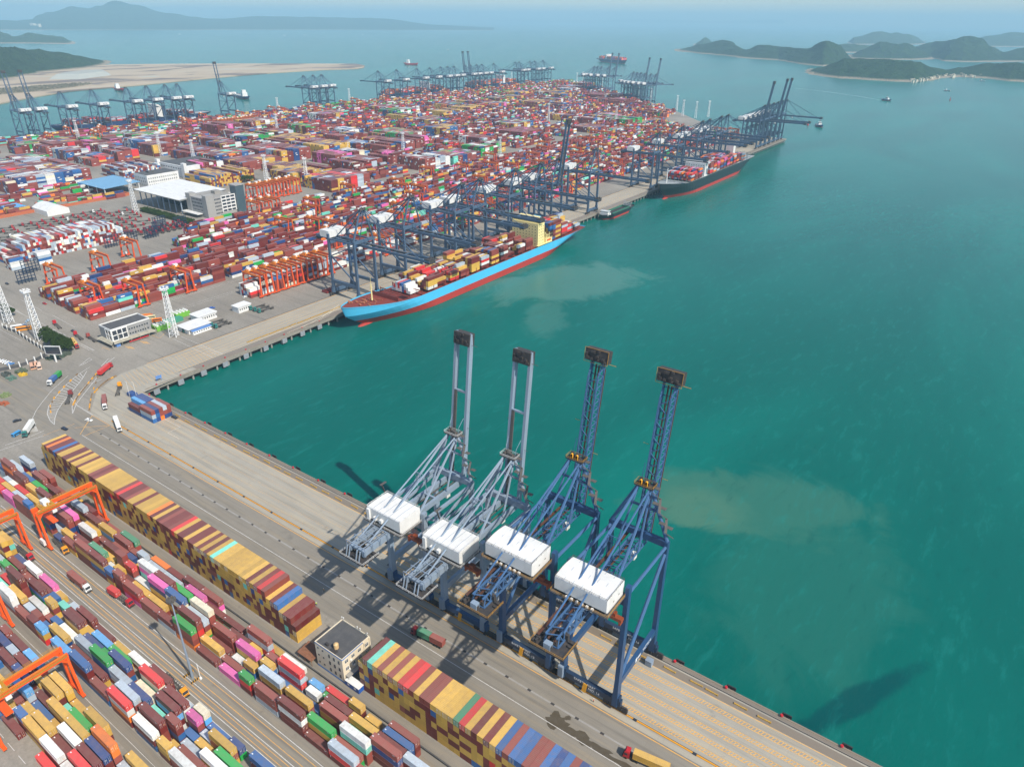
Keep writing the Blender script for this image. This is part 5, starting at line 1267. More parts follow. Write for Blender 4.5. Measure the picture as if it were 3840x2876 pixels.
# --- the navy ship in the left basin, ships at the long far row
def far_ship(label, x, y, L, B, D, hm, pal, tiers, bow=1, funnel='white', grp=None):
    s = empty('container_ship', label, 'container ship', (x, y, WZ), 0 if bow > 0 else math.pi, grp)
    hull_mesh(L, B, D, .1, None, (hm, M['boot'], M['greydeck']), s, wl=3.0, sheer=3)
    b = MB(); b.box(-B * .42, B * .42, L * .12, L * .12 + 13, D - 1, D + 24); b.box(-B * .5, B * .5, L * .12, L * .12 + 6, D + 24, D + 27); b.build('superstructure', M['white'], s)
    b = MB(); b.box(-5, 5, L * .12 + 18, L * .12 + 27, D - 1, D + 22); b.build('funnel', M['white'] if funnel == 'white' else M['navyhull'], s)
    for k in range(int(L * .82 / 14.5)):
        yy = -L * .4 + k * 14.5
        if L * .12 - 9 < yy < L * .12 + 34: continue
        h = tiers(k); 
        if h: bay(x, y, WZ + D + 1, yy * (1 if bow > 0 else -1), int(B * .9 / 2.5), lambda i: max(0, h - (sr.random() < .2)), pal)
    return s
far_ship('navy-hulled container ship moored under the left basin cranes', -1252, 700, 366, 42, 18, M['navyhull'], 'mmbbnrs', lambda k: sr.choice([0, 2, 3, 4, 4]), 1, 'navy')
far_ship('dark-hulled container ship at the near end of the long far crane row', -1252, 1640, 330, 42, 17, M['navyhull'], 'oobmrbs', lambda k: sr.choice([3, 4, 5, 5]), 1, grp='ships at the long far crane row')
far_ship('blue-hulled container ship with white funnel at the far end of the long crane row', -1252, 2060, 330, 42, 17, M['navyhull'], 'oobmrbs', lambda k: sr.choice([3, 4, 5, 5]), 1, grp='ships at the long far crane row')
p = at(1322, 136, WZ); s5 = far_ship('orange-laden container ship steaming beyond the far crane quay', p.x, p.y, 300, 44, 18, M['navyhull'], 'oobbpor', lambda k: 0, 1)
s5.rotation_euler = (0, 0, R(62))
ca, sa = math.cos(R(62)), math.sin(R(62))
cb = MB()
for k in range(17):
    yy = -120 + k * 14.5
    if 27 < yy < 70: continue
    for i in range(15):
        h = sr.choice([4, 5, 5, 6]); xx = (i - 7) * 2.5
        BULK.obox((p.x + xx * ca - yy * sa, p.y + xx * sa + yy * ca, WZ + 19), (2.44, 12.2, 2.62 * h), R(62), jit(PALC[sr.choice('oobbpor')], .1))
# --- tugs and small craft
def tug(label, px, py, rz, sc=1.0):
    p = at(px, py, WZ); t = empty('tugboat', label, 'tugboat', (p.x, p.y, WZ), rz, 'tugs in the channel')
    t.scale = (sc, sc, sc)
    hull_mesh(36, 12, 4.4, .1, None, (M['navyhull'], M['boot'], M['greydeck']), t, bulb=False, wl=.6, sheer=2.2)
    b = MB(); b.box(-4, 4, -8, 4, 3.4, 7.2); b.box(-3.2, 3.2, -6.5, 1.5, 7.2, 10.4); b.box(-3.6, 3.6, -7, 2, 10.4, 10.8); b.build('wheelhouse', M['white'], t)
    b = MB(); b.box(-3.25, 3.25, -6.55, 1.55, 8.6, 9.7); b.build('window_row', M['glass'], t)
    b = MB(); b.tube((0, -1, 10.8), (0, -1, 18), .25, 6, .12); b.beam((-1.5, -1, 15), (1.5, -1, 15), .2); b.build('mast', M['red'], t)
    b = MB(); b.tube((-2, 4.6, 3.4), (-2, 4.6, 8), .6, 8); b.tube((2, 4.6, 3.4), (2, 4.6, 8), .6, 8); b.build('funnel', M['dark'], t); return t
tug('navy and white tug with red mast idling off the end of the crane pier', 1769, 274, R(30))
tug('white-decked tug under way trailing a long wake near the islands', 1914, 218, R(65))
def boat(label, px, py, rz, L, hm, grp, cab=True):
    p = at(px, py, WZ); t = empty('small_boat', label, 'boat', (p.x, p.y, WZ), rz, grp)
    hull_mesh(L, L * .26, L * .1, .1, None, (hm, M['boot'], M['greydeck']), t, bulb=False, wl=.3, sheer=L * .04, draft=1)
    b = MB(); b.box(-L * .09, L * .09, L * .12, L * .3, L * .08, L * .22); b.box(-L * .07, L * .07, L * .14, L * .26, L * .22, L * .3); b.build('wheelhouse', M['white'], t); return t
gb = 'small craft out in the bay'
boat('dark coaster with red hull heading out past the long far crane row', 888, 141, R(100), 90, M['red'], gb); boat('navy coaster leaving the left basin behind the lone crane', 524, 213, R(-105), 85, M['navyhull'], gb)
boat('dredger with bright red deckhouse in the left basin', 258, 196, R(80), 70, M['red'], gb)
for (px, py, lb) in ((274, 90, 'white boat on the blue bay left of the sandy spit'), (157, 91, 'white boat farthest left on the blue bay'), (822, 94, 'white boat beyond the tip of the sandy spit'), (784, 77, 'tiny white boat farthest out on the blue bay'), (968, 109, 'white boat out beyond the long crane row'), (615, 78, 'tiny white boat in the haze above the spit'), (659, 77, 'tiny white boat in the haze, right of its neighbour'), (388, 76, 'tiny white boat in the haze near the mountains'), (2046, 197, 'tiny white skiff off the island village'), (2122, 176, 'white boat moored close to the island village shore')):
    boat(lb, px, py, R(75), 24 if py > 88 else 45, M['white'], gb)
def buoy(label, px, py):
    p = at(px, py, WZ); t = MB(); t.tube((0, 0, -.5), (0, 0, 2.2), 2.6, 10, 2.2); t.tube((0, 0, 2.2), (0, 0, 9), 1.4, 6, .3); t.tube((0, 0, 9), (0, 0, 10.5), .6, 6)
    o = t.build('channel_buoy', M['red']); o.location = (p.x, p.y, WZ); tag(o, label, 'buoy', 'channel buoys')
buoy('red channel buoy afloat near the right edge', 2052, 217); buoy('red channel buoy afloat near the pier-end cranes', 1745, 271)
# wake
b = MB(); L1 = [at(x, y, WZ) for x, y in ((1905, 217.5), (1850, 208), (1780, 198), (1715, 191))]
for (p, q), (w0, w1) in zip(zip(L1, L1[1:]), ((5, 7), (7, 8), (8, 3))):
    d = (q - p).normalized(); nn = Vector((-d.y, d.x, 0)); b.face([p + nn * w0 / 2 + EZ * .03, p - nn * w0 / 2 + EZ * .03, q - nn * w1 / 2 + EZ * .03, q + nn * w1 / 2 + EZ * .03])
def foam():
    m = mat('wake_foam', (.22, .36, .36), .5, .95, (.003, .11, .1), .09); return m
struct(b.build('wake_water', foam()))
# ------------------------------------------------------------------ buildings
def windows(parent, items, frame=None):
    """items: (origin, u, v, w, h, nx, nz, dx, dz): a grid of panes proud of a wall; each window is its own part"""
    for (o, u, w, h, nx, nz, dx, dz, z0) in items:
        o, u = Vector(o), Vector(u); nrm = Vector((u.y, -u.x, 0))
        for i in range(nx):
            for k in range(nz):
                p = o + u * (i * dx) + Vector((0, 0, z0 + k * dz)); b = MB()
                b.hexa([p + nrm * .01, p + u * w + nrm * .01, p + u * w + nrm * .05, p + nrm * .05] + [q + Vector((0, 0, h)) for q in (p + nrm * .01, p + u * w + nrm * .01, p + u * w + nrm * .05, p + nrm * .05)])
                wn = b.build('window', M['glass'], parent)
                if frame:
                    b = MB(); a = p + nrm * .052
                    for f in (0, .5, 1): b.beam(a + u * w * f, a + u * w * f + Vector((0, 0, h)), .09)
                    for f in (0, .62, 1): b.beam(a + Vector((0, 0, h * f)), a + u * w + Vector((0, 0, h * f)), .09)
                    b.build('frame', frame, wn)
# near office
t = empty('office_building', 'cream three-storey office with dark flat roof between the two container walls', 'building', (273.3, -75, 0))
hx, hy, H = 7.4, 6.9, 12.0
b = MB(); b.box(-hx, hx, -hy, hy, 1.0, H); b.box(-hx, hx, -hy, -hy + .25, H, H + .55); b.box(-hx, hx, hy - .25, hy, H, H + .55); b.box(-hx, -hx + .25, -hy + .25, hy - .25, H, H + .55); b.box(hx - .25, hx, -hy + .25, hy - .25, H, H + .55)
b.box(hx, hx + .35, hy - 3.4, hy - 3.0, 0, H + .2); b.box(hx, hx + .35, hy - .5, hy, 0, H + .2); b.build('wall', M['cream'], t)
b = MB(); b.box(-hx - .03, hx + .03, -hy - .03, hy + .03, 0, 1.0)
for z0, z1 in ((H - .15, H + .35),): 
    b.box(-hx - .03, hx + .03, -hy - .03, -hy - .003, z0, z1); b.box(hx + .003, hx + .03, -hy, hy - 3.5, z0, z1)
b.build('blue_band', M['blueband'], t)
b = MB(); b.box(-hx + .25, hx - .25, -hy + .25, hy - .25, H, H + .1); b.face([(-5.2, -2.5, H + .11), (-2.2, -3.0, H + .11), (-1.6, -1.2, H + .11), (-4.0, -.4, H + .11)]); rf = b.build('roof', M['roofgrey'], t)
b = MB(); b.tube((1.6, -4.2, H + .5), (1.6, -4.2, H + 2.4), .95, 14); b.tube((1.6, -4.2, H + 2.4), (1.6, -4.2, H + 2.9), .95, 14, .4); b.build('water_tank', mat('tan_tank', lin('c9a877'), .6, .2), rf)
b = MB(); b.box(.2, 3.2, -6.3, -4.9, H + .1, H + .45); b.box(-2.9, -1.8, -5.6, -4.7, H + .1, H + 1.2); b.build('roof_unit', M['dark'], rf)
b = MB()
for x, y in ((-7, 6.6), (-6.2, 6.7), (1.5, 6.6), (3, 6.6), (6.8, 6.6)): b.tube((x, y, H + .5), (x, y, H + 2.0), .06, 5); b.box(x - .2, x + .2, y - .2, y + .1, H + 1.7, H + 2.1)
b.build('roof_lamp', M['white'], rf)
windows(t, [((hx, -hy + 1.2, 0), (0, 1, 0), 1.5, 1.5, 3, 3, 3.2, 3.7, 2.0), ((hx + .36, hy - 2.7, 0), (0, 1, 0), 1.5, 1.5, 1, 3, 3, 3.7, 2.0)], M['white'])
windows(t, [((-hx + 7.2, -hy, 0), (1, 0, 0), .9, 1.7, 3, 3, 2.6, 3.5, 1.8), ((-hx + 1.2, -hy, 0), (1, 0, 0), .75, .75, 2, 3, 2.6, 3.6, 2.6)])
b = MB(); b.box(hx + .06, hx + 1.9, -hy + .6, hy - 4.2, 3.75, 3.95)
for y in (-hy + .7, -2, 2.2): b.tube((hx + 1.8, y, 0), (hx + 1.8, y, 3.75), .08, 6)
b.build('canopy', M['concrete'], t)
b = MB()
for x, z in ((-.5, 5), (1.8, 5.2), (4.2, 5.4), (.6, 8.6)): b.box(hx + .04, hx + .5, -hy + x + 3, -hy + x + 3.8, z, z + .6)
b.build('air_conditioner', M['white'], t)
b = MB(); b.face([(256.6, -83.9, 2.7), (264.9, -83.9, 2.7), (264.9, -78, 3.4), (256.6, -78, 3.4)])
for k in range(28): b.beam((256.6 + k * .3, -83.9, 2.75), (256.6 + k * .3, -78, 3.45), .12, .1)
for x in (256.8, 260.5, 264.6): b.tube((x, -83.7, 0), (x, -83.7, 2.7), .09, 6); b.tube((x, -78.2, 0), (x, -78.2, 3.3), .09, 6)
o = b.build('rusty_shed', mat('rusty_sheet', lin('8a6048'), .8, .7, (.1, .05, .03), .8)); tag(o, 'low lean-to with rusty corrugated roof beside the cream office', 'shed')
t = empty('site_cabin', 'blue site cabin with white ribbed roof by the start of the second wall', 'cabin', (284.9, -80.9, 0), R(0))
b = MB(); b.box(-3.6, 3.6, -1.3, 1.3, .3, 2.7); b.build('wall', mat('cabin_blue', lin('1f55a5'), .5, .2), t)
b = MB(); b.box(-3.7, 3.7, -1.4, 1.4, 2.7, 2.85)
for k in range(7): b.beam((-3.4 + k * 1.12, -1.4, 2.87), (-3.4 + k * 1.12, 1.4, 2.87), .25, .14)
b.build('roof', M['white'], t); b = MB(); b.box(-2.4, -1.4, -1.34, -1.31, 1.2, 2.1); b.box(1, 2, -1.34, -1.31, 1.2, 2.1); b.build('window', M['white'], t)
# fence / guide wall in front of the near block
b = MB(); b.box(60, 420, -84.9, -84.5, 0, .9); tag(b.build('guide_wall', M['roofgrey']), 'low dark guide wall running along the foot of the container walls', 'wall')
# small office at the corner of the far quay
t = empty('office_building', 'two-storey grey office with white-framed glazed corner near the road junction', 'building', (-93.5, 41.5, 0))
b = MB(); b.box(-8.5, 8.5, -15, 15, 3.6, 12.2); b.box(-7.5, 7.5, -14, 14, 0, 3.6); b.build('wall', mat('grey_render', (.27, .27, .265), .8, .3), t)
b = MB(); b.box(-8, 8, -14.5, 14.5, 12.2, 12.35); rf = b.build('roof', M['roofgrey'], t)
b = MB()
for a in ((-8.6, 8.6, -15.1, -14.6), (-8.6, 8.6, 14.6, 15.1), (-8.6, -8.1, -14.6, 14.6), (8.1, 8.6, -14.6, 14.6)): b.box(*a, 12.2, 13.1)
for x in (8.52, ):
    for y in (-15, -11.2, -7.4, -3.6): b.box(8.52, 8.85, y, y + .6, 3.6, 12.2)
    for z in (3.6, 7.6, 11.6): b.box(8.52, 8.82, -14.4, -3.6, z, z + .6)
for x in (0, 4, 8): b.box(x, x + .6, -15.4, -15.05, 3.6, 12.2)
for z in (3.6, 7.6, 11.6): b.box(0, 8.5, -15.35, -15.05, z, z + .6)
b.build('white_frame', M['white'], t)
b = MB(); b.box(8.51, 8.56, -14.3, -3.8, 4.2, 11.6); b.box(.6, 8, -15.07, -15.02, 4.2, 11.6); b.build('glazing', M['glass'], t)
windows(t, [((8.5, -2.0, 0), (0, 1, 0), 1.2, 1.2, 8, 2, 2.0, 3.6, 5.0)])
b = MB(); b.face([(8.5, -15, 3.7), (8.5, 15, 3.7), (13.5, 17, 3.2), (13.5, -17, 3.2)][::-1]); b.face([(-9, -15, 3.7), (8.5, -15, 3.7), (13.5, -19, 3.2), (-9, -19, 3.2)][::-1])
for y in (-18, -11, -4, 3, 10, 16): b.tube((13.2, y, 0), (13.2, y, 3.2), .15, 6); b.beam((8.6, y, 9.5), (13.2, y, 3.4), .2)
b.build('canopy', mat('beige_sheet', lin('a8a290'), .7, .4), t)
b = MB(); b.box(13.6, 13.7, -6, 9, 1.2, 2.1); b.build('red_banner', M['red'], t)
b = MB(); b.box(9, 12, -15, -12, 0, 2.6); b.build('entrance_kiosk', M['blueband'], t)
def shed(nm, label, cat, x0, x1, y0, y1, z, wm, rm, over=.8, pitch=.4, extra=None):
    t = empty(nm, label, cat, ((x0 + x1) / 2, (y0 + y1) / 2, 0)); hx, hy = (x1 - x0) / 2, (y1 - y0) / 2
    b = MB(); b.box(-hx, hx, -hy, hy, 0, z); wl = b.build('wall', wm, t)
    b = MB(); a = hx + over; c = hy + over
    b.hexa([(-a, -c, z), (a, -c, z), (a, c, z), (-a, c, z), (-a, -c, z + .25), (a, -c, z + .25), (a, c, z + .25 + pitch), (-a, c, z + .25 + pitch)]); b.build('roof', rm, t)
    b = MB()
    for k in range(max(2, int(hy))): b.box(hx + .01, hx + .05, -hy + 1 + k * 2, -hy + 1.9 + k * 2, z * .45, z * .75)
    b.build('window_row', M['glass'], t); return t
shed('site_office', 'white site office under a large white flat roof beside the lattice mast', 'building', -74, -60, 72, 90, 4, M['white'], M['white'], 1.2)
shed('site_office', 'long white prefab office behind the flat-roofed site office', 'building', -86, -74, 90, 106, 5, M['white'], M['white'], .6)
shed('site_office', 'small white hut with open front further along the quay road', 'building', -76, -67, 122, 134, 5, M['white'], M['white'], .5)
t = shed('blue_lean_to', 'blue-roofed lean-to on the quay side of the white site office', 'building', -59, -56, 73, 89, 3, M['white'], M['blueband'], .3)
for (x, y, lb) in ((-88, 66, 'nearest the lattice mast'), (-100, 90, 'behind the prefab office')):
    t = empty('chiller_unit', 'bright green chiller container with rows of white fans, ' + lb, 'chiller unit', (x, y, 0), 0, 'green chiller units')
    b = MB(); b.box(-4, 4, -6, 6, .2, 4); b.build('casing', mat('lime_green', lin('6fae3f'), .5, .2) if 'lime_green' not in bpy.data.materials else bpy.data.materials['lime_green'], t)
    b = MB()
    for i in range(3):
        for k in range(4): b.tube((-2.4 + i * 2.4, -4.4 + k * 2.9, 4), (-2.4 + i * 2.4, -4.4 + k * 2.9, 5), 1.0, 10)
    b.build('fan', M['white'], t)
b = MB(); b.box(-97, -90, 72, 86, 0, 3); tag(b.build('green_container_shed', mat('sea_green', lin('3f8f75'), .6, .2)), 'dark green flat box shed between the two chiller units', 'shed')
# gate house: white roof on columns, grey office, glazed tower
t = empty('gate_canopy', 'huge white flat canopy on tall columns over the terminal gate lanes', 'canopy', (-456, 313, 0))
b = MB(); b.hexa([(-48, -31, 17), (52, -31, 17), (52, 33, 19), (-48, 33, 19), (-50, -33, 19), (54, -33, 19), (54, 34, 21.4), (-50, 34, 21.4)]); b.build('roof', M['white'], t)
for k in range(8):
    b = MB(); b.tube((-44 + k * 13.2, -28, 0), (-44 + k * 13.2, -28, 17.4), .8, 8); b.build('column', M['greyb'], t)
b = MB(); b.box(-40, 30, -4, 26, 0, 15); b.build('gate_hall', M['glass'], t)
t = empty('office_building', 'grey six-storey gate office with white gridded wing beside the white canopy', 'building', (-384, 312, 0))
GR = mat('office_grey', lin('9a9894'), .8, .15)
b = MB(); b.box(-21, 21, -20, 20, 0, 23); b.box(14, 21.4, -20.4, -10, 0, 27); b.box(-21.4, -12, -20.4, -12, 0, 26); b.build('wall', GR, t)
b = MB(); b.box(21.02, 21.5, 0, 20, 4, 24); wg = b.build('white_wing', M['white'], t)
b = MB(); b.box(-20, 20, -9.8, 19, 23.02, 23.2); b.box(-4, 4, 4, 12, 23.2, 27); b.build('roof', M['concrete'], t)
b = MB(); b.box(12, 24, 20.5, 32, 0, 33); tw = b.build('stair_tower', mat('blue_glazing', (.06, .10, .12), .15, .1, spec=.7), t)
b = MB(); b.box(10, 24.6, 19.9, 33, 33, 34); b.build('tower_roof', GR, tw)
windows(t, [((-9, -20, 0), (1, 0, 0), 1.6, 1.9, 7, 5, 3.0, 4.2, 3), ((21.45, -9, 0), (0, 1, 0), .1, .1, 1, 1, 1, 1, 3)])
windows(t, [((21.0, -9, 0), (0, 1, 0), 1.2, 1.9, 5, 5, 1.8, 4.2, 3)]); windows(wg, [((21.5, 1, 0), (0, 1, 0), 5.2, 2.4, 3, 5, 6.2, 4.0, 4.5)])
b = MB(); b.box(-24, 10, -28, -20.5, 4.2, 4.9); b.build('porch_roof', M['white'], t)
t = empty('office_building', 'white four-storey block with rows of small windows behind the gate canopy', 'building', (-592, 362, 0))
b = MB(); b.box(-17, 17, -24, 24, 0, 19); b.build('wall', M['white'], t)
b = MB(); b.box(-16.5, 16.5, -23.5, 23.5, 19, 19.2); b.box(-6, 2, -12, -4, 19.2, 21.4); b.build('roof', M['roofgrey'], t)
windows(t, [((17, -22, 0), (0, 1, 0), 1.2, 2.2, 14, 3, 3.2, 4.6, 4), ((-15, -24, 0), (1, 0, 0), 1.2, 2.2, 6, 3, 5, 4.6, 4)])
t = empty('warehouse', 'white warehouse with dark grey roof behind the pink containers', 'warehouse', (-640, 448, 0))
b = MB(); b.box(-36, 36, -33, 33, 0, 17); b.box(30, 38, -36, -31, 0, 22); b.box(-40, -34, -36, -31, 0, 21); b.build('wall', M['white'], t); b = MB(); b.box(-35, 30, -31, 32, 17, 17.3); b.build('roof', M['roofgrey'], t)
windows(t, [((-30, -33, 0), (1, 0, 0), 4, 1.2, 9, 1, 6.6, 4, 12)])
t = empty('workshop_shed', 'open workshop shed with pale blue flat roof in the empties yard', 'shed', (-592, 300, 0))
b = MB(); b.hexa([(-52, -26, 11), (20, -26, 11), (20, 26, 13), (-52, 26, 13), (-52, -26, 11.6), (20, -26, 11.6), (20, 26, 13.6), (-52, 26, 13.6)]); b.build('roof', mat('pale_blue_sheet', lin('6f9dbd'), .6, .2), t)
b = MB()
for x in (-50, -26, -3, 18):
    for y in (-24, 24): b.tube((x, y, 0), (x, y, 12), .6, 6)
b.build('column', M['white'], t)
t = empty('storage_tent', 'white barrel-roofed storage tent by the truck park', 'tent', (-545, 192, 0))
b = MB(); n = 10; pr = [(-13 + 26 * k / n, 6 + 5 * math.sin(math.pi * k / n)) for k in range(n + 1)]
for (ya, za_), (yb, zb_) in zip(pr, pr[1:]): b.face([(-20, ya, za_), (20, ya, za_), (20, yb, zb_), (-20, yb, zb_)])
b.build('roof', M['white'], t)
b = MB(); b.face([(20, -13, 0), (20, 13, 0)] + [(20, y, z) for y, z in pr[::-1]]); b.face([(-20, -13, 0), (-20, -13, 6), (20, -13, 6), (20, -13, 0)][::-1]); b.face([(-20, 13, 0), (-20, 13, 6), (20, 13, 6), (20, 13, 0)]); b.face([(-20, 13, 0), (-20, -13, 0)] + [(-20, y, z) for y, z in pr]); b.build('wall', M['white'], t)
shed('site_office', 'low hut with light blue roof left of the storage tent', 'building', -600, -570, 158, 176, 6, M['blueband'], mat('sky_blue_sheet', lin('5fa0d0'), .6, .2), .6)
# retaining walls of the empties depot
b = MB(); b.box(-562, -560, 110, 300, 0, 3.5); b.box(-640, -562, 300, 302, 0, 3.5); tag(b.build('depot_wall', mat('brick_orange', lin('b5623c'), .8, .3)), 'low orange brick wall around the empties depot', 'wall')
for k, (px, py, lb) in enumerate(((1600, 468, 'pale'), )):
    pass
# rack frames for reefers
def rack(x, y, ln, label):
    b = MB()
    for k in range(int(ln / 3) + 1):
        for q in (0, 1.4): b.beam((x + q, y + k * 3, 0), (x + q, y + k * 3, 13), .3)
    for z in (2.8, 5.6, 8.4, 11.2, 13):
        for q in (0, 1.4): b.beam((x + q, y, z), (x + q, y + ln, z), .22)
        b.box(x, x + 1.4, y, y + ln, z - .1, z - .02)
    tag(b.build('reefer_rack', M['navyd']), label, 'rack', 'blue steel reefer racks')
for n_, (x, y) in enumerate(((-288, 46), (-316, 62), (-338, 152), (-338, 172), (-338, 196), (-352, 214), (-352, 240), (-372, 226))):
    rack(x, y, 15, f'navy open steel reefer rack, {ordn(n_ + 1)} from the left by the truck park')
# the village on the island
def far_house(px, py, rz, w_, d_, h_, lb, grp, z=0.0):
    p = at(px, py, z); o = MB().box(-w_ / 2, w_ / 2, -d_ / 2, d_ / 2, -6, h_); o.prism([(-w_ / 2 - 1, -d_ / 2 - 1), (w_ / 2 + 1, -d_ / 2 - 1), (w_ / 2 + 1, d_ / 2 + 1), (-w_ / 2 - 1, d_ / 2 + 1)], h_, h_ + .6)
    o = o.build('house', M['cream']); o.location = (p.x, p.y, z); o.rotation_euler = (0, 0, rz); tag(o, lb, 'house', grp)
rh = random.Random(12)
for k in range(46):
    f = rh.random(); px = XR + (1480 + 460 * f) / 3; py = (530 - 36 * min(1, f * 2.2) + rh.uniform(-14, 5)) / 3
    far_house(px, py, rh.uniform(0, 3), rh.uniform(6, 11), rh.uniform(6, 10), rh.uniform(3, 7), 'small white village house on the island shore at the right', 'white houses of the island village')
for k in range(7):
    far_house((165 + rh.uniform(0, 115)) / 3, (188 + rh.uniform(-4, 6)) / 3, rh.uniform(0, 3), 45, 40, rh.uniform(50, 95), 'hazy white tower block at the foot of the far mountains', 'tower blocks under the mountains')
# ------------------------------------------------------------------ trucks, cars, buses
CABM = {}
def vmat(h):
    if h not in CABM: CABM[h] = mat('vehicle_paint_' + str(len(CABM)), lin(h), .35, .15, spec=.5)
    return CABM[h]
def wheel_set(t, xs, hw, r=.5):
    for x in xs:
        b = MB()
        for s in (-1, 1): b.tube((x, s * hw - .28 * s, r), (x, s * hw + .02 * s, r), r, 12)
        b.build('wheel', M['tyre'], t)
_tp = {}
def truck(kind, hexc, loc, rz, label, group=None):
    """front towards +x; kind: 'skeletal' or 'bobtail'"""
    key = (kind, hexc)
    if key in _tp: return dup(_tp[key], loc, rz, label, group)
    t = empty('truck', label, 'truck', loc, rz, group)
    b = MB(); x0 = 5.6
    b.hexa([(x0, -1.22, .7), (x0 + 2.25, -1.22, .6), (x0 + 2.25, 1.22, .6), (x0, 1.22, .7), (x0, -1.2, 3.45), (x0 + 1.75, -1.15, 3.35), (x0 + 1.75, 1.15, 3.35), (x0, 1.2, 3.45)])
    b.box(x0 + .1, x0 + 1.4, -1.0, 1.0, 3.4, 3.75); cb = b.build('cab', vmat(hexc), t)
    b = MB(); b.hexa([(x0 + 2.03, -1.02, 1.95), (x0 + 2.05, -1.02, 1.95), (x0 + 2.05, 1.02, 1.95), (x0 + 2.03, 1.02, 1.95), (x0 + 1.80, -.98, 3.15), (x0 + 1.84, -.98, 3.15), (x0 + 1.84, .98, 3.15), (x0 + 1.80, .98, 3.15)])
    for s in (-1, 1): b.box(x0 + .7, x0 + 1.7, min(s * 1.18, s * 1.235), max(s * 1.18, s * 1.235), 2.0, 2.9)
    b.build('windscreen', M['glass'], cb)
    b = MB(); b.box(x0 + 2.2, x0 + 2.42, -1.2, 1.2, .45, 1.0); b.box(x0 + 2.27, x0 + 2.32, -.8, .8, 1.15, 1.3); b.box(x0 + 2.25, x0 + 2.3, -.8, .8, 1.5, 1.62); b.build('bumper', M['dark'], cb)
    b = MB(); b.box(2.2, x0 + .5, -.55, .55, .75, 1.05); b.box(4.2, x0 - .1, -1.0, 1.0, .7, 1.3); b.build('chassis', M['dark'], t)
    wheel_set(t, [x0 + 1.2, 3.0, 4.2], 1.2)
    if kind == 'skeletal':
        b = MB()
        for s in (-.5, .5): b.box(-7.6, 4.0, s - .12, s + .12, 1.1, 1.42)
        for k in range(9): b.box(-7.5 + k * 1.35, -7.2 + k * 1.35, -1.2, 1.2, 1.15, 1.4)
        b.build('trailer', M['grating'], t); wheel_set(t, [-6.4, -5.1, -3.8], 1.2)
    _tp[key] = t; return t
gT = 'trucks on the terminal roads'
def Dz(z0x, z0y, sc, x, y): return ((z0x + x / sc) * .57604, (z0y + y / sc) * .57604)
def road_truck(a, bpt, hexc, load, label, kind='skeletal', cl=None, z0=(0, 1350, 4.6083)):
    """a: rear point, bpt: cab front, in zoomed pixels of the ground"""
    p, q = at(*Dz(*z0, *a)), at(*Dz(*z0, *bpt)); d = (q - p); rz = math.atan2(d.y, d.x); c = q - d.normalized() * 7.9
    c.z = .012; t = truck(kind, hexc, c, rz, label, gT)
    if load:
        for k, (ch, L, off) in enumerate(load):
            v = c + Vector((math.cos(rz), math.sin(rz), 0)) * off + EZ * 1.44
            loose_container(ch, L, v, rz, cl[k] if isinstance(cl, (list, tuple)) else cl)
    return t
L40 = lambda ch: [(ch, 12.19, -1.6)]
road_truck((2020, 1090), (2080, 1255), 'e8e8e4', L40('w'), 'white truck with rusty white container parked by the yellow kerb', cl='white rust-stained container on the truck by the yellow kerb')
road_truck((1815, 640), (1825, 868), 'e8e8e4', L40('b'), 'white truck carrying a red-brown box, heading down past the quay corner', cl='red-brown container on the white truck beside the curved kerb')
road_truck((1760, 260), (1935, 115), 'b5202a', L40('r'), 'red truck with red container at the top of the curved road', cl='red container carried on the red truck at the curved road')
road_truck((1070, 260), (850, 455), 'e8e8e4', [('g', 6.06, -4.7), ('u', 6.06, 1.5)], 'white truck with a blue and a green short box on the curved road', cl=['short green container riding at the back of the white truck', 'short blue container riding behind the cab of the white truck'])
road_truck((560, 1150), (430, 1350), '2f7a72', L40('w'), 'green-cabbed truck with a white container by the striped triangle', cl='white container on the green-cabbed truck at the striped triangle')
road_truck((2010, 690), (2085, 450), 'e89a20', None, 'amber-cabbed truck with empty skeletal trailer beside the corner stack')
road_truck((1140, 820), (1235, 590), '8a3a3a', None, 'dull red-cabbed truck with empty trailer on the middle curved lane')
zt2 = (0, 1960, 5.0205)
road_truck((1290, 990), (1690, 1320), 'e8e8e4', L40('b'), 'white truck with orange-brown container rolling down the yellow-lined lane', cl='orange-brown container on the white truck in the yellow-lined lane', z0=zt2)
road_truck((970, 250), (1270, 600), 'e89a20', None, 'amber truck with empty skeletal trailer beside the orange gantry leg', z0=zt2)
road_truck((310, 470), (620, 730), 'c01f2c', None, 'red truck with empty skeletal trailer left of the lanes', z0=zt2)
road_truck((90, 750), (340, 915), 'b5202a', [('r', 6.06, -4.4)], 'red truck with a short red box at the tail of its trailer', cl='short red container at the tail of the red truck', z0=(380, 1960, 2.884))
road_truck((790, 60), (930, 205), 'e89a20', None, 'amber truck with empty trailer squeezed beside the middle block', z0=(380, 2546, 2.884))
road_truck((680, 1000), (510, 915), '8a2a30', [('d', 6.06, 1.5), ('b', 6.06, -4.7)], 'dark red truck with a dark green and a brown box under the quay cranes', cl=['dark green short container behind the dark red cab under the cranes', 'short brown container at the tail of the truck under the cranes'], z0=(1200, 1750, 1.4747))
road_truck((600, 1200), (405, 1115), 'b5202a', L40('y'), 'red truck with yellow container at the bottom edge of the picture', cl='yellow container on the red truck at the bottom edge', z0=(2000, 1900, 1.2022))
z2_ = (0, 1000, 3.16)
road_truck((745, 765), (645, 680), 'b5202a', None, 'red truck with empty rusty trailer on the left service road', z0=z2_)
road_truck((1010, 900), (890, 810), 'b5202a', None, 'red truck with red skeletal trailer heading up from the junction', z0=z2_)
road_truck((1170, 915), (1040, 835), '9a4a44', None, 'faded red truck with worn trailer next to its red neighbour at the junction', z0=z2_)
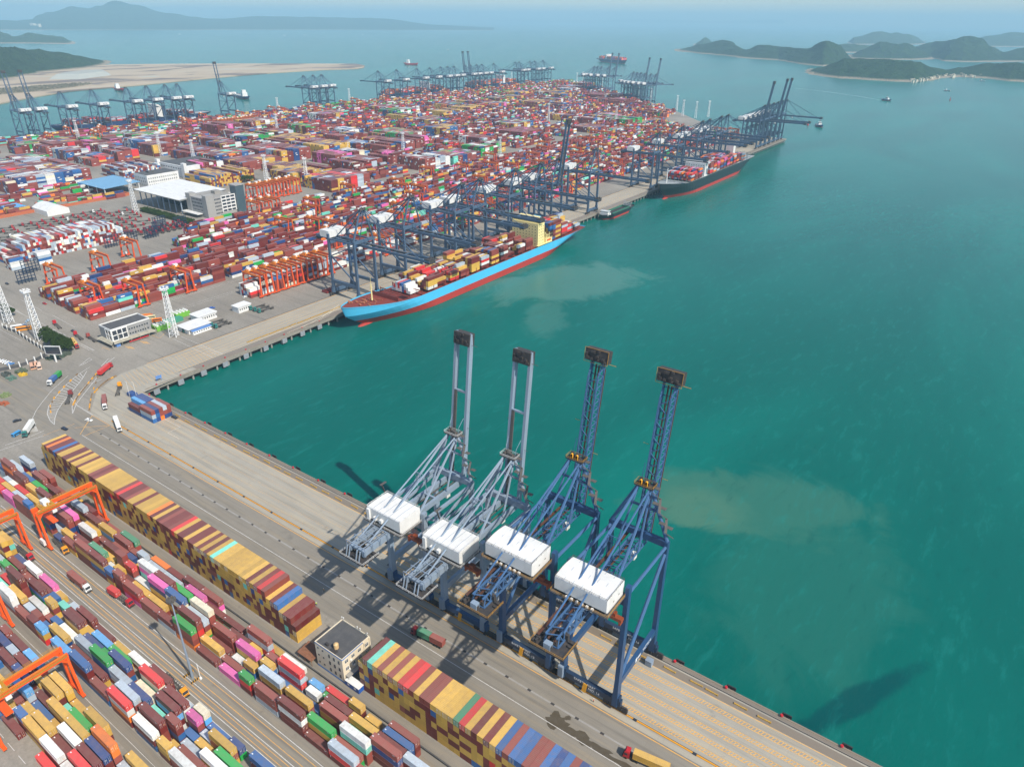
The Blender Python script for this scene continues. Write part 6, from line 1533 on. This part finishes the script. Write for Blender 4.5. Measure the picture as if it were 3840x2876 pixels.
road_truck((850, 880), (925, 980), 'b5202a', L40('y'), 'red truck with yellow container behind the round trees', cl='yellow container on the truck behind the round trees', z0=z2_)
for n_, (a, c) in enumerate((((1700, 960), (1640, 985)), ((1760, 940), (1650, 992)))):
    pass
# parked terminal tractors on the far quay
gq = 'terminal tractors parked on the far quay'
for n_, (cx_, cy_, k_) in enumerate(((1210, 1120, 1), (1360, 1075, 3), (1640, 975, 3))):
    for k in range(k_):
        p = at(*Dz(0, 600, 1.728, cx_ + k * 22, cy_ + k * 7)); truck('skeletal', '2f7a72', Vector((p.x + k * 1.2 - 2, p.y + 6, .01)), R(-92), f'teal terminal tractor with empty trailer, {ordn(k + 1)} of the {("lone", "nearer", "farther")[n_]} group on the quay', gq)
# the truck park
rp = random.Random(6); gp_ = 'red trucks waiting in the truck park'; n_ = 0
for r_ in range(9):
    x = -398 - r_ * 13.5; m_ = 13 if r_ < 7 else 11
    for k in range(m_):
        y = 96 + k * 11.5 + r_ * 2.0 + rp.uniform(-1.5, 1.5)
        if rp.random() < .07 or (x > -400 and y < 190): continue
        n_ += 1; hexc = rp.choice(['a8222a'] * 8 + ['e8e8e4', 'b84038'])
        truck('skeletal', hexc, Vector((x + rp.uniform(-1, 1), y, .01)), R(62) + rp.uniform(-.06, .06), f'{"white" if hexc[0] == "e" else "red"} truck with empty trailer, {ordn(k + 1)} from the left in {ordn(r_ + 1)} row of the truck park', gp_)
for r_ in range(3):
    for k in range(9):
        x, y = -372 + r_ * 12, 196 + k * 7.2 + r_ * 4
        truck('skeletal', 'a8222a', Vector((x, y, .01)), R(118), f'red truck with empty trailer, {ordn(k + 1)} from the left in {ordn(r_ + 1)} slanted row near the hedge', 'red trucks in slanted rows')
for (px, py, ch, lb, q) in ((215, 498, 'w', 'white', 'on a truck at the left of the truck park'), (500, 422, 'w', 'white', 'on a truck beside the canopy hedge'), (270, 505, 'm', 'maroon', 'on a truck in the middle of the truck park'), (305, 378, 'y', 'yellow', 'on a truck beyond the truck park'), (660, 455, 'b', 'red-brown', 'on a truck leaving by the hedge')):
    p = at(px * 1.0, py * 1.0); 
    p.z = .012; truck('skeletal', 'a8222a', p, R(75), f'red truck carrying a {lb} box {q[11:] if q.startswith("on a truck ") else q}', gT); loose_container(ch, 12.19, p + Vector((-1.6 * math.cos(R(75)), -1.6 * math.sin(R(75)), 1.44)), R(75), f'{lb} container {q}')
_cp = {}
def car(hexc, loc, rz, label, group, L=4.5, W=1.8, H=1.45, body='car'):
    key = (hexc, body)
    if key in _cp: return dup(_cp[key], loc, rz, label, group)
    t = empty(body, label, body, loc, rz, group); b = MB(); h = L / 2
    if body == 'car':
        b.hexa([(-h, -W / 2, .3), (h, -W / 2, .3), (h, W / 2, .3), (-h, W / 2, .3), (-h, -W / 2 * .95, .85), (h, -W / 2 * .92, .78), (h, W / 2 * .92, .78), (-h, W / 2 * .95, .85)])
        b.hexa([(-h * .9, -W / 2 * .94, .86), (h * .45, -W / 2 * .94, .84), (h * .45, W / 2 * .94, .84), (-h * .9, W / 2 * .94, .86), (-h * .62, -W / 2 * .76, H), (h * .12, -W / 2 * .76, H), (h * .12, W / 2 * .76, H), (-h * .62, W / 2 * .76, H)])
    else:
        b.hexa([(-h, -W / 2, .4), (h, -W / 2, .4), (h, W / 2, .4), (-h, W / 2, .4), (-h, -W / 2 * .96, H), (h * .97, -W / 2 * .96, H), (h * .97, W / 2 * .96, H), (-h, W / 2 * .96, H)])
        b.box(-h * .4, h * .2, -.7, .7, H, H + .25)
    bd_ = b.build('body', vmat(hexc), t); b = MB()
    if body == 'car':
        b.hexa([(h * .36, -W / 2 * .8, .93), (h * .43, -W / 2 * .8, .9), (h * .43, W / 2 * .8, .9), (h * .36, W / 2 * .8, .93), (h * .14, -W / 2 * .68, H - .06), (h * .18, -W / 2 * .68, H - .08), (h * .18, W / 2 * .68, H - .08), (h * .14, W / 2 * .68, H - .06)])
        b.hexa([(-h * .88, -W / 2 * .8, .95), (-h * .84, -W / 2 * .8, .95), (-h * .84, W / 2 * .8, .95), (-h * .88, W / 2 * .8, .95), (-h * .68, -W / 2 * .66, H - .05), (-h * .64, -W / 2 * .66, H - .05), (-h * .64, W / 2 * .66, H - .05), (-h * .68, W / 2 * .66, H - .05)])
        for s in (-1, 1): b.box(-h * .55, h * .1, min(s * W * .40, s * W * .455), max(s * W * .40, s * W * .455), .98, H - .2)
    else:
        b.box(h * .975, h + .02, -W / 2 * .85, W / 2 * .85, H * .45, H * .9)
        for s in (-1, 1): b.box(-h * .9, h * .85, min(s * W * .482, s * W * .51), max(s * W * .482, s * W * .51), H * .5, H * .85)
    b.build('window', M['glass'], bd_); wheel_set(t, [-h * .6, h * .62], W / 2 - .02, .33 if body == 'car' else .48)
    _cp[key] = t; return t
gc = 'cars and vans on the terminal roads'
def pcar(x, y, rz, hexc, label, z0=(0, 1350, 4.6083), body='car', **k):
    p = at(*Dz(*z0, x, y)); p.z = .012; return car(hexc, p, rz, label, gc, body=body, **k)
pcar(1540, 1050, R(20), 'e8e8e4', 'white car inside the yellow criss-cross box'); pcar(290, 1300, R(-70), '3f92c8', 'light blue van driving beside the green-cabbed truck', body='van', L=5.2, W=1.9, H=2.1)
pcar(300, 1060, R(80), '20242c', 'dark forklift-sized vehicle alone on the left road'); pcar(1120, 1200, R(10), '1d2638', 'dark blue car half hidden behind the end of the container wall')
pcar(1410, 925, R(5), '22262c', 'black car parked beside the quay corner stack', (400, 1400, 5.5225)); pcar(330, 650, R(-60), '9fb4c4', 'silver-blue car on the left service road', z2_)
pcar(868, 772, R(0), '22252a', 'black car on the left service road near the junction', z2_); pcar(530, 445, R(0), 'a8222a', 'red car beside the front containers', z2_); pcar(85, 210, R(0), '22252a', 'dark car near the white reefers at the left', z2_)
pcar(1925, 640, R(60), 'e8e8e4', 'white car in the small car park behind the junction office', z2_); pcar(1965, 690, R(60), '9fb4c4', 'silver car in the small car park behind the junction office', z2_)
pcar(1590, 890, R(100), 'e8e8e4', 'white car by the open-fronted hut', (0, 600, 1.728)); pcar(1345, 975, R(60), '22252a', 'black car beside the prefab office', (0, 600, 1.728)); pcar(1375, 962, R(60), '2a5fae', 'blue car beside the prefab office', (0, 600, 1.728)); pcar(1330, 985, R(60), 'e8e8e4', 'white car beside the prefab office', (0, 600, 1.728))
for n_, (x, y, hexc, lb) in enumerate(((1735, 600, 'd8861c', 'orange minibus, left of the trio by the junction office'), (1760, 608, 'd86a2a', 'red-orange minibus, middle of the trio by the junction office'), (1790, 618, 'd8cfa0', 'cream minibus, right of the trio by the junction office'), (1865, 650, 'e07a1c', 'orange minibus parked apart in the small car park'))):
    pcar(x, y, R(60), hexc, lb, z2_, 'bus', L=7.5, W=2.2, H=2.8)
pcar(230, 735, R(-118), 'e8e8e4', 'white coach parked beside the lattice mast', z2_, 'coach', L=11, W=2.5, H=3.3); pcar(285, 755, R(-118), 'e0922c', 'amber coach parked beside the white coach', z2_, 'coach', L=11, W=2.5, H=3.3)
for k in range(5): pcar(10 + k * 30, 1120 + k * 10, R(70), ['e8e8e4', 'e8e8e4', 'e8e8e4', 'dfe4ea', '4a7fb8'][k], f'{["white", "white", "white", "pale grey", "blue"][k]} car, {ordn(k + 1)} from the left in the staff car park', z2_)
for n_, (x, y, c, lb) in enumerate(((430, 1190, 'd8a888', 'stripped pink-white vehicle shell among the scrap'), (390, 1200, 'd0a080', 'rusty white vehicle shell beside the pink one'), (470, 1200, 'e0c0a8', 'pale vehicle shell at the right of the scrap row'))): pcar(x, y, R(-20), c, lb, z2_, 'shell', L=8, W=2.8, H=3.0)
# ------------------------------------------------------------------ lattice light masts, poles
def lattice_mast(H):
    t = empty('light_mast', 'x', 'light mast'); b = MB(); n = 11
    for k in range(n):
        z0, z1 = H * k / n, H * (k + 1) / n; w0, w1 = 2.5 - 1.3 * k / n, 2.5 - 1.3 * (k + 1) / n
        c0 = [(-w0, -w0, z0), (w0, -w0, z0), (w0, w0, z0), (-w0, w0, z0)]; c1 = [(-w1, -w1, z1), (w1, -w1, z1), (w1, w1, z1), (-w1, w1, z1)]
        for i in range(4):
            j = (i + 1) % 4; b.beam(c0[i], c1[i], .34); b.beam(c1[i], c1[j], .24); b.beam(c0[i], c1[j], .22)
    b.build('lattice_tower', M['mast'], t)
    b = MB(); b.box(-2.6, 2.6, -2.6, 2.6, H, H + .3); rails(b, [(-2.6, -2.6, H + .3), (2.6, -2.6, H + .3), (2.6, 2.6, H + .3), (-2.6, 2.6, H + .3), (-2.6, -2.6, H + .3)], 1.6, .09)
    b.build('lamp_platform', M['mast'], t)
    b = MB()
    for k in range(6):
        a = k * 1.047; b.obox((2.7 * math.cos(a), 2.7 * math.sin(a), H + 1.2), (.9, .9, .8), a)
    b.tube((0, 0, H), (0, 0, H + 3.5), .1, 5); b.build('floodlight', M['mast'], t); return t
LM = lattice_mast(38)
ms = [(at(88, 734), 'white lattice light mast standing beside the round trees'), (at(20, 697), 'white lattice light mast at the left edge beside the coaches'), (at(377, 727), 'white lattice light mast between the junction office and the site office'), (at(294, 459), 'white lattice light mast at the end of the gate hedge')]
gm = 'white lattice light masts'
for k, (px, py) in enumerate(((577, 395), (664, 402), (348, 338), (421, 357), (172, 307), (600, 290), (602, 248), (756, 224), (872, 337), (1185, 262), (1461, 240), (1474, 252), (1502, 256), (1529, 254), (1405, 222), (1347, 205), (1378, 220), (1300, 189), (1259, 180), (1246, 182), (991, 190), (1105, 175), (1001, 178), (1080, 348), (1330, 268))):
    ms.append((at(px, py), None))
for k, (p, lb) in enumerate(ms):
    p.z = 0; lb = lb or f'white lattice light mast out in the container yards, {ordn(k - 3)} counted outwards from the gate'
    if k == 0: LM.location = p; LM['label'] = lb; LM['group'] = gm
    else: dup(LM, p, R(17 * (k % 3)), lb, gm)
def pole(x, y, H, label, head=True):
    t = empty('light_pole', label, 'light pole', (x, y, 0), 0, 'slim yard light poles'); b = MB(); b.tube((0, 0, 0), (0, 0, H), .5, 12, .2); b.build('shaft', M['greyb'], t)
    b = MB()
    for k in range(8): a = k * .785; b.obox((1.3 * math.cos(a), 1.3 * math.sin(a), H - .4), (.8, .6, .9), a)
    b.tube((0, 0, H - .2), (0, 0, H + .1), 1.6, 12); b.build('lamp_head', M['grating'], t)
    b = MB()
    for k in range(10): b.box(-2.6, -2.2, -2 + k * .4, -1.8 + k * .4, 0, .9, lin('d8a020') if k % 2 else (.03, .03, .03)); b.box(2.2, 2.6, -2 + k * .4, -1.8 + k * .4, 0, .9, lin('d8a020') if k % 2 else (.03, .03, .03))
    b.build('guard', M['attr'], t); return t
pole(232.5, -113.3, 38.7, 'tall pale grey light pole between the truck lanes with striped guards'); p = at(50, 1660); pole(181.5, -163.4, 34, 'tall pale light pole cut off by the bottom left corner')
b = MB(); b.tube((235.5, -111.9, 0), (235.5, -111.9, 8), .14, 6); b.box(235.1, 235.9, -112.3, -111.5, 0, .8); tag(b.build('camera_post', M['white']), 'short white post beside the tall pale light pole', 'post')
for n_, (x, y, lb) in enumerate(((5.5, -7.2, 'nearest the water'), (1.5, -9.5, 'on the inland side'))):
    b = MB(); b.tube((x, y, 0), (x, y, 11), .12, 6); b.beam((x, y, 10.8), (x - 1.6, y, 11), .16); tag(b.build('lamp_post', M['white']), f'slim white lamp post at the quay corner, {lb}', 'lamp post')
# ------------------------------------------------------------------ quay furniture
gb_ = 'red bollards along the quay edges'; k = 0
BM = None
def bollard(x, y, label):
    global BM
    if BM is None:
        b = MB(); b.tube((0, 0, 0), (0, 0, .55), .42, 10, .34); b.tube((0, 0, .55), (0, 0, .85), .62, 10, .5); BM = b.build('bollard', M['red']); o = BM
    else: o = BM.copy(); C.objects.link(o)
    o.location = (x, y, .22); tag(o, label, 'bollard', gb_)
for k in range(22): bollard(9 + k * 20.4, -.62, f'red mooring bollard, {ordn(k + 1)} from the corner along the near quay')
for k in range(9): bollard(-.62, 10 + k * 17.5, f'red mooring bollard, {ordn(k + 1)} from the corner along the far quay')
FM = None
def fender(loc, rz, label, dims=(3.0, .5, 2.6), mt='tyre', grp='quay fenders'):
    b = MB(); b.box(-dims[0] / 2, dims[0] / 2, 0, dims[1], -dims[2], 0)
    for s in (-1, 1): b.tube((s * dims[0] / 4, -1.4, -dims[2] * .5), (s * dims[0] / 4, 0, -dims[2] * .5), .55, 8)
    o = b.build('fender', M[mt]); o.location = loc; o.rotation_euler = (0, 0, rz); tag(o, label, 'fender', grp)
for k in range(22): fender((10.5 + k * 20.4, 1.1, .2), 0, f'black fender panel, {ordn(k + 1)} from the corner along the near quay', (3.4, .5, 2.8))
M['fend'] = mat('grey_fender_face', (.26, .28, .3), .6, .5, (.1, .1, .1), .6)
for k in range(9): fender((1.4, 8 + k * 17.5, -1.6), R(-90), f'pale grey fender block, {ordn(k + 1)} from the corner along the far quay', (4.2, .7, 3.6), 'fend', 'pale fender blocks of the far quay')
gy = 'yellow bars lying along the quay edge'; rq = random.Random(9)
for k in range(40):
    x = 40 + k * 9.6 + rq.uniform(-1, 1)
    b = MB(); b.box(-2.2, 2.2, -.26, .26, 0, .35); b.box(-2.4, -2.2, -.36, .36, 0, .5); b.box(2.2, 2.4, -.36, .36, 0, .5)
    o = b.build('hatch_bar', M['barp']); o.location = (x + rq.uniform(-1.6, 1.6), -5.4 + rq.uniform(-.4, .4), .01); o.rotation_euler = (0, 0, rq.uniform(-.05, .05)); tag(o, f'worn yellow steel bar lying on the near quay, {ordn(k + 1)} from the corner', 'steel bar', gy)
for k in range(14):
    b = MB(); b.box(-.4, .4, -3, 3, 0, .45); 
    for q in range(5): b.box(-.55, .55, -2.8 + q * 1.35, -2.6 + q * 1.35, 0, .7)
    o = b.build('hatch_bar', M['barp']); o.location = (-11.5 + rq.uniform(-.3, .3), 92 + k * 6.8, .01); tag(o, f'yellow steel bar lying on the far quay, {ordn(k + 1)} from the junction', 'steel bar', gy)
# kerb blocks on the corner islands
gk = 'worn kerb blocks on the corner islands'; n_ = 0
for L_, nb, lb in ((trace_a((1690, 300), (1590, 600), (1560, 740), (1545, 860)), 10, 'inner curve beside the quay corner'), (trace_a((1660, 250), (1500, 440), (1340, 640), (1270, 770)), 16, 'middle island'), (trace_a((1330, 260), (1110, 470), (940, 660), (870, 800), (880, 900)), 9, 'outer striped island'), (trace_a((1990, 290), (1850, 360), (1740, 450), (1640, 560)), 9, 'upper bend of the quay corner')):
    for k in range(nb):
        f = k / (nb - 1) * (len(L_) - 1); i = min(int(f), len(L_) - 2); p = L_[i].lerp(L_[i + 1], f - i); d = L_[i + 1] - L_[i]
        b = MB(); b.obox((0, 0, 0), (2.2, .55, .7), 0); b.obox((0, 0, .7), (2.0, .35, .12), 0); o = b.build('kerb_block', M['yellow'] if rq.random() < .5 else mat('worn_block', lin('8a7050'), .9, .6) if 'worn_block' not in bpy.data.materials else bpy.data.materials['worn_block'])
        o.location = (p.x, p.y, .01); o.rotation_euler = (0, 0, math.atan2(d.y, d.x)); tag(o, f'worn concrete kerb block, {ordn(k + 1)} from the top along the {lb}', 'kerb block', gk)
b = MB(); b.box(-3, 3, -2, 2, 0, 2.2); b.box(-2.6, 2.6, -1.6, 1.6, 2.2, 2.5)
o = b.build('winch_shelter', mat('shelter_blue', lin('2a4f8a'), .6, .4)); o.location = (1, -7.5, .01); tag(o, 'small blue winch shelter at the quay corner', 'shelter')
b = MB(); b.tube((0, 0, 0), (0, 0, 2), .1, 6); b.tube((3, 0, 0), (3, 0, 2), .1, 6); b.box(-.4, 3.4, -.15, .15, 2, 4.2); o = b.build('sign_board', M['blueband']); o.location = (-5, 13, 0); o.rotation_euler = (0, 0, R(80)); tag(o, 'blue sign board on two legs near the quay corner', 'sign')
t = empty('display_screen', 'large dark display screen on a white post by the fence', 'display screen', tuple(at(*Dz(*z2_, 670, 1130))), R(35))
b = MB(); b.tube((0, 0, 0), (0, 0, 6), .6, 8); b.build('post', M['white'], t); b = MB(); b.box(-5.6, 5.6, -.4, .4, 6, 12.4); pn = b.build('frame', M['white'], t); b = MB(); b.box(-5.2, 5.2, -.46, -.41, 6.4, 12); b.build('screen', M['glass'], pn)
# fence along the staff car park
b = MB(); F = trace_b((40, 730), (200, 790), (330, 880), (460, 960), (580, 1040)); G2 = trace_b((580, 1040), (420, 1130), (240, 1190), (0, 1240))
t = empty('fence', 'white-posted fence around the staff car park at the left', 'fence', (0, 0, 0)); b = MB()
for L_ in (F, G2):
    for p, q in zip(L_, L_[1:]): b.beam(p + EZ * 1.3, q + EZ * 1.3, .2, 2.2)
b.build('panel', M['roofgrey'], t); b = MB()
for L_ in (F, G2):
    for p, q in zip(L_, L_[1:]):
        m_ = max(2, int((q - p).length / 6))
        for k in range(m_): a = p.lerp(q, k / m_); b.box(a.x - .35, a.x + .35, a.y - .35, a.y + .35, 0, 4.2)
b.build('post', M['white'], t)
# red spreader frames lying by the first far crane
b = MB(); b.box(-3.4, 3.4, -6, 6, .2, 1.2)
for k in range(5): b.box(-3.4, 3.4, -5.6 + k * 2.6, -5 + k * 2.6, 1.2, 2.2)
o = b.build('hatch_cover', mat('dull_red_steel', lin('7a2a26'), .6, .3)); o.location = (-49, 204, .01); tag(o, 'dull red steel frame lying behind the first crane of the far quay', 'steel frame')
# stacks of scrap and spare gear by the corner yard
gs = 'heaps of spare gear in the corner yard'
for n_, (x, y, hexc, lb) in enumerate(((600, 1090, '4a5a48', 'olive tarpaulin-covered heap beside the display screen'), (720, 1070, '46564a', 'second olive heap behind the display screen'), (780, 1040, '4a5448', 'olive heap nearest the round trees'), (250, 1250, '55604c', 'olive heap among the vehicle shells'))):
    p = at(*Dz(*z2_, x, y)); b = MB(); rb = random.Random(n_)
    for k in range(14): b.obox((rb.uniform(-3, 3), rb.uniform(-2.5, 2.5), 0), (rb.uniform(1, 3), rb.uniform(1, 2.5), rb.uniform(.6, 2.2)), rb.uniform(0, 3))
    o = b.build('gear_heap', mat('tarpaulin_' + lb.split()[0] + str(n_), lin(hexc), .9, .4)); o.location = (p.x, p.y, 0); tag(o, lb, 'gear heap', gs)
for n_, (x, y, hexc, lb) in enumerate(((120, 260, '46504c', 'dark heap of machinery parts by the left edge'), (200, 330, '5a7a6c', 'grey-green heap beside the dark machinery parts'), (400, 250, 'd8b020', 'bright yellow machine part beside the stripped shells'), (90, 620, '7a8a5a', 'green and yellow heap at the left edge'), (70, 760, 'a85a3a', 'rust-red heap at the left edge'))):
    p = at(*Dz(0, 1350, 4.6083, x, y)); b = MB(); rb = random.Random(n_ + 40)
    for k in range(16): b.obox((rb.uniform(-3, 3), rb.uniform(-2, 2), 0), (rb.uniform(.6, 2.4), rb.uniform(.6, 2), rb.uniform(.5, 2.0)), rb.uniform(0, 3))
    o = b.build('gear_heap', mat('gear_paint_' + str(n_), lin(hexc), .8, .5)); o.location = (p.x, p.y, 0); tag(o, lb, 'gear heap', gs)
# ------------------------------------------------------------------ trees
LEAF = hill_mat('leaf_green', (.065, .12, .022), (.12, .2, .04), (.16, .24, .06), .5)
TRUNK = mat('bark', (.09, .07, .05), .9, .4)
def tree(x, y, H, Rr, label, group, seed, n=900, palm=False):
    rt = random.Random(seed); t = empty('tree', label, 'tree', (x, y, 0), rt.uniform(0, 6), group)
    b = MB(); b.tube((0, 0, 0), (rt.uniform(-.3, .3), rt.uniform(-.3, .3), H * .5), .35, 8, .2)
    for k in range(6): a = k * 1.05 + rt.random(); b.tube((0, 0, H * (.3 + .04 * k)), (Rr * .6 * math.cos(a), Rr * .6 * math.sin(a), H * (.6 + .05 * k)), .14, 5, .05)
    b.build('trunk', TRUNK, t)
    cl = [(Rr * .62 * math.cos(k * 2.4) * math.sqrt((k + .5) / 14), Rr * .62 * math.sin(k * 2.4) * math.sqrt((k + .5) / 14), H * (.82 - .32 * (k / 14)) + rt.uniform(-.5, .5), Rr * rt.uniform(.3, .45)) for k in range(14)]
    b = MB()
    for i in range(n):
        cx_, cy_, cz_, r0 = rt.choice(cl); d = Vector((rt.gauss(0, 1), rt.gauss(0, 1), rt.gauss(0, 1))).normalized(); r = r0 * rt.uniform(.7, 1.08); p = Vector((cx_, cy_, cz_)) + Vector((d.x * r, d.y * r, d.z * r * .8))
        u = d.cross(Vector((rt.gauss(0, 1), rt.gauss(0, 1), rt.gauss(0, 1)))).normalized(); v = d.cross(u); s = rt.uniform(.25, .6); d2 = d * rt.uniform(-.25, .25)
        b.face([p - u * s - v * s * .6, p + u * s * .4 - v * s + d2, p + u * s + v * s * .5, p - u * s * .3 + v * s - d2])
    b.build('crown', LEAF, t); return t
for k, (x, y, r) in enumerate(((560, 800, 6.2), (640, 850, 6.5), (720, 880, 6.0), (790, 920, 6.2), (610, 880, 5.5), (700, 930, 5.6), (830, 960, 5))):
    p = at(*Dz(*z2_, x, y + 55)); tree(p.x, p.y, 9.5, r, f'dense round dark green tree, {ordn(k + 1)} from the left in the clump beside the screen', 'round trees by the junction', k)
for k, (x, y) in enumerate(((60, 520), (20, 500), (130, 560))):
    p = at(*Dz(*z2_, x, y + 30)); tree(p.x, p.y, 8, 5, f'round green tree, {("middle", "left", "right")[k]} of three at the foot of the left-edge mast', 'trees at the left edge', k + 20)
b = MB(); rt = random.Random(2)
for i in range(5200):
    x, y, z = rt.uniform(-462, -356), 265 + rt.uniform(-4.5, 4.5), rt.uniform(.2, 4.6) ; s = rt.uniform(.4, .9); u = Vector((rt.gauss(0, 1), rt.gauss(0, 1), rt.gauss(0, 1))).normalized(); v = u.orthogonal().normalized(); p = Vector((x, y, z)); b.face([p - u * s - v * s, p + u * s - v * s, p + u * s + v * s, p - u * s + v * s])
tag(b.build('hedge', LEAF), 'long clipped green hedge in front of the gate canopy', 'hedge')
for k, (px, py) in enumerate(((930, 382), (950, 385), (970, 390), (985, 400), (700, 404), (718, 408), (745, 408))):
    pp = (px * .57604 * 1.0, py) ; q = at((480 + (1200 + k * 45) / 3.16) * .57604, (560 + 395 / 3.16) * .57604); tree(q.x, q.y, 11, 6, f'bushy green tree behind the glazed tower, {ordn(k + 1)} from the left', 'trees behind the glazed tower', k + 50, 500)
# ------------------------------------------------------------------ people
def person(loc, rz, vest, label, pose=0):
    V = [(0, 0, .92), (0, 0, 1.18), (0, 0, 1.42), (0, 0, 1.54), (0, 0, 1.7), (-.2, 0, 1.42), (-.27, .03, 1.14), (-.25, .12 + .1 * pose, .92), (.2, 0, 1.42), (.27, .03, 1.14), (.25, .12, .92), (-.1, 0, .88), (-.11, .04, .48), (-.12, 0, .06), (-.12, .14, .03), (.1, 0, .88), (.12, -.04, .48), (.13, -.12, .06), (.13, .02, .03)]
    Ed = [(0, 1), (1, 2), (2, 3), (3, 4), (2, 5), (5, 6), (6, 7), (2, 8), (8, 9), (9, 10), (0, 11), (11, 12), (12, 13), (13, 14), (0, 15), (15, 16), (16, 17), (17, 18)]
    Rd = [.15, .15, .16, .06, .105, .075, .055, .04, .075, .055, .04, .1, .075, .05, .045, .1, .075, .05, .045]
    me = bpy.data.meshes.new('person'); me.from_pydata(V, Ed, []); o = bpy.data.objects.new('person', me); C.objects.link(o)
    md = o.modifiers.new('skin', 'SKIN'); sv = me.skin_vertices[0].data
    for i, r in enumerate(Rd): sv[i].radius = (r, r)
    sv[0].use_root = True; o.modifiers.new('sub', 'SUBSURF').levels = 1
    dg = bpy.context.evaluated_depsgraph_get(); m2 = bpy.data.meshes.new_from_object(o.evaluated_get(dg)); o.modifiers.clear(); o.data = m2; o.name = 'person'
    m2.materials.clear(); m2.materials.append(vmat('2a3040')); m2.materials.append(vmat(vest)); m2.materials.append(vmat('b08060'))
    for f in m2.polygons:
        z = f.center.z; f.material_index = 2 if z > 1.52 else 1 if z > .9 else 0
    o.location = loc; o.rotation_euler = (0, 0, rz); tag(o, label, 'person', 'workers on the quay')
    b = MB(); b.tube((0, 0, 1.74), (0, 0, 1.8), .14, 10, .11); b.tube((0, 0, 1.8), (0, 0, 1.86), .11, 10, .04); b.build('helmet', vmat('f0f0ea'), o)
p = at(*Dz(1050, 2250, 4.735, 650, 90)); person((p.x, p.y, .01), 1, 'c8e040', 'worker in a lime hi-vis vest at the corner of the long wall')
p = at(*Dz(1950, 2150, 3.0133, 830, 1450)); person((p.x, p.y, .01), 2, 'e05028', 'worker in orange overalls beside the sill of crane 14')
p = at(*Dz(900, 2100, 1.58, 497, 185)); person((p.x, p.y, .01), 0, 'd8a030', 'worker in amber vest standing on the road edge by the kerb'); 
b = MB(); b.box(-1.3, 1.3, -1.1, 1.1, .2, 2.6); b.box(-1.4, 1.4, -1.2, 1.2, 2.6, 2.75); o = b.build('switch_cabin', M['greyb']); p = at(*Dz(2000, 2050, 2.5486, 1105, 1125)); o.location = (p.x, p.y, 0); tag(o, 'small grey glass-sided cabin beside the seaward leg of crane 14', 'cabin')
# ------------------------------------------------------------------ the far container mass and the haze
o = BULK.build('shipping_containers', M['cont']); tag(o, 'countless mixed-colour shipping containers stacked across the far yards and ship decks', 'container', kind='stuff')
hz = MB(); hz.box(-39000, 39000, -39000, 39000, WZ - 3, 560)
hm = bpy.data.materials.new('pale_haze'); hm.use_nodes = True; t = hm.node_tree; t.nodes.clear(); ou = t.nodes.new('ShaderNodeOutputMaterial'); pv = t.nodes.new('ShaderNodeVolumePrincipled')
pv.inputs['Color'].default_value = (.45, .70, .86, 1); pv.inputs['Density'].default_value = HAZE; pv.inputs['Anisotropy'].default_value = .0; t.links.new(pv.outputs[0], ou.inputs['Volume'])
o = hz.build('haze', hm); tag(o, 'pale blue sea haze thickening towards the islands and mountains', 'haze', kind='stuff')
